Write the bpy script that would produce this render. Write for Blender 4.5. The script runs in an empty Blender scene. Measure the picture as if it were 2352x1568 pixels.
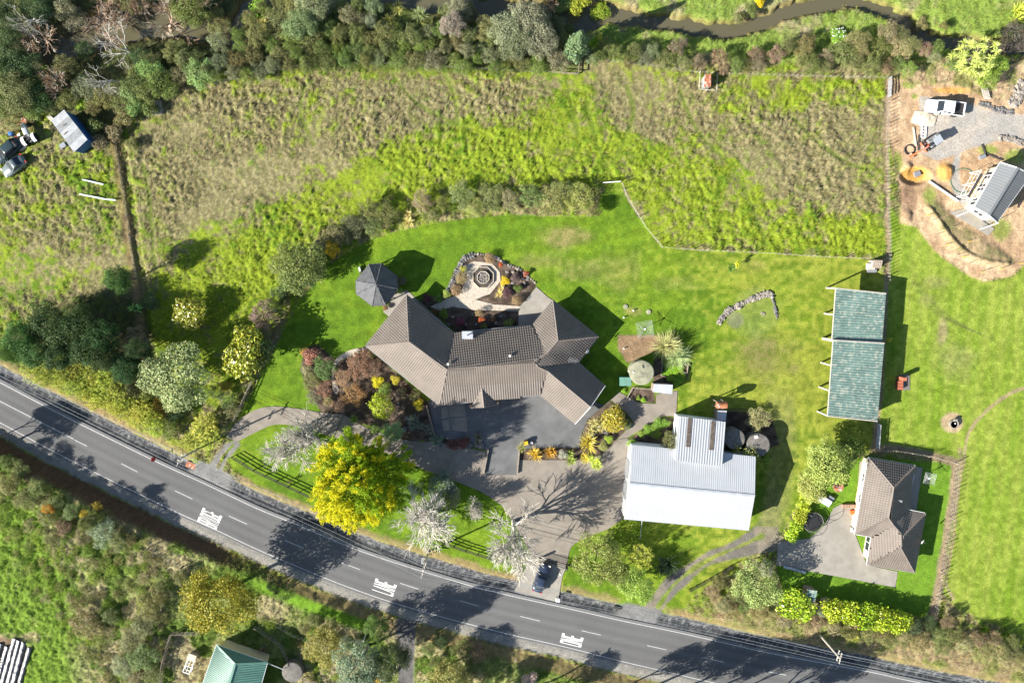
import bpy, math, random
import numpy as np
from mathutils import Vector, Matrix
from mathutils.geometry import tessellate_polygon

# ------------------------------------------------------------------ camera, sky, sun, exposure
SC = bpy.context.scene
COL = SC.collection
CAM_H, TILT, LENS = 109.0, math.radians(-5.1), 25.93
cd = bpy.data.cameras.new('camera'); cd.lens = LENS; cd.sensor_width = 36.0
cd.clip_start = 1.0; cd.clip_end = 3000.0
cam = bpy.data.objects.new('camera', cd); COL.objects.link(cam)
cam.location = (0, 0, CAM_H); cam.rotation_euler = (TILT, 0, 0)
SC.camera = cam
SUN_EL = math.radians(30.0)
SX, SY = 0.905, 0.425                      # horizontal direction the light travels
wd = bpy.data.worlds.new('World'); SC.world = wd; wd.use_nodes = True
_n = wd.node_tree.nodes; _bg = _n['Background']
_sky = _n.new('ShaderNodeTexSky'); _sky.sky_type = 'NISHITA'; _sky.sun_disc = False
_sky.sun_elevation = SUN_EL; _sky.sun_rotation = math.atan2(-SX, -SY)
_sky.altitude = 100; _sky.air_density = 1.0; _sky.dust_density = 0.6; _sky.ozone_density = 1.0
wd.node_tree.links.new(_sky.outputs[0], _bg.inputs[0]); _bg.inputs[1].default_value = 0.068
sl = bpy.data.lights.new('sun', 'SUN'); sl.energy = 5.0; sl.angle = math.radians(0.5); sl.color = (1.0, 0.945, 0.86)
sun = bpy.data.objects.new('sun', sl); COL.objects.link(sun); sun.location = (-60, -30, 80)
sun.rotation_euler = Vector((SX*math.cos(SUN_EL), SY*math.cos(SUN_EL), -math.sin(SUN_EL))).to_track_quat('-Z', 'Y').to_euler()
SC.view_settings.view_transform = 'Standard'; SC.view_settings.look = 'None'
SC.view_settings.exposure = 1.50; SC.view_settings.gamma = 1.0
SC.render.engine = 'CYCLES'
SC.cycles.max_bounces = 5; SC.cycles.diffuse_bounces = 2; SC.cycles.transparent_max_bounces = 6
SC.cycles.transmission_bounces = 2; SC.cycles.glossy_bounces = 2

# ------------------------------------------------------------------ plan coordinates (2352 x 1568 survey grid) -> metres
KF = 36.0/LENS/2352.0
CT, ST = math.cos(TILT), math.sin(TILT)
def W(x, y, z=0.0):
    u = (x-1176)*KF; v = -(y-784)*KF
    dy = v*CT+ST; dz = v*ST-CT
    t = (z-CAM_H)/dz
    return Vector((u*t, dy*t, z))
def toD(X, Y):                               # inverse at z = 0, arrays
    dx, dy, dz = X, Y, -CAM_H
    vy = dy*CT+dz*ST; vz = -dy*ST+dz*CT
    return 1176+(dx/-vz)/KF, 784-(vy/-vz)/KF
S = 1/15.54                                  # metres per grid unit

rnd = random.Random(7)
RNG = np.random.default_rng(11)

# ------------------------------------------------------------------ numeric helpers
def _hash(ix, iy, s):
    h = (ix.astype(np.int64)*374761393+iy.astype(np.int64)*668265263+s*982451653) & 0xffffffff
    h = ((h ^ (h >> 13))*1274126177) & 0xffffffff
    h = ((h ^ (h >> 15))*2246822519) & 0xffffffff
    return ((h ^ (h >> 16)) & 0xffffff)/float(0xffffff)
def vn(x, y, s=0):
    ix = np.floor(x); iy = np.floor(y); fx = x-ix; fy = y-iy
    fx = fx*fx*(3-2*fx); fy = fy*fy*(3-2*fy)
    a = _hash(ix, iy, s); b = _hash(ix+1, iy, s); c = _hash(ix, iy+1, s); d = _hash(ix+1, iy+1, s)
    return (a*(1-fx)+b*fx)*(1-fy)+(c*(1-fx)+d*fx)*fy
def fbm(x, y, s=0, o=4, g=0.5):
    v = 0; a = 1; t = 0
    for i in range(o):
        v = v+a*vn(x+i*17.3, y-i*9.1, s+i*31); t += a; a *= g; x = x*2.03; y = y*2.03
    return v/t
def sst(a, b, x):
    t = np.clip((x-a)/(b-a), 0, 1); return t*t*(3-2*t)
def smooth_pts(P, closed=False, n=4):
    P = [np.array(p, float) for p in P]; out = []; m = len(P)
    for i in range(m if closed else m-1):
        if closed: p0, p1, p2, p3 = P[i-1], P[i], P[(i+1) % m], P[(i+2) % m]
        else: p0, p1, p2, p3 = P[max(i-1, 0)], P[i], P[i+1], P[min(i+2, m-1)]
        for k in range(n):
            t = k/n
            out.append(0.5*(2*p1+(p2-p0)*t+(2*p0-5*p1+4*p2-p3)*t*t+(3*p1-p0-3*p2+p3)*t**3))
    if not closed: out.append(P[-1])
    return [tuple(p) for p in out]
def pdist(X, Y, P, closed=False):            # distance to a polyline
    d = np.full(X.shape, 1e9); P = list(P)
    if closed: P = P+[P[0]]
    for (ax, ay), (bx, by) in zip(P[:-1], P[1:]):
        vx, vy = bx-ax, by-ay; L = vx*vx+vy*vy+1e-12
        t = np.clip(((X-ax)*vx+(Y-ay)*vy)/L, 0, 1)
        d = np.minimum(d, (X-ax-t*vx)**2+(Y-ay-t*vy)**2)
    return np.sqrt(d)
def inside(X, Y, P):
    r = np.zeros(X.shape, bool); m = len(P)
    for i in range(m):
        ax, ay = P[i]; bx, by = P[(i+1) % m]
        if ay == by: continue
        c = ((ay > Y) != (by > Y)) & (X < (bx-ax)*(Y-ay)/(by-ay)+ax)
        r ^= c
    return r
def sdist(X, Y, P, pad=60):                  # signed distance (positive inside), clipped by bounding box
    xs = [p[0] for p in P]; ys = [p[1] for p in P]
    out = np.full(X.shape, -float(pad))
    m = (X > min(xs)-pad) & (X < max(xs)+pad) & (Y > min(ys)-pad) & (Y < max(ys)+pad)
    x, y = X[m], Y[m]
    d = pdist(x, y, P, True)
    out[m] = np.where(inside(x, y, P), d, -d)
    return out

# ------------------------------------------------------------------ object helpers
def prop(o, label=None, cat=None, group=None, kind=None):
    if label: o['label'] = label
    if cat: o['category'] = cat
    if group: o['group'] = group
    if kind: o['kind'] = kind
    return o
def empty(name, loc, label=None, cat=None, group=None, rz=0.0):
    o = bpy.data.objects.new(name, None); COL.objects.link(o)
    o.location = loc; o.rotation_euler = (0, 0, rz); o.empty_display_size = 0.2
    return prop(o, label, cat, group)
def link(name, me, parent=None):
    o = bpy.data.objects.new(name, me); COL.objects.link(o)
    if parent: o.parent = parent
    return o
def mesh_np(name, V, F, mat, smooth=False, cols=None, matidx=None):
    """V (n,3); F (m,k) array of equal faces, or list of faces"""
    me = bpy.data.meshes.new(name)
    V = np.asarray(V, np.float32)
    if isinstance(F, np.ndarray):
        m, k = F.shape
        me.vertices.add(len(V)); me.vertices.foreach_set('co', V.ravel())
        me.loops.add(m*k); me.loops.foreach_set('vertex_index', F.ravel().astype(np.int32))
        me.polygons.add(m)
        me.polygons.foreach_set('loop_start', np.arange(0, m*k, k, dtype=np.int32))
        if smooth: me.polygons.foreach_set('use_smooth', np.ones(m, bool))
        me.update(calc_edges=True)
    else:
        me.from_pydata([tuple(v) for v in V], [], F); me.update()
        if smooth:
            for p in me.polygons: p.use_smooth = True
    if cols is not None:
        a = me.color_attributes.new('col', 'FLOAT_COLOR', 'POINT')
        c = np.ones((len(V), 4), np.float32); c[:, :3] = cols
        a.data.foreach_set('color', c.ravel())
    if mat is not None: me.materials.append(mat)
    return me

class MB:
    """collects simple solids into one mesh"""
    def __init__(s): s.v = []; s.f = []
    def add(s, vs, fs):
        b = len(s.v); s.v += [Vector(v) for v in vs]; s.f += [tuple(b+i for i in f) for f in fs]; return s
    def quad(s, *p): return s.add(p, [tuple(range(len(p)))])
    def box(s, c, size, rz=0.0, M=None, taper=1.0):
        hx, hy, hz = size[0]/2, size[1]/2, size[2]/2
        vs = [Vector((x*hx*(taper if z > 0 else 1), y*hy*(taper if z > 0 else 1), z*hz)) for z in (-1, 1) for x, y in ((-1, -1), (1, -1), (1, 1), (-1, 1))]
        R = M if M is not None else Matrix.Rotation(rz, 3, 'Z')
        vs = [R @ v+Vector(c) for v in vs]
        return s.add(vs, [(3, 2, 1, 0), (4, 5, 6, 7), (0, 1, 5, 4), (1, 2, 6, 5), (2, 3, 7, 6), (3, 0, 4, 7)])
    def beam(s, a, b, w, h=None, up=(0, 0, 1)):
        a = Vector(a); b = Vector(b); h = h or w; d = (b-a)
        if d.length < 1e-6: return s
        d.normalize(); u = Vector(up)
        if abs(d.dot(u)) > 0.98: u = Vector((1, 0, 0))
        r = d.cross(u).normalized(); u = r.cross(d)
        vs = []
        for p in (a, b):
            for i, j in ((-1, -1), (1, -1), (1, 1), (-1, 1)): vs.append(p+r*(i*w/2)+u*(j*h/2))
        return s.add(vs, [(3, 2, 1, 0), (4, 5, 6, 7), (0, 1, 5, 4), (1, 2, 6, 5), (2, 3, 7, 6), (3, 0, 4, 7)])
    def tube(s, pts, rad, n=6, cap=True):
        pts = [Vector(p) for p in pts]; m = len(pts)
        if not isinstance(rad, (list, tuple)): rad = [rad]*m
        vs = []
        for i, p in enumerate(pts):
            d = (pts[min(i+1, m-1)]-pts[max(i-1, 0)]).normalized()
            u = Vector((0, 0, 1)) if abs(d.z) < 0.95 else Vector((1, 0, 0))
            r = d.cross(u).normalized(); u = r.cross(d)
            for k in range(n):
                a = 2*math.pi*k/n; vs.append(p+(r*math.cos(a)+u*math.sin(a))*rad[i])
        fs = [(i*n+k, i*n+(k+1) % n, (i+1)*n+(k+1) % n, (i+1)*n+k) for i in range(m-1) for k in range(n)]
        if cap: fs += [tuple(range(n-1, -1, -1)), tuple((m-1)*n+k for k in range(n))]
        return s.add(vs, fs)
    def lathe(s, prof, c=(0, 0, 0), n=16, M=None):
        c = Vector(c); vs = []
        for r, z in prof:
            for k in range(n):
                a = 2*math.pi*k/n; v = Vector((r*math.cos(a), r*math.sin(a), z))
                vs.append((M @ v if M is not None else v)+c)
        m = len(prof)
        fs = [(i*n+k, i*n+(k+1) % n, (i+1)*n+(k+1) % n, (i+1)*n+k) for i in range(m-1) for k in range(n)]
        if prof[0][0] > 1e-4: fs.append(tuple(range(n-1, -1, -1)))
        if prof[-1][0] > 1e-4: fs.append(tuple((m-1)*n+k for k in range(n)))
        return s.add(vs, fs)
    def prism(s, poly, z0, z1):
        n = len(poly); vs = [Vector((p[0], p[1], z0)) for p in poly]+[Vector((p[0], p[1], z1)) for p in poly]
        tr = tessellate_polygon([[Vector((p[0], p[1], 0)) for p in poly]])
        fs = [tuple(t) for t in tr]+[tuple(n+i for i in reversed(t)) for t in tr]
        fs += [(i, (i+1) % n, n+(i+1) % n, n+i) for i in range(n)]
        return s.add(vs, fs)
    def build(s, name, mat, parent=None, smooth=False, **kw):
        me = bpy.data.meshes.new(name); off = Vector((0, 0, 0))
        if parent is not None and kw.pop('local', False) is False:
            wm = parent.matrix_basis.copy(); q = parent.parent
            while q is not None: wm = q.matrix_basis @ wm; q = q.parent
            inv = wm.inverted(); vs = [inv @ v for v in s.v]
        else: vs = s.v
        me.from_pydata([tuple(v) for v in vs], [], s.f); me.update()
        import bmesh as _b
        bm = _b.new(); bm.from_mesh(me); _b.ops.recalc_face_normals(bm, faces=bm.faces); bm.to_mesh(me); bm.free()
        if smooth:
            for p in me.polygons: p.use_smooth = True
        me.materials.append(mat)
        return prop(link(name, me, parent), **kw)

# ------------------------------------------------------------------ materials
def newmat(name):
    m = bpy.data.materials.new(name); m.use_nodes = True
    return m, m.node_tree.nodes, m.node_tree.links
def stdmat(name, col, rough=0.6, metal=0.0, var=0.25, scale=3.0, bump=0.0, spec=0.4, fine=None, dirt=None):
    """principled with two scales of noise on its colour, optional dirt colour in blotches"""
    m, N, L = newmat(name); b = N['Principled BSDF']
    b.inputs['Roughness'].default_value = rough; b.inputs['Metallic'].default_value = metal
    b.inputs['Specular IOR Level'].default_value = spec
    tc = N.new('ShaderNodeTexCoord'); geo = N.new('ShaderNodeNewGeometry')
    n1 = N.new('ShaderNodeTexNoise'); n1.inputs['Scale'].default_value = scale; n1.inputs['Detail'].default_value = 5
    L.new(geo.outputs['Position'], n1.inputs['Vector'])
    mr = N.new('ShaderNodeMapRange'); mr.inputs['From Min'].default_value = 0.3; mr.inputs['From Max'].default_value = 0.7
    mr.inputs['To Min'].default_value = 1-var; mr.inputs['To Max'].default_value = 1+var
    L.new(n1.outputs['Fac'], mr.inputs['Value'])
    mx = N.new('ShaderNodeMix'); mx.data_type = 'RGBA'; mx.blend_type = 'MULTIPLY'; mx.inputs['Factor'].default_value = 1
    mx.inputs['A'].default_value = (*col, 1); L.new(mr.outputs['Result'], mx.inputs['B'])
    out = mx.outputs['Result']
    if dirt:
        n2 = N.new('ShaderNodeTexNoise'); n2.inputs['Scale'].default_value = dirt[1]; n2.inputs['Detail'].default_value = 6
        L.new(geo.outputs['Position'], n2.inputs['Vector'])
        r2 = N.new('ShaderNodeMapRange'); r2.inputs['From Min'].default_value = dirt[2]; r2.inputs['From Max'].default_value = dirt[2]+0.12
        r2.inputs['To Max'].default_value = dirt[3]
        L.new(n2.outputs['Fac'], r2.inputs['Value'])
        m2 = N.new('ShaderNodeMix'); m2.data_type = 'RGBA'; L.new(r2.outputs['Result'], m2.inputs['Factor'])
        L.new(out, m2.inputs['A']); m2.inputs['B'].default_value = (*dirt[0], 1); out = m2.outputs['Result']
    L.new(out, b.inputs['Base Color'])
    if bump:
        bp = N.new('ShaderNodeBump'); bp.inputs['Strength'].default_value = bump; bp.inputs['Distance'].default_value = 0.03
        n3 = N.new('ShaderNodeTexNoise'); n3.inputs['Scale'].default_value = scale*6; n3.inputs['Detail'].default_value = 3
        L.new(geo.outputs['Position'], n3.inputs['Vector']); L.new(n3.outputs['Fac'], bp.inputs['Height']); L.new(bp.outputs[0], b.inputs['Normal'])
    return m
def leafmat(name, trans=0.3, rough=0.55, spec=0.25):
    """colour = object colour x per-leaf variation; light passes through the leaf"""
    m, N, L = newmat(name); b = N['Principled BSDF']
    b.inputs['Roughness'].default_value = rough; b.inputs['Specular IOR Level'].default_value = spec
    oi = N.new('ShaderNodeObjectInfo'); at = N.new('ShaderNodeAttribute'); at.attribute_name = 'col'
    mx = N.new('ShaderNodeMix'); mx.data_type = 'RGBA'; mx.blend_type = 'MULTIPLY'; mx.inputs['Factor'].default_value = 1
    L.new(oi.outputs['Color'], mx.inputs['A']); L.new(at.outputs['Color'], mx.inputs['B'])
    tr = N.new('ShaderNodeBsdfTranslucent'); ms = N.new('ShaderNodeMixShader'); ms.inputs[0].default_value = trans
    L.new(mx.outputs['Result'], b.inputs['Base Color']); L.new(mx.outputs['Result'], tr.inputs['Color'])
    L.new(b.outputs[0], ms.inputs[1]); L.new(tr.outputs[0], ms.inputs[2])
    L.new(ms.outputs[0], N['Material Output'].inputs['Surface'])
    return m
def groundmat(name, fine=9.0, rough=0.95, amp=0.35):
    m, N, L = newmat(name); b = N['Principled BSDF']
    b.inputs['Roughness'].default_value = rough; b.inputs['Specular IOR Level'].default_value = 0.1
    at = N.new('ShaderNodeAttribute'); at.attribute_name = 'col'; geo = N.new('ShaderNodeNewGeometry')
    n1 = N.new('ShaderNodeTexNoise'); n1.inputs['Scale'].default_value = fine; n1.inputs['Detail'].default_value = 4; n1.inputs['Roughness'].default_value = 0.7
    L.new(geo.outputs['Position'], n1.inputs['Vector'])
    mr = N.new('ShaderNodeMapRange'); mr.inputs['From Min'].default_value = 0.3; mr.inputs['From Max'].default_value = 0.7
    mr.inputs['To Min'].default_value = 1-amp; mr.inputs['To Max'].default_value = 1+amp
    L.new(n1.outputs['Fac'], mr.inputs['Value'])
    mx = N.new('ShaderNodeMix'); mx.data_type = 'RGBA'; mx.blend_type = 'MULTIPLY'; mx.inputs['Factor'].default_value = 1
    L.new(at.outputs['Color'], mx.inputs['A']); L.new(mr.outputs['Result'], mx.inputs['B'])
    L.new(mx.outputs['Result'], b.inputs['Base Color'])
    return m
M_ = {}
M_['ground'] = groundmat('ground_cover', 4.5, amp=0.42)
M_['leaf'] = leafmat('foliage', 0.32)
M_['gloss'] = leafmat('glossy_foliage', 0.22, 0.35, 0.45)
M_['blade'] = leafmat('grass_blades', 0.35, 0.7, 0.1)
M_['bark'] = stdmat('bark', (0.16, 0.12, 0.09), 0.9, var=0.4, scale=4)
M_['palebark'] = stdmat('pale_lichen_bark', (0.42, 0.40, 0.34), 0.9, var=0.35, scale=3)
M_['asphalt'] = stdmat('road_asphalt', (0.088, 0.089, 0.090), 0.85, var=0.16, scale=0.35, bump=0.3)
M_['paint'] = stdmat('road_paint', (0.40, 0.40, 0.385), 0.7, var=0.2, scale=6, dirt=((0.15, 0.15, 0.15), 5, 0.6, 0.55))
M_['tarmac'] = stdmat('yard_tarmac', (0.105, 0.107, 0.107), 0.85, var=0.22, scale=0.5, bump=0.3, dirt=((0.15, 0.15, 0.14), 0.6, 0.58, 0.4))
M_['concrete'] = stdmat('tan_concrete', (0.200, 0.175, 0.143), 0.88, var=0.16, scale=0.7, bump=0.2, dirt=((0.13, 0.115, 0.095), 0.5, 0.56, 0.45))
M_['concrete2'] = stdmat('grey_concrete', (0.245, 0.228, 0.195), 0.88, var=0.16, scale=0.8, bump=0.2, dirt=((0.19, 0.175, 0.15), 0.4, 0.55, 0.5))
M_['shell'] = stdmat('shell_path', (0.40, 0.35, 0.28), 0.9, var=0.25, scale=6, bump=0.6, dirt=((0.16, 0.11, 0.07), 3.0, 0.56, 0.6))
M_['timber'] = stdmat('weathered_timber', (0.24, 0.20, 0.155), 0.85, var=0.3, scale=5)
M_['darktimber'] = stdmat('dark_stained_timber', (0.05, 0.042, 0.036), 0.8, var=0.3, scale=5)
M_['paletimber'] = stdmat('bleached_timber', (0.42, 0.38, 0.32), 0.85, var=0.25, scale=5)
M_['stone'] = stdmat('grey_stone', (0.23, 0.205, 0.175), 0.9, var=0.4, scale=3, bump=0.6)
M_['darkstone'] = stdmat('dark_stone', (0.13, 0.125, 0.12), 0.9, var=0.4, scale=3, bump=0.6)
M_['white'] = stdmat('white_paint', (0.74, 0.74, 0.73), 0.5, var=0.06, scale=2)
M_['whiteroof'] = stdmat('white_roof_paint', (0.345, 0.36, 0.375), 0.5, var=0.05, scale=0.6, dirt=((0.30, 0.29, 0.27), 0.8, 0.62, 0.35))
M_['galv'] = stdmat('galvanised_iron', (0.43, 0.45, 0.47), 0.42, metal=0.35, var=0.14, scale=0.7, dirt=((0.30, 0.28, 0.25), 1.2, 0.6, 0.5))
M_['brownmetal'] = stdmat('old_fibre_skylight', (0.12, 0.095, 0.075), 0.7, var=0.4, scale=3)
M_['rust'] = stdmat('rusted_iron', (0.30, 0.11, 0.05), 0.85, var=0.4, scale=3, dirt=((0.48, 0.44, 0.40), 2.2, 0.55, 0.8))
M_['tile'] = stdmat('brown_roof_tile', (0.130, 0.110, 0.093), 0.62, var=0.13, scale=0.5, spec=0.35, dirt=((0.105, 0.092, 0.08), 1.6, 0.56, 0.5))
M_['ridge'] = stdmat('brown_ridge_cap', (0.150, 0.124, 0.104), 0.62, var=0.12, scale=2)
M_['slate'] = stdmat('charcoal_shingle', (0.085, 0.088, 0.093), 0.75, var=0.2, scale=2.0)
M_['greenroof'] = stdmat('faded_green_roof', (0.135, 0.205, 0.175), 0.5, var=0.2, scale=0.5, dirt=((0.42, 0.41, 0.33), 2.0, 0.52, 0.55))
M_['greenroof2'] = stdmat('green_roof', (0.10, 0.215, 0.165), 0.5, var=0.1, scale=0.8)
M_['greyroof'] = stdmat('dark_grey_roof', (0.15, 0.158, 0.165), 0.45, var=0.06, scale=1)
M_['cream'] = stdmat('cream_cladding', (0.60, 0.50, 0.33), 0.7, var=0.06, scale=1)
M_['brick'] = stdmat('tan_brick', (0.30, 0.20, 0.14), 0.85, var=0.25, scale=6)
M_['redbrick'] = stdmat('red_brick', (0.34, 0.11, 0.06), 0.85, var=0.3, scale=8)
M_['glass'] = stdmat('window_glass', (0.02, 0.025, 0.03), 0.08, var=0.05, spec=0.6)
M_['black'] = stdmat('black_rubber', (0.018, 0.018, 0.018), 0.6, var=0.2)
M_['steel'] = stdmat('grey_steel', (0.28, 0.29, 0.30), 0.45, metal=0.4, var=0.1)
M_['plastic'] = stdmat('white_plastic', (0.66, 0.66, 0.64), 0.4, var=0.05)
M_['blue'] = stdmat('blue_container_paint', (0.035, 0.13, 0.33), 0.5, var=0.2, scale=2, dirt=((0.10, 0.09, 0.08), 2, 0.6, 0.6))
M_['orange'] = stdmat('orange_paint', (0.62, 0.10, 0.02), 0.5, var=0.15)
M_['red'] = stdmat('red_paint', (0.5, 0.03, 0.025), 0.5, var=0.15)
M_['yellow'] = stdmat('yellow_paint', (0.62, 0.38, 0.02), 0.5, var=0.12)
M_['greenpipe'] = stdmat('green_plastic', (0.05, 0.16, 0.09), 0.4, var=0.1)
M_['tank'] = stdmat('lichen_concrete', (0.25, 0.245, 0.165), 0.9, var=0.2, scale=1.6, bump=0.3, dirt=((0.12, 0.12, 0.085), 1.1, 0.55, 0.6))
M_['darktank'] = stdmat('dark_concrete', (0.135, 0.125, 0.11), 0.9, var=0.25, scale=1.6, bump=0.3, dirt=((0.07, 0.065, 0.06), 1.3, 0.55, 0.6))
M_['mulch'] = stdmat('silver_black_plastic', (0.05, 0.052, 0.056), 0.22, var=0.6, scale=5, bump=1.0, spec=0.8)
M_['wire'] = stdmat('aluminium_wire', (0.42, 0.43, 0.43), 0.5, metal=0.2, var=0.05)
M_['gravel'] = stdmat('loose_gravel', (0.20, 0.185, 0.165), 0.95, var=0.3, scale=4, bump=0.6)
M_['duck'] = stdmat('tarp_cloth', (0.50, 0.43, 0.33), 0.8, var=0.15, scale=2)
# ------------------------------------------------------------------ survey lines
UP = [(-120, 815), (0, 878), (130, 946), (250, 1006), (375, 1067), (470, 1110), (588, 1166), (675, 1201), (743, 1230), (813, 1259), (888, 1285), (970, 1311), (1088, 1346), (1176, 1368), (1316, 1399), (1426, 1424), (1551, 1450), (1676, 1478), (1764, 1498), (1914, 1526), (2014, 1545), (2114, 1567), (2500, 1640)]
LO = [(-120, 908), (0, 970), (125, 1037), (250, 1100), (337, 1142), (405, 1175), (500, 1218), (603, 1266), (748, 1327), (838, 1361), (913, 1386), (1013, 1415), (1100, 1438), (1176, 1457), (1301, 1485), (1426, 1517), (1551, 1546), (1641, 1567), (2000, 1645), (2500, 1750)]
def wp(P): return [tuple(W(*p)[:2]) for p in P]
UPW, LOW = wp(smooth_pts(UP)), wp(smooth_pts(LO))
_ux = [p[0] for p in UP]; _uy = [p[1] for p in UP]; _lx = [p[0] for p in LO]; _ly = [p[1] for p in LO]
STREAM = smooth_pts([(2480, 100), (2352, 105), (2289, 110), (2226, 98), (2176, 95), (2134, 85), (2101, 68), (2084, 50), (2051, 30), (2001, 10), (1951, 3), (1901, 5), (1851, 15), (1801, 27), (1764, 46), (1676, 67), (1626, 66), (1576, 56), (1526, 51), (1476, 46), (1426, 32), (1388, 28), (1351, 40), (1300, 48), (1240, 30), (1176, 25), (1088, 18), (1025, 8), (963, -4), (860, -22), (740, -20), (640, -4), (588, 14), (566, 40), (546, 66), (512, 80), (462, 66), (420, 55), (375, 50), (300, 54), (237, 66), (187, 85), (140, 100), (60, 130)], n=3)
STW = wp(STREAM)
CROSS = [W(490, 1090), W(1235, 1370), W(1470, 1410)]      # where drives cross the roadside drain
def zbase(X, Y, XD, YD, du=None, dl=None, ds=None):
    du = pdist(X, Y, UPW) if du is None else du; dl = pdist(X, Y, LOW) if dl is None else dl
    ds = pdist(X, Y, STW) if ds is None else ds
    south = YD > np.interp(XD, _lx, _ly); north = YD < np.interp(XD, _ux, _uy)
    hb = np.interp(XD, [0, 330, 520, 900, 1300, 2352], [2.3, 2.1, 1.0, 0.5, 0.6, 0.9])
    z = np.where(south, sst(2.0, 4.2, dl)*hb, 0.0)
    dip = 0.4*sst(0.5, 1.3, du)*(1-sst(1.7, 2.9, du))
    for c in CROSS: dip = dip*sst(2.6, 4.4, np.hypot(X-c.x, Y-c.y))
    z = z-np.where(north, dip, 0)
    sw = np.interp(XD, [0, 150, 260, 400, 560, 700, 1250, 1340, 1400, 1450, 2480], [1.2, 2.0, 2.4, 1.6, 1.7, 1.2, 1.4, 1.7, 1.2, 0.72, 0.62])
    z = z-1.35*(1-sst(sw*0.75, sw+0.9, ds))
    return z, du, dl, ds, sw, north, south
def gz(x, y):
    X = np.array([float(x)]); Y = np.array([float(y)]); xd, yd = toD(X, Y)
    return float(zbase(X, Y, xd, yd)[0][0])
def G(x, y):                                   # point on the terrain seen at grid position
    p = W(x, y, 0)
    for _ in range(3): p = W(x, y, gz(p.x, p.y))
    return p

# ------------------------------------------------------------------ zones (grid polygons)
LAWN = [(520, 1030), (556, 945), (600, 855), (640, 780), (690, 690), (745, 615), (830, 560), (910, 530), (1000, 511), (1100, 497), (1200, 492), (1270, 497), (1355, 497), (1372, 470), (1390, 425), (1424, 424), (1440, 455), (1482, 522), (1520, 568), (1600, 574), (1764, 581), (1890, 590), (1990, 593), (2005, 620), (2033, 640), (2020, 960), (2005, 1030), (1920, 1060), (1850, 1120), (1790, 1238), (1700, 1290), (1590, 1370), (1560, 1420), (1300, 1378), (1290, 1290), (1180, 1325), (960, 1275), (880, 1245), (700, 1160), (590, 1115), (530, 1075)]
LAWN2 = [(1860, 1120), (1900, 1075), (1990, 1045), (2100, 1058), (2188, 1062), (2180, 1130), (2165, 1240), (2150, 1350), (2130, 1420), (1800, 1360), (1780, 1300)]
HAY = [(2040, 470), (2068, 510), (2112, 522), (2126, 545), (2164, 588), (2214, 625), (2264, 645), (2326, 634), (2360, 600), (2600, 560), (2600, 1500), (2352, 1462), (2260, 1425), (2195, 1395), (2165, 1360), (2185, 1230), (2200, 1060), (2010, 1030), (2028, 800), (2038, 620)]
EARTH = [(2045, 180), (2110, 193), (2180, 190), (2230, 195), (2290, 230), (2352, 200), (2600, 200), (2600, 590), (2352, 608), (2320, 636), (2262, 646), (2212, 626), (2160, 588), (2122, 545), (2108, 524), (2068, 512), (2066, 470), (2055, 380), (2040, 300)]
YARD = [(2112, 222), (2134, 224), (2190, 232), (2239, 243), (2289, 258), (2352, 264), (2600, 270), (2600, 318), (2352, 325), (2290, 322), (2268, 332), (2226, 342), (2206, 352), (2202, 385), (2204, 420), (2228, 452), (2262, 480), (2284, 512), (2262, 517), (2222, 490), (2192, 450), (2183, 410), (2190, 372), (2195, 356), (2150, 368), (2108, 350), (2112, 300)]
TRACK = [(1481, 1386), (1531, 1328), (1576, 1296), (1626, 1266), (1690, 1240), (1735, 1205), (1760, 1150), (1775, 1060), (1788, 1060), (1795, 1150), (1790, 1215), (1800, 1250), (1764, 1268), (1688, 1282), (1626, 1301), (1576, 1341), (1533, 1386), (1518, 1412), (1520, 1440), (1430, 1424), (1440, 1412), (1470, 1404)]
TRACKMID = [(1512, 1392), (1545, 1345), (1585, 1312), (1635, 1280), (1690, 1258), (1750, 1230)]
TRACK2 = [(440, 1096), (470, 1082), (490, 1050), (515, 1018), (545, 1010), (552, 1022), (522, 1052), (510, 1082), (532, 1118), (520, 1132)]
BEDS = [[(960, 690), (1030, 672), (1040, 630), (1060, 592), (1090, 582), (1130, 586), (1190, 614), (1228, 648), (1232, 658), (1200, 700), (1196, 748), (1050, 766), (1000, 720), (972, 700)],   # courtyard
        [(700, 800), (730, 790), (775, 830), (850, 800), (985, 925), (1000, 1000), (940, 1020), (880, 985), (800, 965), (740, 950), (712, 905), (690, 850)],                              # front garden
        [(1345, 965), (1403, 919), (1440, 950), (1456, 969), (1383, 1044), (1340, 1058), (1192, 1058), (1192, 1028), (1330, 1026), (1340, 990)],
        [(1440, 912), (1452, 888), (1500, 892), (1507, 926), (1470, 925)], [(1440, 1010), (1520, 958), (1556, 960), (1550, 1056), (1440, 1022)],
        [(1505, 820), (1580, 830), (1580, 865), (1545, 885), (1500, 890), (1500, 840)], [(1420, 770), (1520, 770), (1515, 800), (1440, 835), (1420, 800)],
        [(1100, 1010), (970, 1000), (975, 1020), (1120, 1032)], [(1655, 940), (1770, 950), (1790, 1020), (1660, 1060)]]
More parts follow.
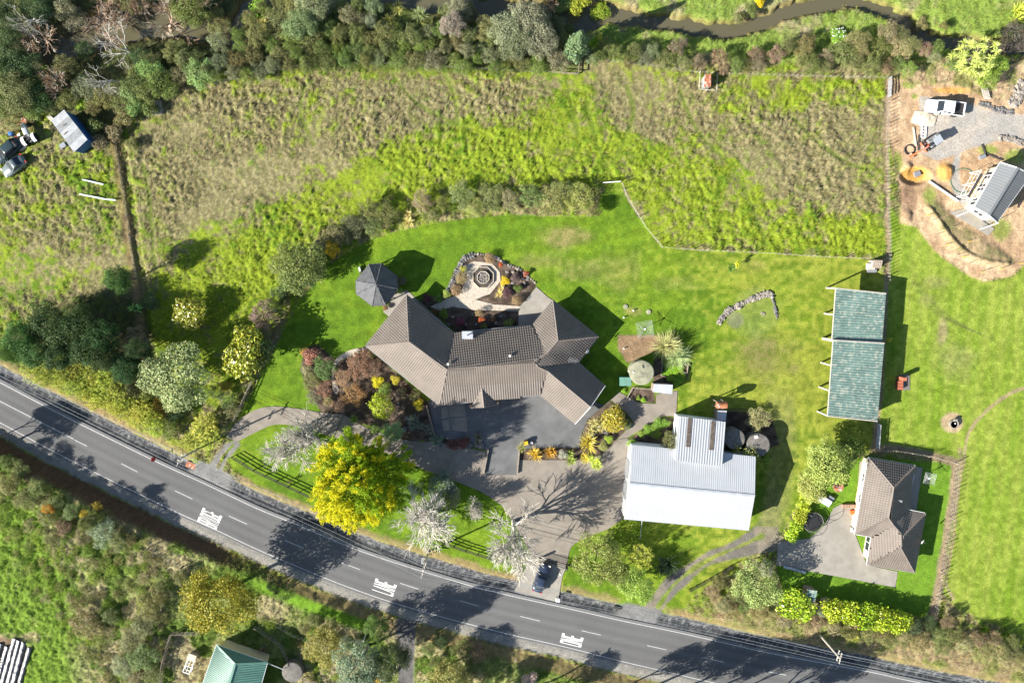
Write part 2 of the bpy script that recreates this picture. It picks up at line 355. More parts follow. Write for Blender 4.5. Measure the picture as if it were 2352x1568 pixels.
GREENS = [[(330, 700), (440, 560), (620, 485), (780, 410), (900, 345), (1010, 290), (1060, 270), (1120, 290), (1230, 300), (1280, 220), (1340, 175), (1400, 300), (1430, 420), (1300, 420), (1100, 420), (960, 450), (800, 500), (700, 570), (620, 700), (560, 900), (400, 960), (350, 800)],
          [(1400, 300), (1480, 320), (1600, 330), (1700, 380), (1760, 470), (1780, 580), (1520, 570), (1430, 420)], [(1640, 180), (2035, 180), (2035, 230), (1900, 250), (1800, 240), (1640, 235)],
          [(480, 160), (760, 140), (960, 145), (1300, 160), (1300, 175), (900, 165), (700, 165), (480, 190)], [(1780, 500), (2030, 500), (2030, 590), (1780, 580)],
          [(0, 1180), (90, 1150), (130, 1230), (180, 1300), (240, 1500), (250, 1570), (60, 1570), (100, 1440), (0, 1430)]]
TANS = [[(1340, 180), (1640, 190), (1650, 290), (1560, 350), (1480, 330), (1400, 250)], [(1720, 290), (2035, 270), (2035, 500), (1850, 470), (1760, 400)], [(420, 190), (1250, 180), (1180, 260), (980, 290), (700, 410), (340, 560), (300, 400), (360, 250)]]

# ------------------------------------------------------------------ one terrain sheet, dense in view, running on to the horizon
def axis(lo, hi, step, far):
    mid = list(np.arange(lo, hi, step)); out = []; s = 1.0; p = lo
    while p > -far: p -= s; s *= 1.35; out.append(p)
    hi_ = []; s = 1.0; p = mid[-1]
    while p < far: p += s; s *= 1.35; hi_.append(p)
    return np.array(out[::-1]+mid+hi_)
ax = axis(-80.0, 80.0, 0.2, 900); ay = axis(-66.0, 47.0, 0.2, 900)
GX, GY = np.meshgrid(ax, ay)
XD, YD = toD(GX, np.where(GY > 260, 260, GY))
ZB, DU, DL, DS, SW, NORTH, SOUTH = zbase(GX, GY, XD, YD)
n1 = fbm(GX*0.09, GY*0.09, 1); n2 = fbm(GX*0.5, GY*0.5, 2, 3); n3 = vn(GX*1.7, GY*1.7, 3); n4 = vn(GX*4.1, GY*4.1, 4)
ds_n = DS+0.8*(n2-0.5)+0.5*(n3-0.5); ZB = ZB+1.35*(1-sst(SW*0.75, SW+0.9, DS))-1.35*(1-sst(SW*0.75, SW+0.9, ds_n))
rough = fbm(GX*0.95+0.5*n2*3, GY*0.8, 5, 4, 0.68)
C = lambda r, g, b: np.array([r, g, b])
def lerp(a, b, t): return a*(1-t[..., None])+b*t[..., None]
# paddock: dry stalks against lush green
gr = 0.30+0.9*(n1-0.5)+0.9*(n2-0.5)
for P in GREENS: gr = gr+0.62*sst(-28, 22, sdist(XD, YD, P, 70)+30*(n2-0.5))
for P in TANS: gr = gr-0.26*sst(-28, 22, sdist(XD, YD, P, 70)+30*(n2-0.5))
gr = gr+0.16*sst(340, 240, XD)*(YD > 300)
gsel = 0.06+0.94*sst(0.02, 0.92, gr+1.5*(rough-0.5)+0.8*(n3-0.5)+0.5*(n4-0.5))
DRY, LIME, DEEP = C(0.140, 0.122, 0.060), C(0.170, 0.222, 0.018), C(0.085, 0.150, 0.012)
dryv = lerp(np.broadcast_to(DRY, GX.shape+(3,)), np.broadcast_to(C(0.225, 0.192, 0.105), GX.shape+(3,)), sst(0.35, 0.75, n4))
limev = lerp(np.broadcast_to(LIME, GX.shape+(3,)), np.broadcast_to(DEEP, GX.shape+(3,)), sst(0.52, 0.8, 0.55*fbm(GX*0.16, GY*0.16, 8)+0.45*n3))
col = lerp(dryv, limev, gsel)
amp = np.full(GX.shape, 0.34); zone = np.zeros(GX.shape, int)
def lay(m, c, a=None, z=None, jit=0.18):
    global col, amp, zone
    c = np.asarray(c, float); c = c if c.ndim == 3 else np.broadcast_to(c, GX.shape+(3,))
    c = c*(1+jit*2*(n3-0.5))[..., None]
    col = lerp(col, c, m)
    if a is not None: amp = amp*(1-m)+a*m
    if z is not None: zone = np.where(m > 0.5, z, zone)
edge = 9*(n2-0.5)+4*(n3-0.5)
# trodden lines and lodged patches in the long grass
for P in ([(1340, 190), (1352, 260), (1372, 330), (1400, 400)], [(1300, 185), (1318, 270), (1330, 340), (1290, 400)], [(330, 380), (345, 470), (352, 560), (360, 640)], [(1440, 200), (1455, 260), (1430, 330), (1400, 380)], [(1560, 200), (1600, 300), (1690, 400), (1760, 560)], [(700, 200), (690, 260), (720, 330)], [(1020, 170), (1045, 230), (1050, 290)], [(900, 170), (960, 240), (1080, 300)], [(1800, 250), (1880, 330), (1960, 380), (2020, 390)]):
    dtr = pdist(XD, YD, smooth_pts(P))+9*(n2-0.5); t = sst(7, 2, dtr)*0.75; col = lerp(col, np.broadcast_to(C(0.095, 0.135, 0.018), GX.shape+(3,)), t); amp = amp*(1-0.85*t)
amp = amp*(0.45+1.1*sst(0.25, 0.75, fbm(GX*0.14, GY*0.14, 71)))
# stream flats: lush low growth
flat = sst(0, 14, 150-YD-0.02*np.abs(XD-1700)+edge*2)*sst(1330, 1400, XD)
flatc = lerp(np.broadcast_to(C(0.155, 0.215, 0.040), GX.shape+(3,)), np.broadcast_to(C(0.235, 0.205, 0.115), GX.shape+(3,)), sst(0.5, 0.75, fbm(GX*0.3, GY*0.3, 21)))
lay(flat, flatc, 0.24)
woods = sst(-10, 14, 165-YD+edge)*sst(1345, 1325, XD)
lay(woods*0.8, C(0.050, 0.066, 0.022), 0.2)
wl = sst(-15, 20, sdist(XD, YD, [(-200, -100), (600, -100), (560, 140), (420, 200), (300, 260), (240, 340), (120, 250), (-200, 290)], 60)+edge)
lay(wl*0.75, C(0.060, 0.070, 0.026), 0.25)
grove = sst(-15, 20, sdist(XD, YD, [(-100, 800), (30, 760), (120, 700), (300, 640), (350, 760), (400, 990), (340, 980), (-100, 850)], 60)+edge)
lay(grove*0.8, C(0.055, 0.062, 0.024), 0.2)
# south of the road: mixed rank growth on the bank
sb = SOUTH*sst(2.2, 3.0, DL)
bankc = lerp(np.broadcast_to(C(0.165, 0.195, 0.055), GX.shape+(3,)), np.broadcast_to(C(0.260, 0.230, 0.120), GX.shape+(3,)), sst(0.42, 0.62, fbm(GX*0.22, GY*0.22, 31)))
bankc = lerp(bankc, np.broadcast_to(C(0.085, 0.13, 0.022), GX.shape+(3,)), sst(0.5, 0.62, fbm(GX*0.3, GY*0.3, 33)))
bankc = lerp(bankc, np.broadcast_to(C(0.125, 0.20, 0.024), GX.shape+(3,)), sst(0.55, 0.95, gr)*sst(260, 150, XD))
lay(sb, bankc, 0.36, 5)
cut = SOUTH*sst(1.9, 2.3, DL+0.3*(n2-0.5))*(1-sst(3.4, 4.4, DL+0.8*(n2-0.5)))*sst(620, 480, XD)
lay(cut, C(0.105, 0.062, 0.036), 0.10)
verge_s = SOUTH*sst(2.0, 2.4, DL)*(1-sst(3.6, 4.6, DL+1.2*(n2-0.5)))*sst(560, 700, XD)
lay(verge_s*0.8, C(0.185, 0.135, 0.065), 0.14)
lay(verge_s*0+SOUTH*sst(3.4, 4.0, DL)*(1-sst(5.0, 6.2, DL))*sst(520, 640, XD)*sst(900, 820, XD), C(0.115, 0.215, 0.018), 0.08)
# mown lawns and hay field
sdl = sdist(XD, YD, LAWN)+edge*0.5; ml = sst(-3, 3, sdl)
lawnc = lerp(np.broadcast_to(C(0.076, 0.142, 0.010), GX.shape+(3,)), np.broadcast_to(C(0.118, 0.186, 0.013), GX.shape+(3,)), sst(0.35, 0.65, 0.6*n1+0.4*n2))
yel = sst(1150, 1900, XD)*0.55+0.9*(fbm(GX*0.12, GY*0.12, 41)-0.5)
lawnc = lerp(lawnc, np.broadcast_to(C(0.180, 0.205, 0.028), GX.shape+(3,)), sst(0.1, 0.75, yel+0.5*(n3-0.5)))
for cx, cy, rx, ry, k in ((1290, 545, 85, 38, 0.75), (1240, 600, 70, 30, 0.4), (1420, 620, 60, 60, 0.35), (1750, 820, 95, 70, 0.85), (1690, 1010, 26, 40, 0.2), (1455, 715, 28, 14, 0.6), (1330, 620, 60, 30, 0.4), (1550, 650, 60, 24, 0.3), (1730, 610, 40, 18, 0.35)):
    d = np.hypot((XD-cx)/rx, (YD-cy)/ry); t = sst(1.1, 0.25, d+0.9*(n2-0.5))*k*(0.45+0.75*n3)
    lawnc = lerp(lawnc, np.broadcast_to(C(0.205, 0.165, 0.070) if cx != 1750 else C(0.135, 0.125, 0.045), GX.shape+(3,)), np.clip(t, 0, 1))
mown = 0.5+0.5*np.sin(XD*0.02+YD*0.16+6*n1); lawnc = lawnc*(0.95+0.10*sst(0.3, 0.7, mown))[..., None]
lay(ml, lawnc, 0.035, 1, 0.22)
ml2 = sst(-3, 3, sdist(XD, YD, LAWN2)+edge*0.3)
lay(ml2, lerp(np.broadcast_to(C(0.078, 0.165, 0.012), GX.shape+(3,)), np.broadcast_to(C(0.12, 0.21, 0.02), GX.shape+(3,)), n2), 0.03, 1)
mh = sst(-4, 4, sdist(XD, YD, HAY)+edge*0.6)
stripe = 0.5+0.5*np.sin((XD*0.985+YD*0.13)*0.17+2*n2)
hayc = lerp(np.broadcast_to(C(0.122, 0.195, 0.016), GX.shape+(3,)), np.broadcast_to(C(0.205, 0.240, 0.042), GX.shape+(3,)), np.clip(0.35*stripe+0.9*(fbm(GX*0.25, GY*0.12, 51)-0.25)+0.3*(n3-0.5), 0, 1))
for cx, cy, rx, ry in ((2165, 760, 18, 34), (2130, 690, 30, 20), (2190, 830, 60, 60), (2150, 650, 40, 20)):
    t = sst(1.1, 0.3, np.hypot((XD-cx)/rx, (YD-cy)/ry)+0.8*(n2-0.5))*(0.3 if rx > 25 else 0.85)
    hayc = lerp(hayc, np.broadcast_to(C(0.235, 0.185, 0.105), GX.shape+(3,)), t)
for P in ([(2220, 1010), (2212, 1060), (2200, 1130), (2190, 1230), (2178, 1300), (2172, 1340), (2190, 1375)], [(2220, 1010), (2240, 970), (2300, 915), (2352, 890)], [(2204, 1030), (2206, 1080)]):
    hayc = lerp(hayc, np.broadcast_to(C(0.270, 0.205, 0.125), GX.shape+(3,)), 0.8*sst(5.5, 2.0, pdist(XD, YD, smooth_pts(P))+4*(n3-0.5)))
for k in range(5):
    P = smooth_pts([(2090+k*7, 640+k*4), (2130+k*9, 700+k*3), (2170+k*12, 730+k*5), (2240+k*10, 762+k*4)])
    hayc = lerp(hayc, np.broadcast_to(C(0.10, 0.12, 0.03), GX.shape+(3,)), 0.5*sst(3.0, 0.8, pdist(XD, YD, P)+2*(n3-0.5)))
lay(mh, hayc, 0.07, 2, 0.22)
# bare earth works
me_ = sst(-4, 4, sdist(XD, YD, EARTH)+edge)
earthc = lerp(np.broadcast_to(C(0.400, 0.285, 0.175), GX.shape+(3,)), np.broadcast_to(C(0.320, 0.215, 0.125), GX.shape+(3,)), sst(0.35, 0.65, n2))
for cx, cy, rx, ry, c in ((2190, 208, 60, 9, C(0.43, 0.24, 0.075)), (2105, 400, 36, 22, C(0.46, 0.25, 0.065)), (2170, 395, 22, 24, C(0.45, 0.25, 0.075)), (2085, 452, 26, 40, C(0.20, 0.13, 0.08)), (2075, 490, 22, 26, C(0.26, 0.18, 0.11))):
    earthc = lerp(earthc, np.broadcast_to(c, GX.shape+(3,)), sst(1.15, 0.6, np.hypot((XD-cx)/rx, (YD-cy)/ry)+0.5*(n2-0.5)))
bankp = [(2130, 470), (2150, 462), (2190, 500), (2250, 545), (2330, 600), (2300, 612), (2240, 600), (2190, 580), (2150, 520)]
earthc = lerp(earthc, np.broadcast_to(C(0.150, 0.135, 0.062), GX.shape+(3,)), sst(-8, 8, sdist(XD, YD, bankp)+edge)*(0.5+0.5*sst(0.4, 0.6, n2)))
for cx, cy, rx, ry in ((2085, 195, 18, 10), (2100, 222, 8, 7), (2135, 450, 20, 26), (2300, 530, 26, 30), (2060, 370, 14, 30), (2270, 345, 30, 14), (2330, 360, 30, 20), (2312, 185, 12, 14)):
    earthc = lerp(earthc, np.broadcast_to(C(0.15, 0.21, 0.03), GX.shape+(3,)), 0.8*sst(1.2, 0.5, np.hypot((XD-cx)/rx, (YD-cy)/ry)+0.7*(n2-0.5)))
lay(me_, earthc, 0.12, 3, 0.2)
topb = sst(-6, 6, sdist(XD, YD, [(2060, 165), (2120, 150), (2200, 165), (2260, 190), (2330, 150), (2420, 130), (2420, 220), (2300, 235), (2200, 195), (2100, 190)])+edge*1.5)
lay(topb, lerp(np.broadcast_to(C(0.33, 0.25, 0.15), GX.shape+(3,)), np.broadcast_to(C(0.17, 0.17, 0.06), GX.shape+(3,)), sst(0.5, 0.7, n2)), 0.3, 3)
pit = sst(1.1, 0.75, np.hypot((XD-2103)/34, (YD-405)/20)+0.25*(n2-0.5)); ZB = ZB-0.7*pit*(0.6+0.8*n2)
heap = sst(1.1, 0.2, np.hypot((XD-2172)/20, (YD-396)/22))+sst(1.1, 0.2, np.hypot((XD-2083)/15, (YD-498)/20))*0.8+sst(1.1, 0.2, np.hypot((XD-2082)/16, (YD-388)/20))*0.8
ZB = ZB+0.55*heap*(0.3+1.4*n2)
ridge = sst(9, 0, pdist(XD, YD, smooth_pts([(2130, 478), (2150, 505), (2178, 545), (2215, 580), (2260, 600), (2310, 606)]))); ZB = ZB+0.45*ridge*(0.4+1.2*n2)
ZB = ZB+0.3*sst(-14, 14, sdist(XD, YD, bankp)+edge)
my = sst(-2, 2, sdist(XD, YD, YARD)+edge*0.4)
lay(my, lerp(np.broadcast_to(C(0.330, 0.295, 0.250), GX.shape+(3,)), np.broadcast_to(C(0.275, 0.26, 0.235), GX.shape+(3,)), sst(0.3, 0.7, n2)), 0.015, 4, 0.12)
# tracks
mt = sst(-3, 4, sdist(XD, YD, smooth_pts(TRACK, True, 3))+edge*0.7)
mid = sst(9, 3, pdist(XD, YD, smooth_pts(TRACKMID))+9*(n2-0.4))
trackc = lerp(np.broadcast_to(C(0.180, 0.158, 0.120), GX.shape+(3,)), np.broadcast_to(C(0.125, 0.115, 0.10), GX.shape+(3,)), sst(0.4, 0.7, n2))
lay(mt*(1-0.85*mid)*np.where((YD < 1210), 0.35*sst(1000, 1210, YD), 1.0), trackc, 0.02, 4)
lay(sst(46, 16, np.abs(XD-(1795-0.0012*(YD-1000)**2*0.4)))*sst(860, 950, YD)*sst(1260, 1180, YD)*0.55*ml*(0.4+n2), C(0.175, 0.165, 0.065), None, None)
mt2 = sst(-3, 3, sdist(XD, YD, TRACK2)+edge*0.5); mid2 = sst(5, 1, pdist(XD, YD, [(498, 1078), (515, 1045), (535, 1022)])+4*(n2-0.5))
lay(mt2*(1-mid2), C(0.175, 0.168, 0.155), 0.02, 4)
bd = sst(-3, 3, sdist(XD, YD, [(910, 1420), (960, 1410), (955, 1460), (950, 1580), (918, 1580), (912, 1480)])+edge*0.4)
lay(bd, C(0.105, 0.10, 0.095), 0.02, 4)
# roadside: shoulders, stony drain, dry verge
lay(SOUTH*(1-sst(1.7, 2.1, DL+0.4*(n2-0.5)))*sst(-0.1, 0.1, DL), C(0.215, 0.205, 0.180), 0.02, 4)
lay((NORTH & (DU < 1.15)).astype(float), lerp(np.broadcast_to(C(0.150, 0.148, 0.138), GX.shape+(3,)), np.broadcast_to(C(0.085, 0.088, 0.09), GX.shape+(3,)), sst(0.4, 0.6, n2)), 0.02, 4)
dr = NORTH*sst(0.75, 1.1, DU+0.3*(n2-0.5))*(1-sst(2.2, 2.7, DU+0.5*(n2-0.5)))
lay(dr, lerp(np.broadcast_to(C(0.050, 0.052, 0.055), GX.shape+(3,)), np.broadcast_to(C(0.15, 0.15, 0.145), GX.shape+(3,)), sst(0.5, 0.8, n4)), 0.10, 4)
vg = NORTH*sst(2.2, 2.6, DU+0.4*(n2-0.5))*(1-sst(3.1, 3.9, DU+0.9*(n2-0.5)))
for c in CROSS: vg = vg*sst(3.2, 4.6, np.hypot(GX-c.x, GY-c.y)); 
lay(vg*0.85, lerp(np.broadcast_to(C(0.250, 0.170, 0.085), GX.shape+(3,)), np.broadcast_to(C(0.19, 0.17, 0.07), GX.shape+(3,)), n2), 0.10)
rv = NORTH*sst(3.0, 3.6, DU)*(1-sst(6.5, 8.5, DU+2*(n2-0.5)))*sst(1580, 1660, XD)
lay(rv*0.9, lerp(np.broadcast_to(C(0.250, 0.195, 0.105), GX.shape+(3,)), np.broadcast_to(C(0.155, 0.165, 0.05), GX.shape+(3,)), sst(0.4, 0.65, n2)), 0.22, 0)
for c in CROSS: lay(sst(3.6, 2.2, np.hypot(GX-c.x, GY-c.y)+0.8*(n2-0.5))*NORTH*sst(3.3, 2.6, DU), C(0.165, 0.162, 0.155), 0.02, 4)
# garden beds
for P in BEDS:
    lay(sst(-2, 2, sdist(XD, YD, P, 30)+edge*0.3), lerp(np.broadcast_to(C(0.060, 0.044, 0.032), GX.shape+(3,)), np.broadcast_to(C(0.105, 0.078, 0.058), GX.shape+(3,)), n3), 0.07, 6, 0.3)
lay(sst(-2, 2, sdist(XD, YD, BEDS[6], 30)+edge*0.6)*0.8, C(0.225, 0.15, 0.085), 0.06, 6)
# market-garden soil, ditch by the left fence, dry strips under fences
lay(sst(-4, 6, sdist(XD, YD, [(-200, 1435), (20, 1440), (60, 1452), (90, 1470), (60, 1568), (30, 1650), (-200, 1650)])+edge), C(0.150, 0.105, 0.065), 0.05, 3)
LEFTF = smooth_pts([(255, 300), (272, 350), (284, 420), (296, 500), (306, 580), (320, 660), (330, 760), (345, 860)])
lay(0.75*sst(16, 6, pdist(XD, YD, [(x-6, y) for x, y in LEFTF])+7*(n2-0.5)), C(0.165, 0.115, 0.058), 0.16)
ZB = ZB-0.45*sst(14, 4, pdist(XD, YD, [(x+10, y) for x, y in LEFTF]))
RF = [(2038, 190), (2034, 330), (2036, 480), (2040, 560), (2036, 650), (2022, 900), (2008, 1030)]
lay(0.85*sst(9, 3, pdist(XD, YD, RF)+4*(n2-0.5)), C(0.24, 0.175, 0.115), 0.1)
H2F = [(2008, 1030), (2060, 1030), (2140, 1045), (2195, 1062), (2190, 1130), (2172, 1240), (2155, 1340), (2140, 1420)]
lay(0.9*sst(13, 5, pdist(XD, YD, H2F)+6*(n2-0.5)), C(0.235, 0.175, 0.115), 0.08)
for cx, cy, r, c in ((2187, 970, 26, C(0.34, 0.25, 0.16)), (2075, 876, 15, C(0.17, 0.14, 0.12)), (1690, 612, 15, C(0.14, 0.17, 0.04)), (1735, 720, 60, C(0.145, 0.185, 0.05)), (1690, 735, 20, C(0.16, 0.15, 0.12))):
    lay(sst(1.1, 0.75, np.hypot(XD-cx, YD-cy)/r+0.4*(n2-0.5))*(0.5 if cx in (1735, 1690) else 0.9), c)
# stream bed and banks
lay(1-sst(-0.25, 0.35, ds_n-SW), C(0.075, 0.058, 0.034), 0.05, 7)
lay(sst(-0.2, 0.1, DS-SW)*(1-sst(0.3, 1.0, DS-SW+0.9*(n2-0.5)))*0.75, C(0.16, 0.12, 0.05), 0.15)
# hard-surfaced places lie flat
HARD = []
def hard(P): HARD.append(P)
# ------------------------------------------------------------------ paved surfaces (grid polygons)
YARDP = [(983, 920), (1009, 915), (1081, 905), (1142, 905), (1176, 900), (1241, 885), (1322, 940), (1352, 915), (1385, 930), (1403, 919), (1350, 962), (1338, 990), (1330, 1026), (1194, 1030), (1188, 1090), (1110, 1090), (1116, 1034), (1000, 1000), (992, 960)]
DRIVE = smooth_pts([(790, 952), (850, 985), (940, 1012), (1000, 1014)], n=4)+[(1112, 1036), (1150, 1060), (1189, 1056), (1338, 1056), (1384, 1044), (1422, 1008), (1441, 1006), (1450, 1030), (1437, 1110), (1430, 1192)]+smooth_pts([(1395, 1215), (1345, 1235), (1312, 1255), (1303, 1290), (1300, 1300)], n=3)+[(1208, 1302), (1218, 1268), (1180, 1200)]+smooth_pts([(1152, 1160), (1125, 1141), (1088, 1121), (993, 1085), (945, 1066), (900, 1045), (840, 1024), (768, 1004)], n=3)
LOOP = smooth_pts([(520, 1004), (536, 978), (560, 956), (588, 940), (625, 933), (676, 937), (738, 947), (789, 951)], n=4)+smooth_pts([(766, 1003), (748, 998), (708, 984), (663, 975), (625, 976), (588, 992), (560, 1006), (546, 1014)], n=4)
CARPAD = [(1211, 1298), (1303, 1296), (1292, 1322), (1281, 1382), (1182, 1356)]
PATHE = [(1381, 938), (1422, 900), (1441, 910), (1470, 926), (1507, 927), (1508, 905), (1556, 897), (1553, 955), (1522, 955), (1441, 1005), (1421, 1007), (1386, 1042), (1384, 1041), (1457, 970), (1441, 949), (1404, 918)]
PATIO = [(1232, 659), (1258, 682), (1274, 692), (1224, 749), (1190, 748), (1192, 706), (1212, 684)]
GAZP = [(906, 676), (935, 666), (962, 692), (1016, 738), (1006, 748), (950, 712), (940, 700), (898, 730), (880, 716)]
PADH2 = [(1787, 1244), (1859, 1236), (1894, 1206), (1915, 1166), (1930, 1158), (1967, 1157), (1975, 1060), (1996, 1052), (1964, 1226), (1991, 1297), (2062, 1312), (2056, 1348), (1783, 1297)]
SIDEH2 = [(2098, 1070), (2119, 1074), (2104, 1172), (2080, 1168)]
GARDENPATH = smooth_pts([(836, 799), (812, 814), (782, 828), (770, 845), (768, 870), (778, 892), (772, 905), (764, 892), (762, 868), (764, 842), (776, 820), (806, 803)], True, 3)
SHELL = [(1065, 610), (1090, 600), (1130, 604), (1148, 625), (1150, 645), (1126, 675), (1110, 680), (1092, 688), (1135, 699), (1196, 703), (1190, 714), (1090, 712), (1040, 704), (1008, 714), (988, 704), (1030, 684), (1056, 676), (1068, 648), (1058, 634)]
STONEPATH = [(840, 797), (822, 790), (772, 826), (780, 838)]
PAVED = [('driveway', DRIVE, 'concrete', 0.030), ('yard', YARDP, 'tarmac', 0.036), ('loop_driveway', LOOP, 'concrete', 0.034), ('car_pad', CARPAD, 'concrete2', 0.040), ('concrete_path', PATHE, 'concrete', 0.042), ('patio', PATIO, 'concrete2', 0.05), ('gazebo_path', GAZP, 'concrete2', 0.046), ('house_yard', PADH2, 'concrete2', 0.03), ('side_path', SIDEH2, 'concrete2', 0.04), ('garden_path', GARDENPATH, 'shell', 0.04), ('shell_path', SHELL, 'shell', 0.045)]
flatm = np.zeros(GX.shape)
for _, P, _, _ in PAVED: flatm = np.maximum(flatm, sst(-5, 1, sdist(XD, YD, P, 30)))
onroad = (~NORTH) & (~SOUTH)
flatm = np.maximum(flatm, onroad.astype(float)); flatm = np.maximum(flatm, ((DU < 0.7) | (DL < 0.7)).astype(float))
amp = amp*(1-flatm)
tall = (0.62*fbm(GX*2.1+1.2*n2, GY*1.8, 61, 3, 0.65)+0.38*fbm(GX*0.55, GY*0.55, 62, 2)-0.40)*1.8
ZZ = ZB+amp*(np.clip(tall, -0.3, 1.2)+0.55*(n4-0.5)+0.5*(n3-0.5))-0.06*np.where(amp < 0.03, 1, 0)*flatm
ZZ = np.where(flatm > 0.2, np.minimum(ZZ, ZB-0.02), ZZ)
ny, nx = GX.shape
V = np.stack([GX, GY, ZZ], -1).reshape(-1, 3); COLV = np.clip(col, 0.004, 0.8).reshape(-1, 3)
idx = np.arange(ny*nx).reshape(ny, nx)
Fq = np.stack([idx[:-1, :-1], idx[:-1, 1:], idx[1:, 1:], idx[1:, :-1]], -1).reshape(-1, 4)
zf = zone[:-1, :-1].reshape(-1)
for zi, nm in enumerate(['paddock', 'lawn', 'mown_field', 'bare_earth', 'gravel', 'road_bank', 'garden_bed', 'stream_bed']):
    f = Fq[zf == zi]
    if not len(f): continue
    u, inv = np.unique(f, return_inverse=True)
    o = link(nm, mesh_np(nm, V[u], inv.reshape(-1, 4), M_['ground'], True, COLV[u])); prop(o, kind='structure')
def gz(x, y):                                   # terrain height by look-up
    i = min(max(int(np.searchsorted(ax, x))-1, 0), nx-2); j = min(max(int(np.searchsorted(ay, y))-1, 0), ny-2)
    u = min(max((x-ax[i])/(ax[i+1]-ax[i]), 0), 1); v = min(max((y-ay[j])/(ay[j+1]-ay[j]), 0), 1)
    return float((ZB[j, i]*(1-u)+ZB[j, i+1]*u)*(1-v)+(ZB[j+1, i]*(1-u)+ZB[j+1, i+1]*u)*v)
# sheets
def sheet(name, P, mat, z, kind='structure', world=False):
    Q = P if world else [tuple(W(*p)[:2]) for p in P]
    tr = tessellate_polygon([[Vector((x, y, 0)) for x, y in Q]])
    n = len(Q); vs = [(x, y, z) for x, y in Q]+[(x, y, z-0.12) for x, y in Q]
    fs = []
    for t in tr:
        a, b, c = (Vector(vs[i]) for i in t)
        fs.append(tuple(t) if (b-a).cross(c-a).z > 0 else tuple(reversed(t)))
    fs += [(i, (i+1) % n, n+(i+1) % n, n+i) for i in range(n)]
    me = mesh_np(name, vs, fs, M_[mat]); o = link(name, me)
    return prop(o, kind=kind) if kind else o
for nm, P, mt_, z in PAVED: sheet(nm, P, mt_, z)
def offs(P, d):                                # offset an open world polyline to its left
    out = []
    for i, p in enumerate(P):
        a = Vector(P[max(i-1, 0)]); b = Vector(P[min(i+1, len(P)-1)]); t = (b-a).normalized(); out.append((p[0]-t.y*d, p[1]+t.x*d))
    return out
# carriageway with worn wheel tracks and a paler crown
ra = np.array(offs(UPW, 0.45)); fx_ = np.linspace(0, 1, 27); rl = np.array(offs(LOW, -0.4)); cum = np.r_[0, np.cumsum(np.linalg.norm(np.diff(ra, axis=0), axis=1))]; cl_ = np.r_[0, np.cumsum(np.linalg.norm(np.diff(rl, axis=0), axis=1))]
tt_ = np.linspace(0, 1, 420); RA = np.stack([np.interp(tt_, cum/cum[-1], ra[:, k]) for k in (0, 1)], 1)
d2 = ((RA[:, None]-rl[None])**2).sum(-1); 
RB = []
for q_ in RA:
    best = None
    for (x0_, y0_), (x1_, y1_) in zip(rl[:-1], rl[1:]):
        vx, vy = x1_-x0_, y1_-y0_; k = min(max(((q_[0]-x0_)*vx+(q_[1]-y0_)*vy)/(vx*vx+vy*vy+1e-9), 0), 1); e_ = (x0_+k*vx-q_[0])**2+(y0_+k*vy-q_[1])**2
        if best is None or e_ < best[0]: best = (e_, x0_+k*vx, y0_+k*vy)
    RB.append(best[1:])
RB = np.array(RB); RV = RA[:, None]*(1-fx_)[None, :, None]+RB[:, None]*fx_[None, :, None]; RVx, RVy = RV[..., 0], RV[..., 1]
al = 6*np.linspace(0, 1, 420)[:, None]*30
trk = sum(np.exp(-((fx_-c_)/.045)**2) for c_ in (.17, .38, .60, .82))[None, :]
tone = .112*(1-.13*trk*(.6+.8*vn(RVx*.15, RVy*.15, 90)))*(1+.16*(fbm(RVx*.35, RVy*.35, 91)-.5))+.012*np.exp(-((fx_-.49)/.03)**2)[None]
tone = tone*np.where((fx_ < .04) | (fx_ > .965), 1.25, 1.0)[None]
rv_ = np.concatenate([RV, np.full(RV.shape[:2]+(1,), .05)], -1).reshape(-1, 3); rc_ = (tone[..., None]*np.array([1.0, 1.0, .99])).reshape(-1, 3)
ri = np.arange(420*27).reshape(420, 27); rf = np.stack([ri[:-1, :-1], ri[1:, :-1], ri[1:, 1:], ri[:-1, 1:]], -1).reshape(-1, 4)
M_['roadseal'] = groundmat('chip_seal', 7.0, .85, .12)
prop(link('road', mesh_np('road', rv_, rf, M_['roadseal'], True, rc_)), kind='structure')
def ribbon(P, w, z): 
    a = offs(P, w/2); b = offs(P, -w/2); m = MB()
    for i in range(len(P)-1): m.quad((*a[i], z), (*b[i], z), (*b[i+1], z), (*a[i+1], z))
    return m
for P in (UPW, LOW): ribbon(P, 0.105, 0.056).build('edge_line', M_['paint'], kind='structure')
CEN = [((-60, 890), (170, 1008)), ((172, 1010), (200, 1024)), ((279, 1064), (316, 1083)), ((402, 1126), (442, 1145)), ((526, 1184), (568, 1203)), ((655, 1240), (697, 1258)), ((784, 1291), (827, 1307)), ((919, 1338), (962, 1352)), ((1056, 1378), (1100, 1391)), ((1195, 1414), (1240, 1425)), ((1336, 1447), (1380, 1457)), ((1486, 1481), (1531, 1491)), ((1617, 1509), (1662, 1519)), ((1764, 1541), (1805, 1549))]
for a, b in CEN: ribbon([tuple(W(*a)[:2]), tuple(W(*b)[:2])], 0.10, 0.056).build('centre_line', M_['paint'], kind='structure')
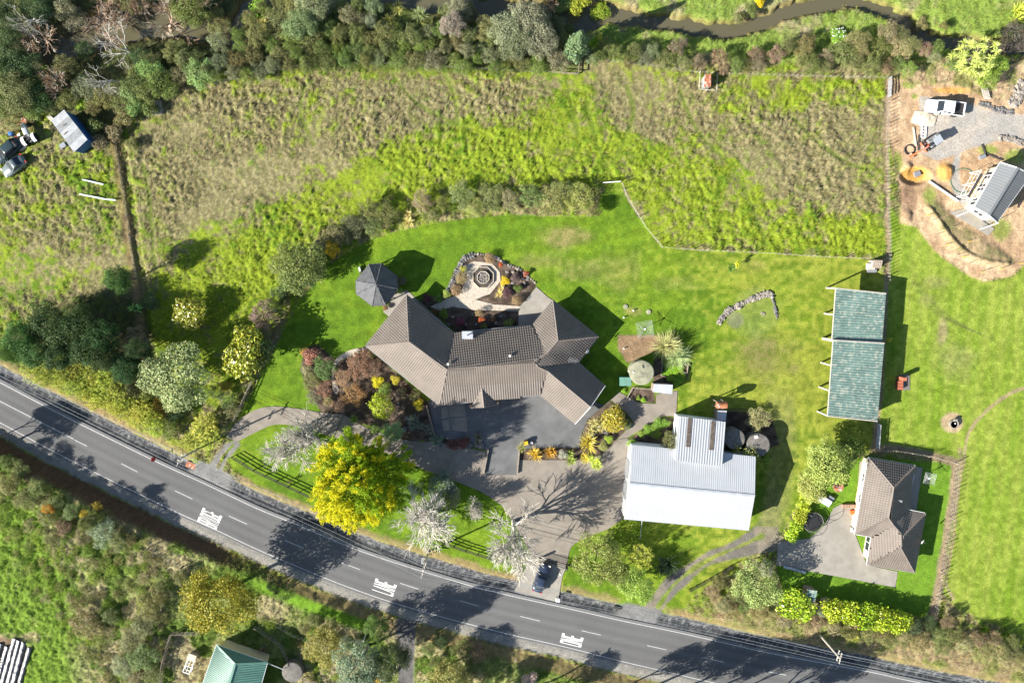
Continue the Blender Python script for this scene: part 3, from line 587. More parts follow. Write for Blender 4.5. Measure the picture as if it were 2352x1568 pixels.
# water
aw = offs(STW, 2.3); bw = offs(STW, -2.3); mw = MB()
for i in range(len(STW)-1): mw.quad((*aw[i], -0.85), (*bw[i], -0.85), (*bw[i+1], -0.85), (*aw[i+1], -0.85))
m, N_, L_ = newmat('stream_water'); b_ = N_['Principled BSDF']; b_.inputs['Base Color'].default_value = (0.085, 0.078, 0.045, 1); b_.inputs['Roughness'].default_value = 0.07
b_.inputs['Specular IOR Level'].default_value = 0.5
bp_ = N_.new('ShaderNodeBump'); nn_ = N_.new('ShaderNodeTexNoise'); nn_.inputs['Scale'].default_value = 1.5; bp_.inputs['Strength'].default_value = 0.08
L_.new(nn_.outputs[0], bp_.inputs['Height']); L_.new(bp_.outputs[0], b_.inputs['Normal'])
mw.build('stream', m, kind='structure')
# painted words on the lane, read by traffic heading up the road
STROKES = {'L': [(0, 0, .26, 1), (0, 0, 1, .13)], 'E': [(0, 0, .26, 1), (0, 0, 1, .13), (0, .44, .85, .56), (0, .87, 1, 1)], 'I': [(.3, 0, .7, 1)],
           'N': [(0, 0, .26, 1), (.74, 0, 1, 1), 'n'], 'A': ['a', (.2, .28, .8, .38)], 'O': [(0, .06, .26, .94), (.74, .06, 1, .94), (.08, 0, .92, .13), (.08, .87, .92, 1)],
           'B': [(0, 0, .26, 1), (0, 0, .9, .12), (0, .45, .9, .56), (0, .88, .9, 1), (.7, .07, 1, .47), (.7, .53, 1, .94)],
           'R': [(0, 0, .26, 1), (0, .42, .9, .54), (0, .88, .9, 1), (.7, .5, 1, .94), 'r'], 'D': [(0, 0, .26, 1), (0, 0, .85, .12), (0, .88, .85, 1), (.72, .08, 1, .92)],
           'G': [(0, .06, .26, .94), (.08, 0, .95, .12), (.08, .88, .95, 1), (.72, .05, 1, .45), (.5, .38, 1, .47), (.74, .75, 1, .95)]}
M_['letterpaint'] = stdmat('fresh_road_paint', (0.56, 0.56, 0.54), 0.7, var=0.12, scale=6, dirt=((0.22, 0.22, 0.22), 5, 0.62, 0.4))
def road_word(word, c, across, along, name):
    c = W(*c); root = empty('road_marking', (c.x, c.y, 0.056), 'white painted word %s stretched across the left lane' % word, 'road marking')
    # letter height runs up the road (up-left), letters read from lane edge to centre line
    p = Vector(min(LOW, key=lambda q: (q[0]-c.x)**2+(q[1]-c.y)**2)); i = [k for k, q in enumerate(LOW) if (Vector(q)-p).length < 1e-6][0]
    t = (Vector(LOW[i-2])-Vector(LOW[i+2])).normalized(); up = Vector((t.x, t.y, 0)); rt = Vector((-up.y, up.x, 0))
    if rt.y < 0: rt = -rt
    n = len(word); lw = across/(n+0.16*(n-1)) if 'I' not in word else across/(n-0.5+0.16*(n-1)); x = -across/2
    for ch in word:
        w = lw*(0.5 if ch == 'I' else 1); m = MB()
        def pt(u, v): return c*1+rt*(x+u*w)+up*((v-0.5)*along)+Vector((0, 0, 0.057))
        for s in STROKES[ch]:
            if s == 'n': m.quad(pt(.02, 1), pt(.28, 1), pt(.98, 0), pt(.72, 0))
            elif s == 'a': m.quad(pt(0, 0), pt(.26, 0), pt(.62, 1), pt(.38, 1)); m.quad(pt(.74, 0), pt(1, 0), pt(.62, 1), pt(.38, 1))
            elif s == 'r': m.quad(pt(.4, .46), pt(.66, .46), pt(1, 0), pt(.74, 0))
            else: m.quad(pt(s[0], s[1]), pt(s[2], s[1]), pt(s[2], s[3]), pt(s[0], s[3]))
        for k, v in enumerate(m.v): v.z += 0.0002*(k//4)
        m.build('letter', M_['letterpaint'], root); x += w+lw*0.16
road_word('BRIDGE', (482, 1190), 2.3, 3.2, 'bridge'); road_word('LANE', (883, 1348), 1.95, 3.4, 'lane'); road_word('ONE', (1313, 1469), 1.6, 3.4, 'one')
for P in ([(1014, 936), (1027, 932), (1031, 958), (1014, 962)], [(1030, 932), (1067, 929), (1070, 955), (1033, 958)], [(1015, 966), (1031, 962), (1034, 987), (1019, 990)], [(1035, 961), (1071, 957), (1075, 992), (1038, 987)]): sheet('yard_slab', P, 'concrete', 0.046)

# long grass: single blades standing in the rough paddocks
gy_, gx_ = np.nonzero((amp > 0.2) & (np.abs(GX) < 79) & (GY > -64) & (GY < 45) & (zone != 7))
NB = 230000; pick = RNG.integers(0, len(gy_), NB); py, px = gy_[pick], gx_[pick]
bx_ = GX[py, px]+RNG.uniform(-.1, .1, NB); by_ = GY[py, px]+RNG.uniform(-.1, .1, NB); bz_ = ZZ[py, px]-0.03
ang = 0.9+2.6*(vn(bx_*0.22, by_*0.22, 77)-.5)+RNG.normal(0, .8, NB); ln = RNG.uniform(.14, .46, NB); hgt = ln*RNG.uniform(.35, .9, NB)
tip = np.stack([bx_+np.cos(ang)*ln, by_+np.sin(ang)*ln, bz_+hgt], 1); wv = np.stack([-np.sin(ang), np.cos(ang), np.zeros(NB)], 1)*RNG.uniform(.025, .055, NB)[:, None]
b0_ = np.stack([bx_, by_, bz_], 1); BV = np.stack([b0_-wv, b0_+wv, tip], 1).reshape(-1, 3)
bc = col[py, px]*RNG.uniform(.8, 1.6, (NB, 1))*(1+.12*RNG.normal(size=(NB, 3)))
gob = link('grass', mesh_np('grass', BV, np.arange(NB*3).reshape(-1, 3), M_['blade'], False, np.repeat(np.clip(bc, .004, .6), 3, 0))); gob.color = (1, 1, 1, 1)
prop(gob, label='long dry and green grass standing in the paddocks', cat='grass', kind='stuff')
# ------------------------------------------------------------------ building kit
def newell(P):
    n = Vector((0, 0, 0))
    for a, b in zip(P, P[1:]+P[:1]): n += Vector(((a.y-b.y)*(a.z+b.z), (a.z-b.z)*(a.x+b.x), (a.x-b.x)*(a.y+b.y)))
    n.normalize(); return n if n.z > 0 else -n
def inset(P, d):
    n = len(P); out = []; A = sum(P[i][0]*P[(i+1) % n][1]-P[(i+1) % n][0]*P[i][1] for i in range(n)); sg = 1 if A > 0 else -1
    for i in range(n):
        p0, p1, p2 = (Vector((P[j % n][0], P[j % n][1])) for j in (i-1, i, i+1))
        d1 = (p1-p0).normalized(); d2 = (p2-p1).normalized(); n1 = Vector((-d1.y, d1.x))*sg; n2 = Vector((-d2.y, d2.x))*sg
        b = n1+n2; k = 2*d/max(b.length_squared, 0.5); out.append((p1.x+b.x*k, p1.y+b.y*k))
    return out
def up(v, z): return Vector((v.x, v.y, z))
_tile_cache = {}
def tile_mesh(w, c, mat):
    k = (w, c, mat)
    if k not in _tile_cache:
        prof = [(0, .012), (.22, .0), (.45, .045), (.72, .05), (1.0, .012)]; vs = []; n = len(prof)
        for y, dz in ((0, .045), (1.04*c, .004)):
            for u, h in prof: vs.append((u*w, y, h+dz))
        for u, h in prof: vs.append((u*w, 0.002, -0.01))
        fs = [(i, i+1, n+i+1, n+i) for i in range(n-1)]+[(2*n+i, 2*n+i+1, i+1, i) for i in range(n-1)]
        _tile_cache[k] = (np.array(vs), fs, None)
    return _tile_cache[k]
def tile_plane(P, root, mat, w=0.34, c=0.37, singles=0, flat=False):
    """one slope of a tiled roof: deck, then tiles laid course by course"""
    P = [Vector(p) for p in P]; n = newell(P); e = Vector((0, 0, 1)).cross(n).normalized(); s = n.cross(e)
    if s.z < 0: e, s = -e, -s
    o = min(P, key=lambda p: p.z); Q = [((p-o).dot(e), (p-o).dot(s)) for p in P]
    m = MB(); m.add(P, [tuple(range(len(P)))]); m.add([p-n*0.10 for p in P], [tuple(range(len(P)))])
    deck = m.build('roof', M_[mat], root)
    tv, tf, _ = tile_mesh(w, c, mat)
    if flat: tv = tv.copy(); tv[:, 2] = np.where(tv[:, 2] > 0.02, 0.03, tv[:, 2]); tv[:5, 2] = 0.04
    x0, x1 = min(q[0] for q in Q), max(q[0] for q in Q); y0, y1 = min(q[1] for q in Q), max(q[1] for q in Q)
    cs = [(x0+i*w, y0+j*c) for j in range(int((y1-y0)/c)+1) for i in range(-1, int((x1-x0)/w)+1)]
    cx = np.array([a+w/2 for a, b in cs]); cy = np.array([b+c/2 for a, b in cs])
    ok = inside(cx, cy, Q) & (pdist(cx, cy, Q, True) > 0.10)
    cs = [q for q, k in zip(cs, ok) if k]
    R = np.array([[e.x, s.x, n.x], [e.y, s.y, n.y], [e.z, s.z, n.z]]); oo = np.array(o)
    if singles:
        me = mesh_np('tile', tv, tf, M_[mat]); rm = Matrix(R.tolist()).to_4x4()
        inv = root.matrix_basis.inverted()
        for a, b in cs[:singles]:
            t = link('tile', me, deck); t.matrix_basis = inv @ (Matrix.Translation(o+e*a+s*b+n*0.005) @ rm)
        cs = cs[singles:]
    if cs:
        off = np.array([(a, b, 0.005) for a, b in cs]); k = len(tv)
        jit = 1+0.0*off[:, :1]
        A = (tv[None]+off[:, None]+np.stack([np.zeros(len(cs)), np.zeros(len(cs)), RNG.uniform(-.003, .003, len(cs))], -1)[:, None]).reshape(-1, 3) @ R.T+oo
        B = np.array(root.matrix_basis.inverted()); A = A @ B[:3, :3].T+B[:3, 3]
        F = (np.array(tf)[None]+(np.arange(len(cs))*k)[:, None, None]).reshape(-1, 4)
        t = link('tile', mesh_np('tile', A, F, M_[mat]), deck); prop(t, kind='stuff')
    return deck
def caps(root, edges, mat, w=0.26):
    for a, b in edges:
        a = Vector(a); b = Vector(b); d = (b-a).normalized(); r = d.cross(Vector((0, 0, 1))).normalized()
        m = MB(); k = max(1, int((b-a).length/0.42))
        for i in range(k):
            p = a.lerp(b, i/k); q = a.lerp(b, (i+1)/k); lift = Vector((0, 0, .10)); z0 = Vector((0, 0, .012))
            m.add([p-r*w/2+z0, p+lift+z0, p+r*w/2+z0, q-r*w/2, q+lift, q+r*w/2], [(0, 1, 4, 3), (1, 2, 5, 4), (0, 2, 1)])
        m.build('ridge_cap', M_[mat], root)
def gutters(root, edges, mat='steel', w=0.12):
    for a, b in edges:
        m = MB(); m.beam(Vector(a)-Vector((0, 0, .06)), Vector(b)-Vector((0, 0, .06)), w, 0.11); m.build('gutter', M_[mat], root)
def walls(root, outline, z0, z1, mat, d=0.5):
    m = MB(); m.prism(inset(outline, d), z0, z1); return m.build('wall', M_[mat], root)
def corr(root, c00, c10, c11, c01, mat, pitch=0.25, depth=0.035, name='roof', sheets=1, thick=True):
    """ribbed metal roofing: ribs run from edge c00-c10 to edge c01-c11; laid in side-by-side sheets"""
    c00, c10, c11, c01 = (Vector(c) for c in (c00, c10, c11, c01)); n = newell([c00, c10, c11, c01])
    L = (c10-c00).length; k = max(4, int(L/pitch)); k = (k//sheets)*sheets; per = k//sheets; res = []
    for sidx in range(sheets):
        m = MB(); vs = []; hs = (0, 0, depth, depth)
        us = []
        for i in range(sidx*per, (sidx+1)*per):
            for f, h in ((0, 0), (.5, 0), (.62, depth), (.88, depth)): us.append(((i+f)/k, h))
        us.append(((sidx+1)*per/k, 0))
        lift = n*(0.006*(sidx % 2))
        for u, h in us:
            a = c00.lerp(c10, u)+n*h+lift; b = c01.lerp(c11, u)+n*h+lift; vs += [a, b]
        fs = [(2*i, 2*i+2, 2*i+3, 2*i+1) for i in range(len(us)-1)]
        m.add(vs, fs)
        if thick: m.add([v-n*0.03 for v in (vs[0], vs[-2], vs[-1], vs[1])], [(0, 1, 2, 3)])
        mm = mat[sidx % len(mat)] if isinstance(mat, (list, tuple)) else mat
        res.append(m.build(name, M_[mm], root))
    return res
def corr_poly(root, P, mat, pitch=0.28, depth=0.045, name='roof'):
    P = [Vector(p) for p in P]; n = newell(P); e = Vector((0, 0, 1)).cross(n).normalized(); s = n.cross(e)
    if s.z < 0: e, s = -e, -s
    o = P[0]; Q = [((p-o).dot(e), (p-o).dot(s)) for p in P]; m = MB(); m.add(P, [tuple(range(len(P)))]); m.add([p-n*.06 for p in P], [tuple(range(len(P)))])
    x = min(q[0] for q in Q)+pitch/2; x1 = max(q[0] for q in Q)
    while x < x1:
        ys = sorted(a[1]+(b[1]-a[1])*(x-a[0])/(b[0]-a[0]) for a, b in zip(Q, Q[1:]+Q[:1]) if (a[0] > x) != (b[0] > x))
        if len(ys) >= 2:
            c, d = (o+e*x+s*y for y in (ys[0], ys[-1])); w = pitch*.22
            m.add([c-e*w, c+n*depth, c+e*w, d-e*w, d+n*depth, d+e*w], [(0, 1, 4, 3), (1, 2, 5, 4)])
        x += pitch
    return m.build(name, M_[mat], root)
def window(root, a, b, z0, z1, out, frame='white'):
    """a window standing on wall line a-b, facing out"""
    a = Vector((a[0], a[1], 0)); b = Vector((b[0], b[1], 0)); o = Vector((out[0], out[1], 0)).normalized(); t = (b-a).normalized()
    m = MB(); zz = lambda p, z: Vector((p.x, p.y, z))
    for p, q in (((a, z0), (b, z0)), ((a, z1), (b, z1)), ((a, z0), (a, z1)), ((b, z0), (b, z1)), ((a.lerp(b, .5), z0), (a.lerp(b, .5), z1))):
        m.beam(zz(p[0], p[1])+o*.05, zz(q[0], q[1])+o*.05, 0.07, 0.07)
    w = m.build('window', M_[frame], root)
    g = MB(); g.quad(zz(a, z0)+o*.03, zz(b, z0)+o*.03, zz(b, z1)+o*.03, zz(a, z1)+o*.03); g.build('pane', M_['glass'], w)

# ------------------------------------------------------------------ main house
ZE, ZR = 2.55, 4.35
def wz(z, *pts): return [W(x, y, z) for x, y in pts]
A, B_, C_, D_, E_, F_, H_, G1, G2, L_s, S1 = wz(ZE, (934, 677), (839, 794), (1042, 764), (1223, 746), (1270, 689), (1375, 773), (1329, 832), (1390, 886), (1321, 973), (1241, 907), (1009, 931))
R1, R2, M1, J_, R3, K_ = wz(ZR, (939, 784), (1027, 848), (1227, 830), (1257, 811), (1282, 782), (1236, 842))
GK, GE = wz(4.1, (1258, 852), (1357, 934))
house = empty('house', W(1110, 840), 'large brown tiled house with angled wings round a courtyard', 'house')
n_single = {'P5': 300}
for nm, P in (('P1', [A, B_, R1]), ('P2', [A, R1, R2, C_]), ('P3', [B_, S1, R2, R1]), ('P4', [C_, R2, M1, J_, D_]), ('P5', [S1, L_s, GK, K_, M1, R2]), ('P6', [D_, J_, R3, E_]), ('P7', [E_, R3, F_]), ('P8', [F_, R3, J_, M1, K_, H_]), ('P9', [K_, GK, GE, G1, H_]), ('P10', [GK, L_s, G2, GE])):
    tile_plane(P, house, 'tile', singles=n_single.get(nm, 0))
caps(house, [(A, R1), (B_, R1), (R1, R2), (R2, M1), (S1, R2), (E_, R3), (F_, R3), (R3, J_), (J_, M1), (M1, K_), (K_, GK), (GK, GE)], 'ridge')
outl = [B_, S1, L_s, G2, G1, H_, F_, E_, D_, C_, A]
gutters(house, [(a, b) for a, b in zip(outl, outl[1:]+outl[:1]) if (a, b) != (G2, G1)])
wl_ = walls(house, [(p.x, p.y) for p in outl], 0, 2.52, 'brick', 0.55)
gm = MB(); gi = [G1.lerp(GK, 0.06), G2.lerp(GK, 0.06), GE.lerp(GK, 0.06)-Vector((0, 0, .12))]; gm.add([gi[0], gi[1], gi[2]], [(0, 1, 2)]); gm.build('gable', M_['brick'], house)
gb = MB(); gb.beam(G1, GE, .06, .2); gb.beam(G2, GE, .06, .2); gb.build('barge_board', M_['white'], house)
pe = wz(3.35, (1107, 892), (1112, 936)); pc = wz(ZE, (1080, 938), (1142, 931))
tile_plane([pe[0], pc[0], pe[1]], house, 'tile'); tile_plane([pe[0], pe[1], pc[1]], house, 'tile'); caps(house, [(pe[0], pe[1])], 'ridge')
pp = MB()
for q in pc: pp.box((q.x, q.y+0.35, 1.25), (0.3, 0.3, 2.5))
pp.build('porch_post', M_['brick'], house)
ch = W(1074, 769, 3.8); cm = MB(); cm.box((ch.x, ch.y, 3.5), (1.55, 1.1, 1.4)); chm = cm.build('chimney', M_['galv'], house)
fm = MB(); fm.lathe([(.09, 4.2), (.09, 4.65), (.16, 4.66), (.16, 4.76), (0.0, 4.8)], (ch.x, ch.y, 0), 10); fm.build('flue', M_['steel'], chm)
for x, y, z in ((1029, 836, 4.6), (1171, 817, 4.5)):
    p = W(x, y, z); vm = MB(); vm.box((p.x, p.y, z), (.3, .3, .3)); vm.build('roof_vent', M_['plastic'], house)
def dish(root, x, y, z, r=0.38):
    p = W(x, y, z); M = Matrix.Rotation(math.radians(55), 3, 'Y') @ Matrix.Rotation(math.radians(30), 3, 'X')
    m = MB(); m.lathe([(0, -.08), (r*.5, -.05), (r*.85, .0), (r, .05), (r*.97, .06), (r*.8, .01), (0, -.06)], p, 14, M); d = m.build('satellite_dish', M_['plastic'], root, True)
    m = MB(); m.tube([p-Vector((0, 0, .7)), p], .025, 6); m.tube([p, p+M @ Vector((0, 0, .4))], .015, 5); m.build('dish_arm', M_['steel'], d)
dish(house, 1349, 807, 3.0)
def aerial(root, x, y, z):
    p = W(x, y, z); m = MB(); m.tube([p-Vector((0, 0, 1.4)), p], .025, 6); a = p+Vector((-1.3, .35, 0)); m.tube([p, a], .02, 5)
    for i in range(8):
        q = p.lerp(a, .1+i*.12); m.tube([q-Vector((.12, .38, 0)), q+Vector((.12, .38, 0))], .012, 4)
    m.build('tv_aerial', M_['steel'], root)
aerial(house, 1327, 830, 4.2)
wi = inset([(p.x, p.y) for p in outl], 0.55)
for i, fr in ((0, .3), (0, .7), (1, .2), (1, .45), (2, .5), (6, .5), (8, .5), (9, .3), (9, .7), (10, .4)):
    a = Vector(wi[i]); b = Vector(wi[(i+1) % len(wi)]); d = (b-a).normalized(); c_ = a.lerp(b, fr); o_ = Vector((d.y, -d.x)); cen = Vector((house.location.x, house.location.y))
    window(house, c_-d*.9, c_+d*.9, 0.9, 2.0, o_)
dm = MB(); a = Vector(wi[2]); b = Vector(wi[3]); d = (b-a).normalized()
dm.beam((a+d*1.2).to_3d()+Vector((0, 0, 1.1)), (b-d*1.2).to_3d()+Vector((0, 0, 1.1)), .1, 2.1); dm.build('garage_door', M_['white'], house)

# ------------------------------------------------------------------ gazebo
gz_c = W(864, 653, 4.9); gaz = empty('gazebo', (gz_c.x, gz_c.y, 0), 'octagonal gazebo with a dark grey shingle roof on the lawn', 'gazebo')
gv = wz(2.7, (847, 607), (876, 605), (911, 633), (914, 663), (886, 701), (855, 703), (818, 675), (817, 645))
for i in range(8): tile_plane([gz_c, gv[i], gv[(i+1) % 8]], gaz, 'slate', w=0.5, c=0.2, flat=True)
caps(gaz, [(p, gz_c) for p in gv], 'slate', 0.2); gutters(gaz, list(zip(gv, gv[1:]+gv[:1])), 'darktimber', 0.08)
for p in gv:
    q = Vector((p.x, p.y, 0)).lerp(Vector((gz_c.x, gz_c.y, 0)), 0.14); m = MB(); m.box((q.x, q.y, 1.35), (.14, .14, 2.7)); m.build('post', M_['darktimber'], gaz)
m = MB(); m.prism([(Vector((p.x, p.y)).lerp(Vector((gz_c.x, gz_c.y)), .1))[:] for p in gv], 0.0, 0.14); m.build('floor_deck', M_['concrete2'], gaz)
m = MB()
for i in range(8):
    a, b = (Vector((p.x, p.y, .9)).lerp(Vector((gz_c.x, gz_c.y, .9)), .14) for p in (gv[i], gv[(i+1) % 8]))
    if i != 3: m.beam(a, b, .06, .1); m.beam(a-Vector((0, 0, .4)), b-Vector((0, 0, .4)), .05, .06)
m.build('rail', M_['darktimber'], gaz)

# ------------------------------------------------------------------ white workshop with annex
shed = empty('workshop_shed', W(1585, 1125), 'large white metal workshop with low gable roof beside the driveway', 'shed')
U0, U1, DL_, DR_ = wz(3.5, (1451, 1022), (1736, 1049), (1433, 1191), (1720, 1217)); RL, RR = wz(4.7, (1446, 1110), (1734, 1138))
corr(shed, U0, U1, RR, RL, 'whiteroof', 0.24, 0.014, sheets=20); corr(shed, DL_, DR_, RR, RL, 'whiteroof', 0.24, 0.010, sheets=20)
m = MB(); r_ = (RR-RL).normalized()
for sg in (1, -1):
    off = Vector((-r_.y, r_.x, 0))*0.2*sg-Vector((0, 0, .02)); m.quad(RL+Vector((0, 0, .06)), RR+Vector((0, 0, .06)), RR+off+Vector((0, 0, .05)), RL+off+Vector((0, 0, .05)))
m.build('ridge_cap', M_['galv'], shed)
gutters(shed, [(U0, U1), (DL_, DR_)], 'galv', .14)
out4 = [(p.x, p.y) for p in (DL_, DR_, U1, U0)]; i4 = inset(out4, 0.12); walls(shed, out4, 0, 3.42, 'white', 0.14)
m = MB()
for a, b, r in ((i4[3], i4[0], RL), (i4[1], i4[2], RR)):
    cpt = Vector(((a[0]+b[0])/2, (a[1]+b[1])/2, 0)); rr_ = Vector((r.x, r.y, 0)).lerp(cpt, .0); dirn = (Vector((shed.location.x, shed.location.y, 0))-rr_).normalized()*0.14
    m.add([(a[0], a[1], 3.4), (b[0], b[1], 3.4), (r.x+dirn.x, r.y+dirn.y, 4.6)], [(0, 1, 2)])
m.build('gable', M_['white'], shed)
# ribs on the gable wall facing the yard, two roller doors
m = MB(); a = Vector((*i4[3], 0)); b = Vector((*i4[0], 0)); d = (b-a).normalized(); o_ = Vector((-1, 0, 0)); L = (b-a).length
for i in range(int(L/.3)):
    p = a+d*(.15+i*.3)+o_*.03; h = 3.4+1.15*(1-abs(i*.3+.15-L/2)/(L/2)); m.beam(p, p+Vector((0, 0, h)), .06, .05)
m.build('wall_ribs', M_['galv'], shed, kind='stuff')
for f in (.36, .66):
    m = MB(); p = a.lerp(b, f)+o_*.09; m.beam(p-d*1.3+Vector((0, 0, 1.35)), p+d*1.3+Vector((0, 0, 1.35)), .06, 2.6); m.build('roller_door', M_['steel'], shed)
dp = MB(); p = W(1476, 1195, 3.2); q = W(1470, 1238, 0.1); dp.tube([p, p-Vector((0, 0, .4)), Vector((q.x, q.y, .12))], .06, 6); dp.build('downpipe', M_['galv'], shed)
ann = empty('shed_annex', W(1608, 1015), 'ribbed white annex with two dark skylight strips behind the workshop', 'shed')
a0, a1 = wz(3.5, (1560, 957), (1667, 970)); b1, b0 = wz(4.75, (1659, 1071), (1552, 1057))
corr(ann, a0, a1, b1, b0, 'whiteroof', 0.30, 0.04, sheets=6)
for f0, f1 in ((.19, .28), (.69, .78)):
    pts = [a0.lerp(a1, f0), a0.lerp(a1, f1), b0.lerp(b1, f1), b0.lerp(b1, f0)]; far = 0.66
    q0, q1 = pts[0], pts[1]; q3, q2 = pts[0].lerp(pts[3], far), pts[1].lerp(pts[2], far); zz_ = Vector((0, 0, .05))
    corr(ann, q0+zz_, q1+zz_, q2+zz_, q3+zz_, 'brownmetal', 0.24, 0.04, 'skylight')
walls(ann, [(p.x, p.y) for p in (b0, b1, a1, a0)], 0, 3.45, 'white', 0.12)
m = MB(); m.add([b0-Vector((0, 0, .05)), b1-Vector((0, 0, .05)), up(b1, 3.5), up(b0, 3.5)], [(0, 1, 2, 3)]); m.add([b0, a0, up(b0, 3.3)], [(0, 1, 2)]); m.add([b1, a1, up(b1, 3.3)], [(0, 1, 2)]); m.build('upper_wall', M_['galv'], ann)
gutters(ann, [(a0, a1)], 'white')

# ------------------------------------------------------------------ green open-fronted pole shed, two bays of roof
def pole_shed(label, tl, tr, br, bl, zl, zr, npost, name):
    p = wz(zl, tl, bl); q = wz(zr, tr, br); r = empty(name, W((tl[0]+tr[0])/2, (tl[1]+bl[1])/2), label, 'shed', 'green pole shed bays')
    corr(r, p[1], p[0], q[0], q[1], 'greenroof', 0.33, 0.05, sheets=max(1, int((p[0]-p[1]).length/1.6)))
    for i in range(npost):
        t = i/(npost-1); a = p[0].lerp(p[1], t); b = q[0].lerp(q[1], t); i_ = (b-a).normalized()*0.12; m = MB()
        m.beam((a.x+i_.x, a.y+i_.y, 0), (a.x+i_.x, a.y+i_.y, zl-.05), .2, .2); m.build('post', M_['paletimber'], r)
        m = MB(); m.beam(a+i_-Vector((0, 0, .16)), b-i_-Vector((0, 0, .16)), .08, .2); m.build('rafter', M_['timber'], r)
    back = MB(); a, b = q; back.prism(inset([(v.x, v.y) for v in (p[1], q[1], q[0], p[0])], .1)[1:3]+[(b.x-.35, b.y), (a.x-.35, a.y)][::1], 0, zr-.1); back.build('back_wall', M_['greenroof'], r)
    m = MB(); m.beam(p[0]-Vector((0, 0, .1)), p[1]-Vector((0, 0, .1)), .06, .22); m.build('fascia', M_['paletimber'], r)
    for a, b, zc in ((p[0], q[0], 0), (p[1], q[1], 0)):
        m = MB(); m.beam(a+Vector((0, 0, .05)), b+Vector((0, 0, .05)), .16, .06); m.build('barge_board', M_['paletimber'], r)
    return r
pole_shed('lower-roofed green metal bay of the open-fronted pole shed, by the hen house', (1920, 662), (2035, 674), (2026, 786), (1911, 783), 3.5, 2.8, 3, 'pole_shed')
pole_shed('longer higher green metal bay of the open-fronted pole shed', (1914, 781), (2031, 788), (2015, 967), (1901, 955), 3.9, 3.2, 4, 'pole_shed')

# ------------------------------------------------------------------ second tiled house
ZR2 = 3.95
a, b, d, e, f, g, h, i_ = wz(2.5, (1995, 1050), (2103, 1069), (2085, 1170), (2126, 1178), (2101, 1315), (1991, 1296), (2001, 1233), (1963, 1226))
r1, r2, r3, r4, v = wz(ZR2, (2053, 1119), (2041, 1189), (2075, 1230), (2069, 1257), (2053, 1206))
house2 = empty('house', W(2040, 1180), 'smaller brown tiled house with concrete yard beside the hay field', 'house')
for P in ([a, r1, b], [b, r1, r2, v, d], [d, v, r3, e], [e, r3, r4, f], [f, r4, g], [g, r4, r3, v, h], [h, v, r2, i_], [i_, r2, r1, a]): tile_plane(P, house2, 'tile')
caps(house2, [(a, r1), (b, r1), (r1, r2), (i_, r2), (r2, v), (v, r3), (e, r3), (r3, r4), (f, r4), (g, r4)], 'ridge')
o2 = [a, i_, h, g, f, e, d, b]; gutters(house2, list(zip(o2, o2[1:]+o2[:1])), 'white'); walls(house2, [(p.x, p.y) for p in o2], 0, 2.45, 'cream', .5)
w2 = inset([(p.x, p.y) for p in o2], .5); a_ = Vector(w2[2]); b__ = Vector(w2[3]); d_ = (b__-a_).normalized()
window(house2, a_+d_*.5, a_+d_*3.0, 0.3, 2.1, (-1, 0)); a_ = Vector(w2[0]); b__ = Vector(w2[1]); window(house2, a_.lerp(b__, .2), a_.lerp(b__, .32), .9, 2.1, (-1, 0)); window(house2, a_.lerp(b__, .5), a_.lerp(b__, .62), .9, 2.1, (-1, 0))
dish(house2, 2119, 1243, 2.9, .42); p = W(2069, 1150, 4.0); m = MB(); m.lathe([(.1, 3.4), (.1, 4.1), (.18, 4.1), (.18, 4.2), (0, 4.25)], (p.x, p.y, 0), 8); m.build('flue', M_['steel'], house2)

# ------------------------------------------------------------------ green-roofed house across the road
NW, NE, SE, SW_ = wz(3.9, (497, 1480), (614, 1521), (580, 1640), (440, 1640)); k1, k2 = wz(5.4, (540, 1524), (512, 1620))
house3 = empty('house', G(530, 1560), 'green metal hip-roofed house below the road, cut by the bottom edge', 'house')
for P in ([NW, NE, k1], [NE, SE, k2, k1], [SW_, NW, k1, k2], [SE, SW_, k2]): corr_poly(house3, P, 'greenroof2')
for x, y in ((NW, k1), (NE, k1), (k1, k2)):
    m = MB(); m.beam(x+Vector((0, 0, .06)), y+Vector((0, 0, .06)), .3, .05); m.build('ridge_cap', M_['greenroof2'], house3)
gutters(house3, [(NW, NE), (NE, SE), (SW_, NW)], 'white'); walls(house3, [(p.x, p.y) for p in (NW, SW_, SE, NE)], 0.3, 3.85, 'cream', .45)

# ------------------------------------------------------------------ new gabled house on the right edge
house4 = empty('house', W(2290, 450), 'half-built cream gabled house with dark grey metal roof and scaffold', 'house')
l0, l1 = wz(3.3, (2238, 476), (2297, 373)); c0, c1 = wz(4.9, (2271, 494), (2338, 386)); q0, q1 = wz(3.3, (2290, 511), (2368, 401))
corr(house4, l0, l1, c1, c0, 'greyroof', .3, .012, sheets=6); corr(house4, q0, q1, c1, c0, 'greyroof', .3, .012, sheets=6)
m = MB(); m.beam(c0+Vector((0, 0, .06)), c1+Vector((0, 0, .06)), .34, .06); m.build('ridge_cap', M_['greyroof'], house4)
gutters(house4, [(l0, l1), (q0, q1)], 'white', .10)
m = MB(); m.beam(l0, c0, .07, .22); m.beam(c0, q0, .07, .22); m.beam(l1, c1, .07, .22); m.beam(c1, q1, .07, .22); m.build('barge_board', M_['white'], house4)
o4 = [(p.x, p.y) for p in (l0, q0, q1, l1)]; w4 = inset(o4, .38); walls(house4, o4, 0, 3.28, 'cream', .38)
m = MB(); t = (c1-c0).normalized()*.38
m.add([(*w4[0], 3.25), (*w4[1], 3.25), tuple(c0+t-Vector((0, 0, .12)))], [(0, 1, 2)]); m.add([(*w4[2], 3.25), (*w4[3], 3.25), tuple(c1-t-Vector((0, 0, .12)))], [(0, 1, 2)]); m.build('gable', M_['cream'], house4)
A4, B4, C4, D4 = (Vector(p) for p in w4); td = (D4-A4).normalized(); te = (B4-A4).normalized()
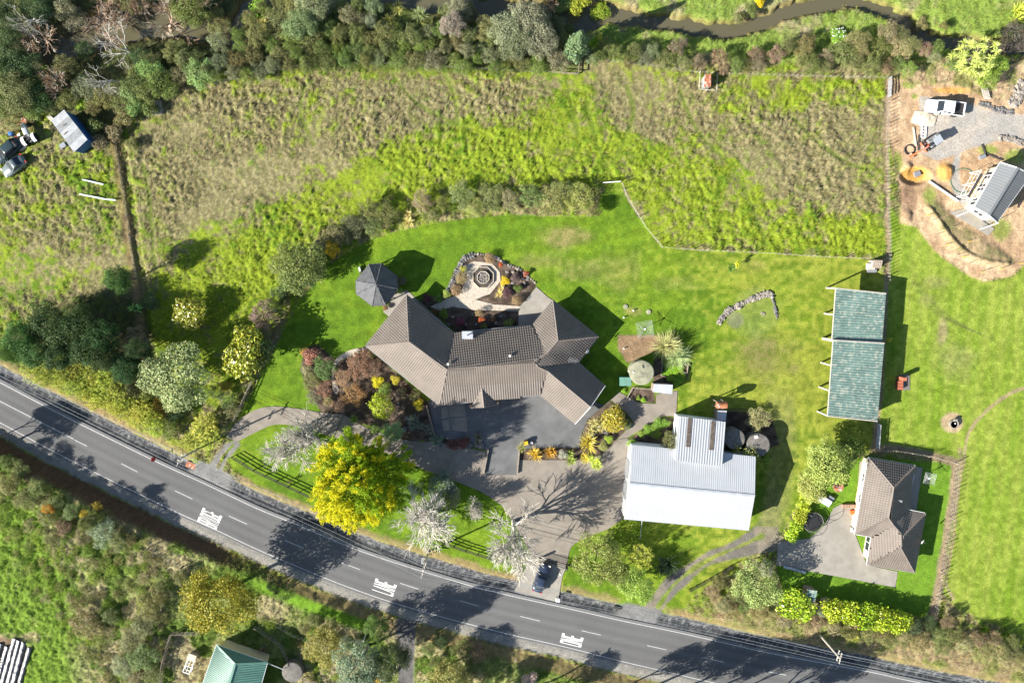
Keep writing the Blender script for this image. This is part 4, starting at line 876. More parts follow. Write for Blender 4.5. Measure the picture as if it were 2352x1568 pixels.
for f in (.15, .5, .8): window(house4, A4.lerp(D4, f)-td*.6, A4.lerp(D4, f)+td*.6, 1.0, 2.3, -te)
window(house4, A4.lerp(B4, .45)-te*.8, A4.lerp(B4, .45)+te*.8, 1.0, 2.1, -td)
for f in (.35, .75): window(house4, B4.lerp(C4, f)-td*.8, B4.lerp(C4, f)+td*.8, .9, 2.2, te)
dk = MB(); dk.prism(inset(o4, -1.3)[:1]+[tuple((A4-td*1.3+te*5.2))]+[tuple(A4+te*5.4), tuple(A4-td*.05)], .05, .14); dk.build('apron', M_['concrete2'], house4)
# wooden props and porch frame
for a_, b_ in ((A4-td*1.6-te*.4, A4+te*.2), (A4-td*1.2+te*3.6, A4+te*4.2)):
    m = MB(); m.beam((*a_, .1), (*b_, 2.6), .08, .08); m.build('prop', M_['white'], house4)
def scaffold(base, ux, uy, nx_, label, rail='wire'):
    r = empty('scaffold', base, label, 'scaffold'); b = Vector(base); X = Vector(ux).normalized(); Y = Vector(uy).normalized()
    for i in range(nx_):
        for j in (0, 1):
            p = b+X*(i*1.9)+Y*(j*1.2); m = MB(); m.tube([p, p+Vector((0, 0, 3.0))], .028, 6); m.build('standard', M_['white'], r)
    for z in (1.0, 2.0, 2.9):
        for j in (0, 1):
            m = MB(); m.tube([b+Y*(j*1.2)+Vector((0, 0, z)), b+X*((nx_-1)*1.9)+Y*(j*1.2)+Vector((0, 0, z))], .026, 5); m.build('ledger', M_['white'], r)
    for i in range(nx_):
        m = MB(); m.tube([b+X*i*1.9+Vector((0, 0, 2.0)), b+X*i*1.9+Y*1.2+Vector((0, 0, 2.0))], .026, 5); m.tube([b+X*i*1.9, b+X*i*1.9+Y*1.2+Vector((0, 0, 2.0))], .04, 5); m.build('transom', M_['white'], r)
    m = MB(); m.box(b+X*((nx_-1)*.95)+Y*.6+Vector((0, 0, 2.07)), ((nx_-1)*1.8, .5, .05), M=Matrix(((X.x, Y.x, 0), (X.y, Y.y, 0), (0, 0, 1)))); m.build('plank', M_['darktimber'], r)
pb = D4.lerp(A4, .28)-te*1.9
scaffold((pb.x, pb.y, 0), (-td.x, -td.y, 0), (te.x, te.y, 0), 3, 'white pipe scaffold tower against the unfinished house wall')
# ------------------------------------------------------------------ foliage kit: crowns are clouds of single leaves on lumpy limbs
def unit(v): return v/np.maximum(np.linalg.norm(v, axis=-1, keepdims=True), 1e-9)
def leaves(P, Nn, size, rng, aspect=0.55, jit=0.6, D=None):
    """rhombic leaves: centre P, facing roughly Nn, optional pointing direction D"""
    n = len(P); nn = unit(Nn+jit*rng.normal(size=(n, 3)))
    t = rng.normal(size=(n, 3)) if D is None else D+0.35*rng.normal(size=(n, 3))
    t = unit(t-nn*np.sum(t*nn, -1, keepdims=True)); b = np.cross(nn, t); s = np.asarray(size).reshape(-1, 1)
    V = np.stack([P-t*s*.5, P+b*s*aspect*.5, P+t*s*.5, P-b*s*aspect*.5], 1)
    return V.reshape(-1, 3)
def shade(n, rng, lo=.62, hi=1.30, hue=.12):
    k = rng.uniform(lo, hi, (n, 1)); c = np.concatenate([k*(1+hue*rng.normal(size=(n, 1))), k, k*(1+hue*rng.normal(size=(n, 1)))], 1)
    return np.repeat(np.clip(c, .05, 3), 4, 0)
def quads(V): return np.arange(len(V)).reshape(-1, 4)
def crown_lobed(seed, R=3.0, Hc=4.0, z0=1.0, lobes=11, leaf=.26, dens=1.5, asp=.6, flat=.75, var=(.6, 1.3), hue=.10, spread=.62, lr=(.30, .48)):
    rng = np.random.default_rng(seed); PP = []; NN = []; KK = []
    zc = z0+Hc*.5
    for i in range(lobes):
        if i == 0: c = np.array([0, 0, zc+Hc*.08]); r = R*.58
        else:
            a = 2*math.pi*(i/(lobes-1)*2.4)+rng.uniform(-.4, .4); u = rng.uniform(.45, 1.0)*spread; el = rng.uniform(-.5, .95)
            c = np.array([math.cos(a)*R*u, math.sin(a)*R*u, zc+el*Hc*.33*(1.15-u)]); r = R*rng.uniform(*lr)
        n = int(dens*4*math.pi*r*r/(leaf*leaf*asp*.5)*.42); d = unit(rng.normal(size=(n, 3))); d = d[d[:, 2] > -.55]
        rad = r*np.where(rng.random(len(d)) < .78, rng.uniform(.86, 1.06, len(d)), rng.uniform(.35, .9, len(d)))
        wob = 1+.16*np.sin(d[:, 0]*5+i)*np.sin(d[:, 1]*6+2*i)+.07*rng.normal(size=len(d))
        p = c+d*(rad*wob)[:, None]*np.array([1, 1, flat*Hc/(1.6*R) if Hc < 1.6*R else flat*1.1])
        PP.append(p); NN.append(d+np.array([0, 0, .25])); KK.append(np.full(len(d), rng.uniform(.86, 1.14)))
    P = np.concatenate(PP); Nn = np.concatenate(NN); kk = np.concatenate(KK); ok = P[:, 2] > .05; P, Nn, kk = P[ok], Nn[ok], kk[ok]
    return leaves(P, Nn, leaf*rng.uniform(.7, 1.3, len(P)), rng, asp), shade(len(P), rng, *var, hue)*np.repeat(kk, 4)[:, None]
def fronds(rng, base, dirs, length, nleaf, leaf, droop=.35, wid=.30, tipcol=None, basecol=None, asp=.45, three=False):
    """feathery sprays: leaves set along curved spines"""
    n = len(base); t = np.linspace(.08, 1, nleaf); Ps = []; Ds = []; Ks = []
    up_ = np.array([0, 0, 1.0]); side = unit(np.cross(dirs, up_)+1e-4)
    for j, tt in enumerate(t):
        sp = base+dirs*(length*tt)[:, None]-up_*(droop*length*tt*tt)[:, None]
        w = (wid*length*math.sin(math.pi*min(.96, .18+.8*tt)))
        for sg in (-1, 1):
            off = side*(sg*w*rng.uniform(.25, 1.0, n))[:, None]+rng.normal(size=(n, 3))*(.06*length)[:, None]
            Ps.append(sp+off); Ds.append(dirs+side*sg*.7-up_*droop*tt); Ks.append(np.full(n, tt))
    P = np.concatenate(Ps); D = unit(np.concatenate(Ds)); K = np.concatenate(Ks)
    V = leaves(P, np.broadcast_to(up_, P.shape)*1.0+np.tile(dirs, (len(P)//n, 1))*.3, leaf*rng.uniform(.7, 1.35, len(P)), rng, asp, .55, D)
    if tipcol is None: c = shade(len(P), rng, .6, 1.35, .1)
    else:
        k = np.clip(K+rng.normal(size=len(P))*.18, 0, 1)[:, None]; c = np.repeat((np.array(basecol)*(1-k)+np.array(tipcol)*k)*rng.uniform(.72, 1.2, (len(P), 1)), 4, 0)
    return V, c
def crown_golden(seed, R=7.2, H=11.0):
    """golden cultivar: dense green heart, long plumes; sun-facing plumes are painted yellow, those on the shaded side a darker green"""
    rng = np.random.default_rng(seed); VV = []; CC = []
    V, c = crown_lobed(seed+1, R*.90, H*.86, .3, 46, .30, 1.0, .5, 1.0, (.6, 1.2), .06, .80, (.17, .27)); VV.append(V); CC.append(c*np.array([.30, .50, .40]))
    nb = 300; a = rng.uniform(0, 2*math.pi, nb); h = rng.random(nb)**.75; prof = np.interp(h, [0, .15, .45, .75, 1.0], [.90, 1.0, .90, .66, .15])
    lump = 1+.10*np.sin(3*a+4*h)+.06*np.sin(7*a-9*h); r = R*prof*lump*rng.uniform(.66, .86, nb)
    B = np.stack([r*np.cos(a), r*np.sin(a), .4+h*(H-2.2)], 1); Dm = unit(np.stack([np.cos(a)*(1-.5*h), np.sin(a)*(1-.5*h), .25+1.0*h+.2*rng.normal(size=nb)], 1)); Lb = R*rng.uniform(.17, .30, nb)
    side = np.cos(a-math.radians(205))                      # how far the plume faces the sun: lit side coloured yellow, shaded side green
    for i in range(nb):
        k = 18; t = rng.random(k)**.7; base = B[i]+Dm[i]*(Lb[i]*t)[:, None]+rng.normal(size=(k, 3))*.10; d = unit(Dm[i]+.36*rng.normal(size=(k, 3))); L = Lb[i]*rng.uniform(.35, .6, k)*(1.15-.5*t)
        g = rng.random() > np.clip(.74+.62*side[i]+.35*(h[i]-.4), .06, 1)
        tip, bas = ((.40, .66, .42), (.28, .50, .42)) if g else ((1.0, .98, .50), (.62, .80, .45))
        V, c = fronds(rng, base, d, L, 10, .20, .10, .20, tip, bas, .30); VV.append(V); CC.append(c)
    return np.concatenate(VV), np.concatenate(CC)
def crown_plume(seed, R=1.6, H=4.0, n=90, leaf=.26, L=(.7, 1.3)):
    rng = np.random.default_rng(seed); a = rng.uniform(0, 2*math.pi, n); u = np.sqrt(rng.random(n)); h = rng.random(n)**.6
    b = np.stack([R*u*np.cos(a), R*u*np.sin(a), .3+h*(H-.9)*(1.1-.4*u)], 1); d = unit(np.stack([.45*np.cos(a)+.25*rng.normal(size=n), .45*np.sin(a)+.25*rng.normal(size=n), .8+.2*rng.random(n)], 1))
    return fronds(rng, b, d, rng.uniform(*L, n), 10, leaf, .35, .17, (1.25, 1.2, 1.0), (.55, .66, .6), .30)
def crown_conic(seed, R=1.2, H=7.0, n=420, leaf=.3):
    rng = np.random.default_rng(seed); h = rng.random(n*9); a = rng.uniform(0, 2*math.pi, n*9); prof = np.interp(h, [0, .2, .6, 1], [.7, 1, .75, .08]); r = R*prof*(.75+.3*rng.random(n*9))*(1+.15*np.sin(5*a+12*h))
    P = np.stack([r*np.cos(a), r*np.sin(a), .3+h*(H-.3)], 1); Nn = np.stack([np.cos(a), np.sin(a), np.full(n*9, .5)], 1)
    return leaves(P, Nn, leaf*rng.uniform(.7, 1.3, len(P)), rng, .5), shade(len(P), rng, .55, 1.3)
def rosette(rng, c, n, L, w, rise=(.5, 1.3), segs=3, droop=.9, kmin=.6, kmax=1.3, stripe=None):
    """sword leaves arching out of one heart"""
    a = rng.uniform(0, 2*math.pi, n); el = rng.uniform(*rise, n); l = L*rng.uniform(.65, 1.1, n); V = []; cs = []
    hd = np.stack([np.cos(a), np.sin(a), np.zeros(n)], 1); sd = np.stack([-np.sin(a), np.cos(a), np.zeros(n)], 1); k = rng.uniform(kmin, kmax, (n, 1))
    pts = []
    for j in range(segs+1):
        t = j/segs; p = c+hd*(l*t*np.cos(el)*(1+.15*t))[:, None]; p[:, 2] += l*t*np.sin(el)-droop*l*.35*t*t*np.cos(el); pts.append(p)
    for j in range(segs):
        w0 = w*(1-.15*(j == 0)-.0*(j)) if j < segs-1 else w; w1 = w*(.06 if j == segs-1 else .95)
        V.append(np.stack([pts[j]-sd*w0/2, pts[j]+sd*w0/2, pts[j+1]+sd*w1/2, pts[j+1]-sd*w1/2], 1).reshape(-1, 3))
        cc = k*np.array([[1.0, 1.0, 1.0]])*(1+.10*j)
        cs.append(np.repeat(cc, 4, 0))
    return np.concatenate(V), np.concatenate(cs)
def crown_flax(seed, L=1.7, n=120, w=.10, hearts=3, rise=(.45, 1.35)):
    rng = np.random.default_rng(seed); VV = []; CC = []
    for i in range(hearts):
        o = np.array([rng.normal()*.22*L*(hearts > 1), rng.normal()*.22*L*(hearts > 1), .05]); V, c = rosette(rng, o, n//hearts, L, w, rise); VV.append(V); CC.append(c)
    return np.concatenate(VV), np.concatenate(CC)
def crown_heads(seed, heads, n=46, L=.75, w=.075):
    rng = np.random.default_rng(seed); VV = []; CC = []
    for h in heads: V, c = rosette(rng, np.array(h), n, L, w, (-.35, 1.45), 2, .6); VV.append(V); CC.append(c)
    return np.concatenate(VV), np.concatenate(CC)
def twigs(seed, H=7.0, trunk=.22, depth=5, spread=.62, kids=(3, 4), L0=.30, upb=.12, fan=1.0, thin=.012, ratio=(.62, .86)):
    """bare branching wood"""
    rng = np.random.default_rng(seed); m = []
    def seg(p, d, L, r, lev):
        q = p; k = 2 if lev < 3 else 1; pts = [p]; dd = d
        for i in range(k):
            dd = unit(dd+rng.normal(size=3)*.13+np.array([0, 0, upb*.5])); q = q+dd*L/k; pts.append(q)
        m.append((pts, r, r*.62))
        if lev <= 0: return
        for i in range(rng.integers(kids[0], kids[1]+1)):
            ax_ = unit(np.cross(dd, rng.normal(size=3))); ang = spread*rng.uniform(.55, 1.25); nd = unit(dd*math.cos(ang)+ax_*math.sin(ang)*fan+np.array([0, 0, upb]))
            f = rng.uniform(.45, 1.0) if i else 1.0; s = pts[0]+(pts[-1]-pts[0])*f
            seg(s, nd, L*rng.uniform(*ratio), max(r*.58, thin), lev-1)
    seg(np.zeros(3), np.array([0, 0, 1.0]), H*L0, trunk, depth)
    V = []; F = []; b = 0
    for pts, r0, r1 in m:
        n = 5 if r0 > .05 else 3; kk = len(pts)
        for i, p in enumerate(pts):
            d = unit(pts[min(i+1, kk-1)]-pts[max(i-1, 0)]); u = np.array([0, 0, 1.0]) if abs(d[2]) < .9 else np.array([1.0, 0, 0]); x = unit(np.cross(d, u)); y = np.cross(x, d); r = r0+(r1-r0)*i/(kk-1)
            for k in range(n):
                a = 2*math.pi*k/n; V.append(p+(x*math.cos(a)+y*math.sin(a))*r)
        for i in range(kk-1):
            for k in range(n): F.append((b+i*n+k, b+i*n+(k+1) % n, b+(i+1)*n+(k+1) % n, b+(i+1)*n+k))
        b += kk*n
    return np.array(V), np.array(F)
def trunk_mesh(name, H, r, mat, seed=1, limbs=4, R=1.5):
    rng = np.random.default_rng(seed); m = MB(); top = Vector((rng.normal()*.1, rng.normal()*.1, H*.62))
    m.tube([(0, 0, -.25), (0.02, 0, H*.3), top], [r*1.25, r, r*.6], 7)
    for i in range(limbs):
        a = 2*math.pi*i/limbs+rng.uniform(-.5, .5); s = Vector((0, 0, H*rng.uniform(.28, .5)))
        m.tube([s, s+Vector((math.cos(a)*R*.35, math.sin(a)*R*.35, H*.18)), s+Vector((math.cos(a)*R*.65, math.sin(a)*R*.65, H*.30))], [r*.55, r*.36, r*.14], 5)
    o = m.build(name, M_[mat]); me = o.data; bpy.data.objects.remove(o); return me
LIB = {}; EXT = {}
def lib(kind, variants, mat, trunk, partname='crown'):
    """variants: list of (V, cols); trunk: mesh or None"""
    ext = [(float(np.percentile(np.hypot(V[:, 0], V[:, 1]), 97)), float(np.percentile(V[:, 2], 99.5))) for V, c in variants]
    EXT[kind] = (sum(e[0] for e in ext)/len(ext), sum(e[1] for e in ext)/len(ext))
    LIB[kind] = ([mesh_np(kind, V, quads(V), M_[mat], False, c) for V, c in variants], trunk, partname)
tk = lambda H, r, R, mat='bark', s=1: trunk_mesh('trunk', H, r, mat, s, 4, R)
lib('tree', [crown_lobed(s, 3.4, 4.6, 1.2, 36, .19, 1.0, .6, 1.0, (.62, 1.32), .08, .86, (.15, .28)) for s in (1, 2, 3, 4)], 'leaf', tk(4.4, .17, 3.0))                          # R 3.4 H 6.4
lib('dome', [crown_lobed(s, 4.2, 5.6, .8, 34, .24, 1.2, .6, .8, (.66, 1.25), .07, .74, (.20, .30)) for s in (11,)], 'leaf', tk(5, .24, 3.6))
lib('shrub', [crown_lobed(s, 1.5, 2.2, .15, 8, .17, 1.25) for s in (21, 22, 23, 24, 25)], 'leaf', tk(1.9, .07, 1.2))                     # R 1.5 H 2.4
lib('scrub', [crown_lobed(s, 1.8, 2.8, .25, 24, .13, .92, .5, 1.0, (.58, 1.35), .10, .88, (.15, .30)) for s in (31, 32, 33, 34, 35)], 'leaf', tk(2.6, .08, 1.5))
lib('glossy', [crown_lobed(s, 2.6, 4.2, .5, 12, .27, 1.35, .62, .8, (.45, 1.5), .12, .6) for s in (41, 42)], 'gloss', tk(3.6, .13, 2.2))
lib('ball', [crown_lobed(s, 1.0, 1.5, .1, 1, .075, 2.2, .6, 1.35, (.7, 1.2), .06) for s in (51, 52)], 'leaf', tk(.9, .05, .6))
lib('puka', [crown_lobed(s, 2.6, 2.8, .3, 14, .36, 1.25, .62, .85, (.55, 1.4), .1, .68, (.26, .40)) for s in (61, 62, 63)], 'gloss', tk(2.2, .1, 2.0))
lib('conic', [crown_conic(71)], 'leaf', tk(5, .12, .5))
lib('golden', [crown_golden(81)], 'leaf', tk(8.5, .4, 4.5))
lib('bamboo', [crown_plume(s, 1.7, 4.0, 120) for s in (91, 92, 93)], 'leaf', tk(2.6, .05, 1.0))
lib('flax', [crown_flax(s) for s in (101, 102, 103)], 'gloss', None, 'leaf_fan')
lib('tussock', [crown_flax(s, 2.0, 420, .05, 3, (.25, 1.35)) for s in (111, 112)], 'blade', None, 'leaf_fan')
lib('cordyline', [crown_heads(s, [(0, 0, 1.2), (.55, .2, 1.6), (-.4, .5, 1.4), (-.1, -.6, 1.1), (.5, -.5, 1.5)]) for s in (121, 122)], 'gloss', tk(1.9, .08, .7, 'timber'))
lib('cabbage', [crown_heads(s, [(math.cos(i*2.4)*(.25+.42*i**.5), math.sin(i*2.4)*(.25+.42*i**.5), 4.2+.9*math.sin(i*1.7)) for i in range(34)], 40, .75, .08) for s in (131,)], 'gloss', tk(5.4, .2, 1.9, 'timber'))
lib('fern', [crown_flax(s, 1.5, 26, .34, 1, (.1, .6)) for s in (141,)], 'leaf', None, 'frond')
lib('tuft', [crown_flax(s, .8, 60, .07, 1, (.3, 1.3)) for s in (151, 152)], 'blade', None, 'leaf_fan')
BX = {}
def bare_me(seed, mat, **k):
    V, F = twigs(seed, **k); me = mesh_np('branches', V, F, M_[mat]); BX[me.name] = (float(np.percentile(np.hypot(V[:, 0], V[:, 1]), 95)), float(V[:, 2].max())); return me
M_['twig'] = stdmat('reddish_twigs', (0.25, 0.165, 0.105), 0.9, var=0.4, scale=1.5, dirt=((0.46, 0.42, 0.34), 1.2, 0.5, 0.8))
M_['silver'] = stdmat('silver_bark', (0.54, 0.51, 0.44), 0.9, var=0.3, scale=2, dirt=((0.36, 0.33, 0.28), 2.0, 0.58, 0.6))
BARE = {'pale': [bare_me(s, 'silver', H=8.2, trunk=.20, depth=5, kids=(3, 5), spread=.52, L0=.20, upb=.035, thin=.024, ratio=(.74, .98)) for s in (1, 5)],
        'dead': [bare_me(s, 'silver', H=8.0, trunk=.22, depth=5, kids=(2, 3), spread=.72, L0=.22, upb=.02, thin=.026, ratio=(.7, .98)) for s in (3, 4)],
        'willow': [bare_me(s, 'twig', H=5.4, trunk=.16, depth=6, kids=(2, 4), spread=.58, L0=.17, upb=.04, thin=.018, ratio=(.76, 1.0)) for s in (6, 7)]}
_vi = {}
TINT = random.Random(99); LK = 1.95
def plant(kind, x, y, r, color, label, cat='shrub', group=None, name=None, h=None, baseR=None, lift=None, jitter=.10):
    """x, y: where the middle of the crown appears; r: crown radius in grid units"""
    meshes, tr, pn = LIB[kind]; R0, H0 = EXT[kind]
    s = r*S/R0; sz = s if h is None else h/H0; zc = sz*H0*(.5 if kind not in ('cabbage',) else .85)
    g = G(x, y); p = W(x, y, g.z+zc); p = Vector((p.x, p.y, gz(p.x, p.y)-.03))
    k = _vi.get(kind, 0); _vi[kind] = k+1
    nm = name or ('bush' if kind == 'scrub' and group else 'garden_shrub' if kind == 'shrub' else None) or {'tree': 'tree', 'dome': 'tree', 'shrub': 'shrub', 'scrub': 'shrub', 'glossy': 'tree', 'ball': 'topiary_bush', 'puka': 'hedge_bush', 'conic': 'conifer', 'golden': 'conifer', 'bamboo': 'bamboo', 'flax': 'flax_plant', 'tussock': 'pampas_grass', 'cordyline': 'yucca', 'cabbage': 'cabbage_tree', 'fern': 'fern', 'tuft': 'grass_tuft'}[kind]
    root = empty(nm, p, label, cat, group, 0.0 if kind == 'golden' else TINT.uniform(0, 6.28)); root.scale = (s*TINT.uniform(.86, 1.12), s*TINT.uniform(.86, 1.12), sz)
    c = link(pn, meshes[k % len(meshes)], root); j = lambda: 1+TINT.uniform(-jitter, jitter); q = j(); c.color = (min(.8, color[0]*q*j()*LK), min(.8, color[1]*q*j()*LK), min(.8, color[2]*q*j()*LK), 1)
    if tr is not None: link('trunk', tr, root)
    return root
def bare(kind, x, y, r, label, name='bare_tree', group=None, h=None, v=0, cat='tree', rz=None):
    bm_ = BARE[kind][v % 2]; R0, H0 = BX[bm_.name]; s = r*S/R0; sz = s if h is None else h/H0
    g = G(x, y); p = W(x, y, g.z+sz*H0*.62); p = Vector((p.x, p.y, gz(p.x, p.y)-.05))
    root = empty(name, p, label, cat, group, TINT.uniform(0, 6.28) if rz is None else rz); root.scale = (s, s, sz); link('branches', bm_, root); return root
# ------------------------------------------------------------------ planting
OL, OL2, GRN, DKG, LIM, YEL, GREY, BRN, RED, TAN = (.108, .115, .040), (.13, .125, .05), (.090, .122, .032), (.042, .068, .024), (.17, .24, .022), (.36, .30, .012), (.155, .165, .095), (.145, .115, .07), (.17, .075, .045), (.19, .165, .09)
PAL = (.16, .21, .07); GLD = (.40, .33, .015); BAM = (.235, .245, .045); GRG = (.12, .135, .07)
P_ = plant
# big named trees
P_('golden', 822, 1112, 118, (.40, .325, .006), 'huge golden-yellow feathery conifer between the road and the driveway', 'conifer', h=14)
P_('dome', 417, 862, 74, (.175, .205, .085), 'big pale olive round-headed tree at the end of the bamboo', 'tree', h=7.0)
P_('glossy', 566, 812, 56, (.155, .185, .018), 'glossy round evergreen tree at the left edge of the lawn', 'tree', h=6.0)
P_('glossy', 441, 718, 38, (.135, .15, .016), 'small yellow-green glossy tree alone in the long grass', 'tree', h=3.6)
P_('tree', 516, 1372, 92, (.155, .145, .016), 'spreading golden-olive tree beside the green-roofed house', 'tree', h=9.5)
P_('conic', 1327, 102, 25, (.085, .145, .06), 'tall narrow grey-green conifer beside the stream pool', 'conifer', h=10)
P_('tree', 690, 610, 56, (.115, .14, .035), 'large olive tree in the belt left of the gazebo', 'tree', h=5.5)
P_('scrub', 605, 722, 38, (.17, .125, .10), 'grey-brown rounded shrub at the foot of the garden belt', 'shrub', h=3.4)
P_('ball', 877, 932, 31, (.185, .225, .012), 'large clipped lime-green ball tree in the front garden', 'tree', h=3.9)
P_('tree', 902, 992, 28, (.16, .21, .09), 'pale sage shrub beside the golden conifer', 'shrub', h=3.0)
P_('tree', 1372, 1275, 62, (.165, .185, .05), 'broad olive tree beside the entrance gate', 'tree', h=6.0)
P_('tree', 1462, 1342, 46, (.15, .205, .05), 'light green tree above the roadside drain by the gravel track', 'tree', h=5.0)
P_('tree', 1425, 1318, 34, (.14, .17, .05), 'smaller olive tree filling the gap behind the roadside lawn', 'tree', h=4.2)
P_('cabbage', 1474, 1278, 28, (.21, .24, .03), 'yellow-green cabbage tree between two trees near the workshop', 'palm tree', h=4.6)
P_('flax', 1532, 1298, 30, (.045, .062, .03), 'large dark flax bush at the edge of the gravel track', 'flax', h=2.6)
P_('tree', 1893, 1058, 56, (.205, .25, .07), 'pale green leafy tree at the corner of the smaller house', 'tree', h=6.2)
P_('tree', 1862, 1112, 40, (.20, .245, .065), 'lower pale green tree beside the trampoline lawn', 'tree', h=4.5)
P_('tree', 1948, 1028, 28, (.07, .12, .022), 'dark green tree behind the smaller house roof corner', 'tree', h=4.2)
P_('tree', 1735, 1335, 58, (.17, .215, .065), 'pale green tree by the concrete yard and roadside', 'tree', h=5.8)
P_('tree', 832, 1516, 66, (.12, .145, .09), 'blue-grey conifer-like tree beside the shaded side drive', 'tree', h=8.8)
P_('tree', 745, 1482, 52, (.165, .155, .035), 'olive-brown bush beside the blue-grey tree', 'tree', h=3.8)
P_('tree', 905, 1500, 40, (.055, .075, .03), 'dark leafy tree shading the mouth of the side drive', 'tree', h=9.5)
P_('tree', 868, 1440, 34, (.075, .11, .025), 'dark green bush at the left of the side drive', 'shrub', h=2.6)
P_('tree', 1032, 1545, 46, (.175, .165, .05), 'olive tree at the bottom edge right of the side drive', 'tree', h=5.5)
P_('scrub', 1012, 1110, 40, (.115, .14, .10), 'blue-grey shrub in the shade between drive and conifer', 'shrub', h=2.8)
P_('scrub', 1034, 1142, 34, (.16, .175, .09), 'sage-green shrub at the lawn corner by the conifer', 'shrub', h=2.3)
P_('tussock', 1533, 800, 36, (.27, .25, .12), 'tan pampas clump with plumes nearest the clothesline', 'pampas', h=2.8)
P_('tussock', 1562, 822, 32, (.22, .24, .13), 'grey-green pampas clump beside the vegetable bed', 'pampas', h=2.6)
P_('cabbage', 2246, 128, 46, (.285, .295, .075), 'big pale yellow-green cabbage tree above the building site', 'palm tree', h=5.4)
P_('scrub', 2330, 84, 34, (.075, .065, .05), 'dark brown shrub on the stream bank at the right edge', 'shrub', h=4.4)
P_('flax', 2346, 32, 26, (.33, .33, .05), 'yellow flax clump at the upper right edge', 'flax', h=2)
P_('tree', 1545, 1012, 27, (.13, .125, .055), 'brown-olive bush growing against the workshop annex', 'shrub', h=4.0)
P_('scrub', 1740, 962, 34, (.22, .20, .085), 'dry grassy bush behind the water tanks', 'shrub', h=1.6)
P_('shrub', 1722, 1040, 26, (.17, .18, .06), 'mixed olive bush between the two dark tanks', 'shrub', h=3.6)
P_('shrub', 1755, 1052, 14, (.13, .20, .03), 'small bright green shrub at the workshop corner', 'shrub', h=2.4)
P_('fern', 1690, 1030, 16, (.24, .25, .05), 'yellow-green tree fern beside the workshop roof', 'fern', h=3.2)
P_('fern', 310, 708, 14, (.10, .20, .06), 'fern glowing in the shaded grove', 'fern', h=2.2)
P_('fern', 105, 158, 15, (.27, .27, .07), 'pale fern hanging among the bare willows', 'fern', h=3.0)
P_('scrub', 1748, 1300, 24, (.22, .19, .14), 'twiggy grey crown poking out of the pale green tree', 'shrub', h=6.0)
# bare deciduous trees
bare('pale', 698, 984, 48, 'bare silver tree on the loop lawn, nearest the curved drive', h=7.5)
bare('pale', 670, 1040, 58, 'bare silver tree on the loop lawn, nearest the rail fence', h=7.0, v=1)
bare('pale', 965, 1212, 76, 'bare silver tree at the roadside right of the golden conifer', h=6.5)
bare('pale', 1180, 1236, 80, 'tallest bare silver tree beside the entrance, casting long branch shadows', h=12, v=1)
bare('pale', 1085, 1175, 24, 'small bare tree on the lawn inside the rail fence', h=5.5)
bare('dead', 52, 22, 44, 'dead bleached tree in the top left corner', name='dead_tree', h=8)
bare('dead', 270, 104, 52, 'dead bleached tree leaning over the stream', name='dead_tree', v=1, h=9)
bare('dead', 238, 168, 44, 'dead bleached tree among shrubs above the blue container', name='dead_tree', h=8)
for x, y, r, t in ((112, 96, 84, 'widest bare reddish willow in the left woodland'), (215, 22, 70, 'bare reddish willow at the top edge of the left woodland'), (372, 62, 86, 'bare reddish willow overhanging the stream bend'), (146, 186, 46, 'small bare reddish willow above the blue container'), (330, 20, 40, 'bare reddish willow between the stream and top edge'), (470, 12, 30, 'brown twiggy willow beside the stream at the top edge'), (1254, 14, 26, 'brown twiggy bush across the stream at the top edge')):
    bare('willow', x, y, r, t, name='bare_willow', group=None, h=5.0, v=int(x) % 2)
bare('willow', 555, 880, 14, 'twiggy bare shrub by the fence at the drive mouth', name='bare_shrub', h=1.8, cat='shrub'); bare('willow', 660, 1104, 9, 'small twiggy plant growing in the rail fence', name='bare_shrub', h=1.4, cat='shrub')
bare('willow', 608, 1494, 14, 'small bare shrub beside the green-roofed house', name='bare_shrub', h=1.8, cat='shrub')
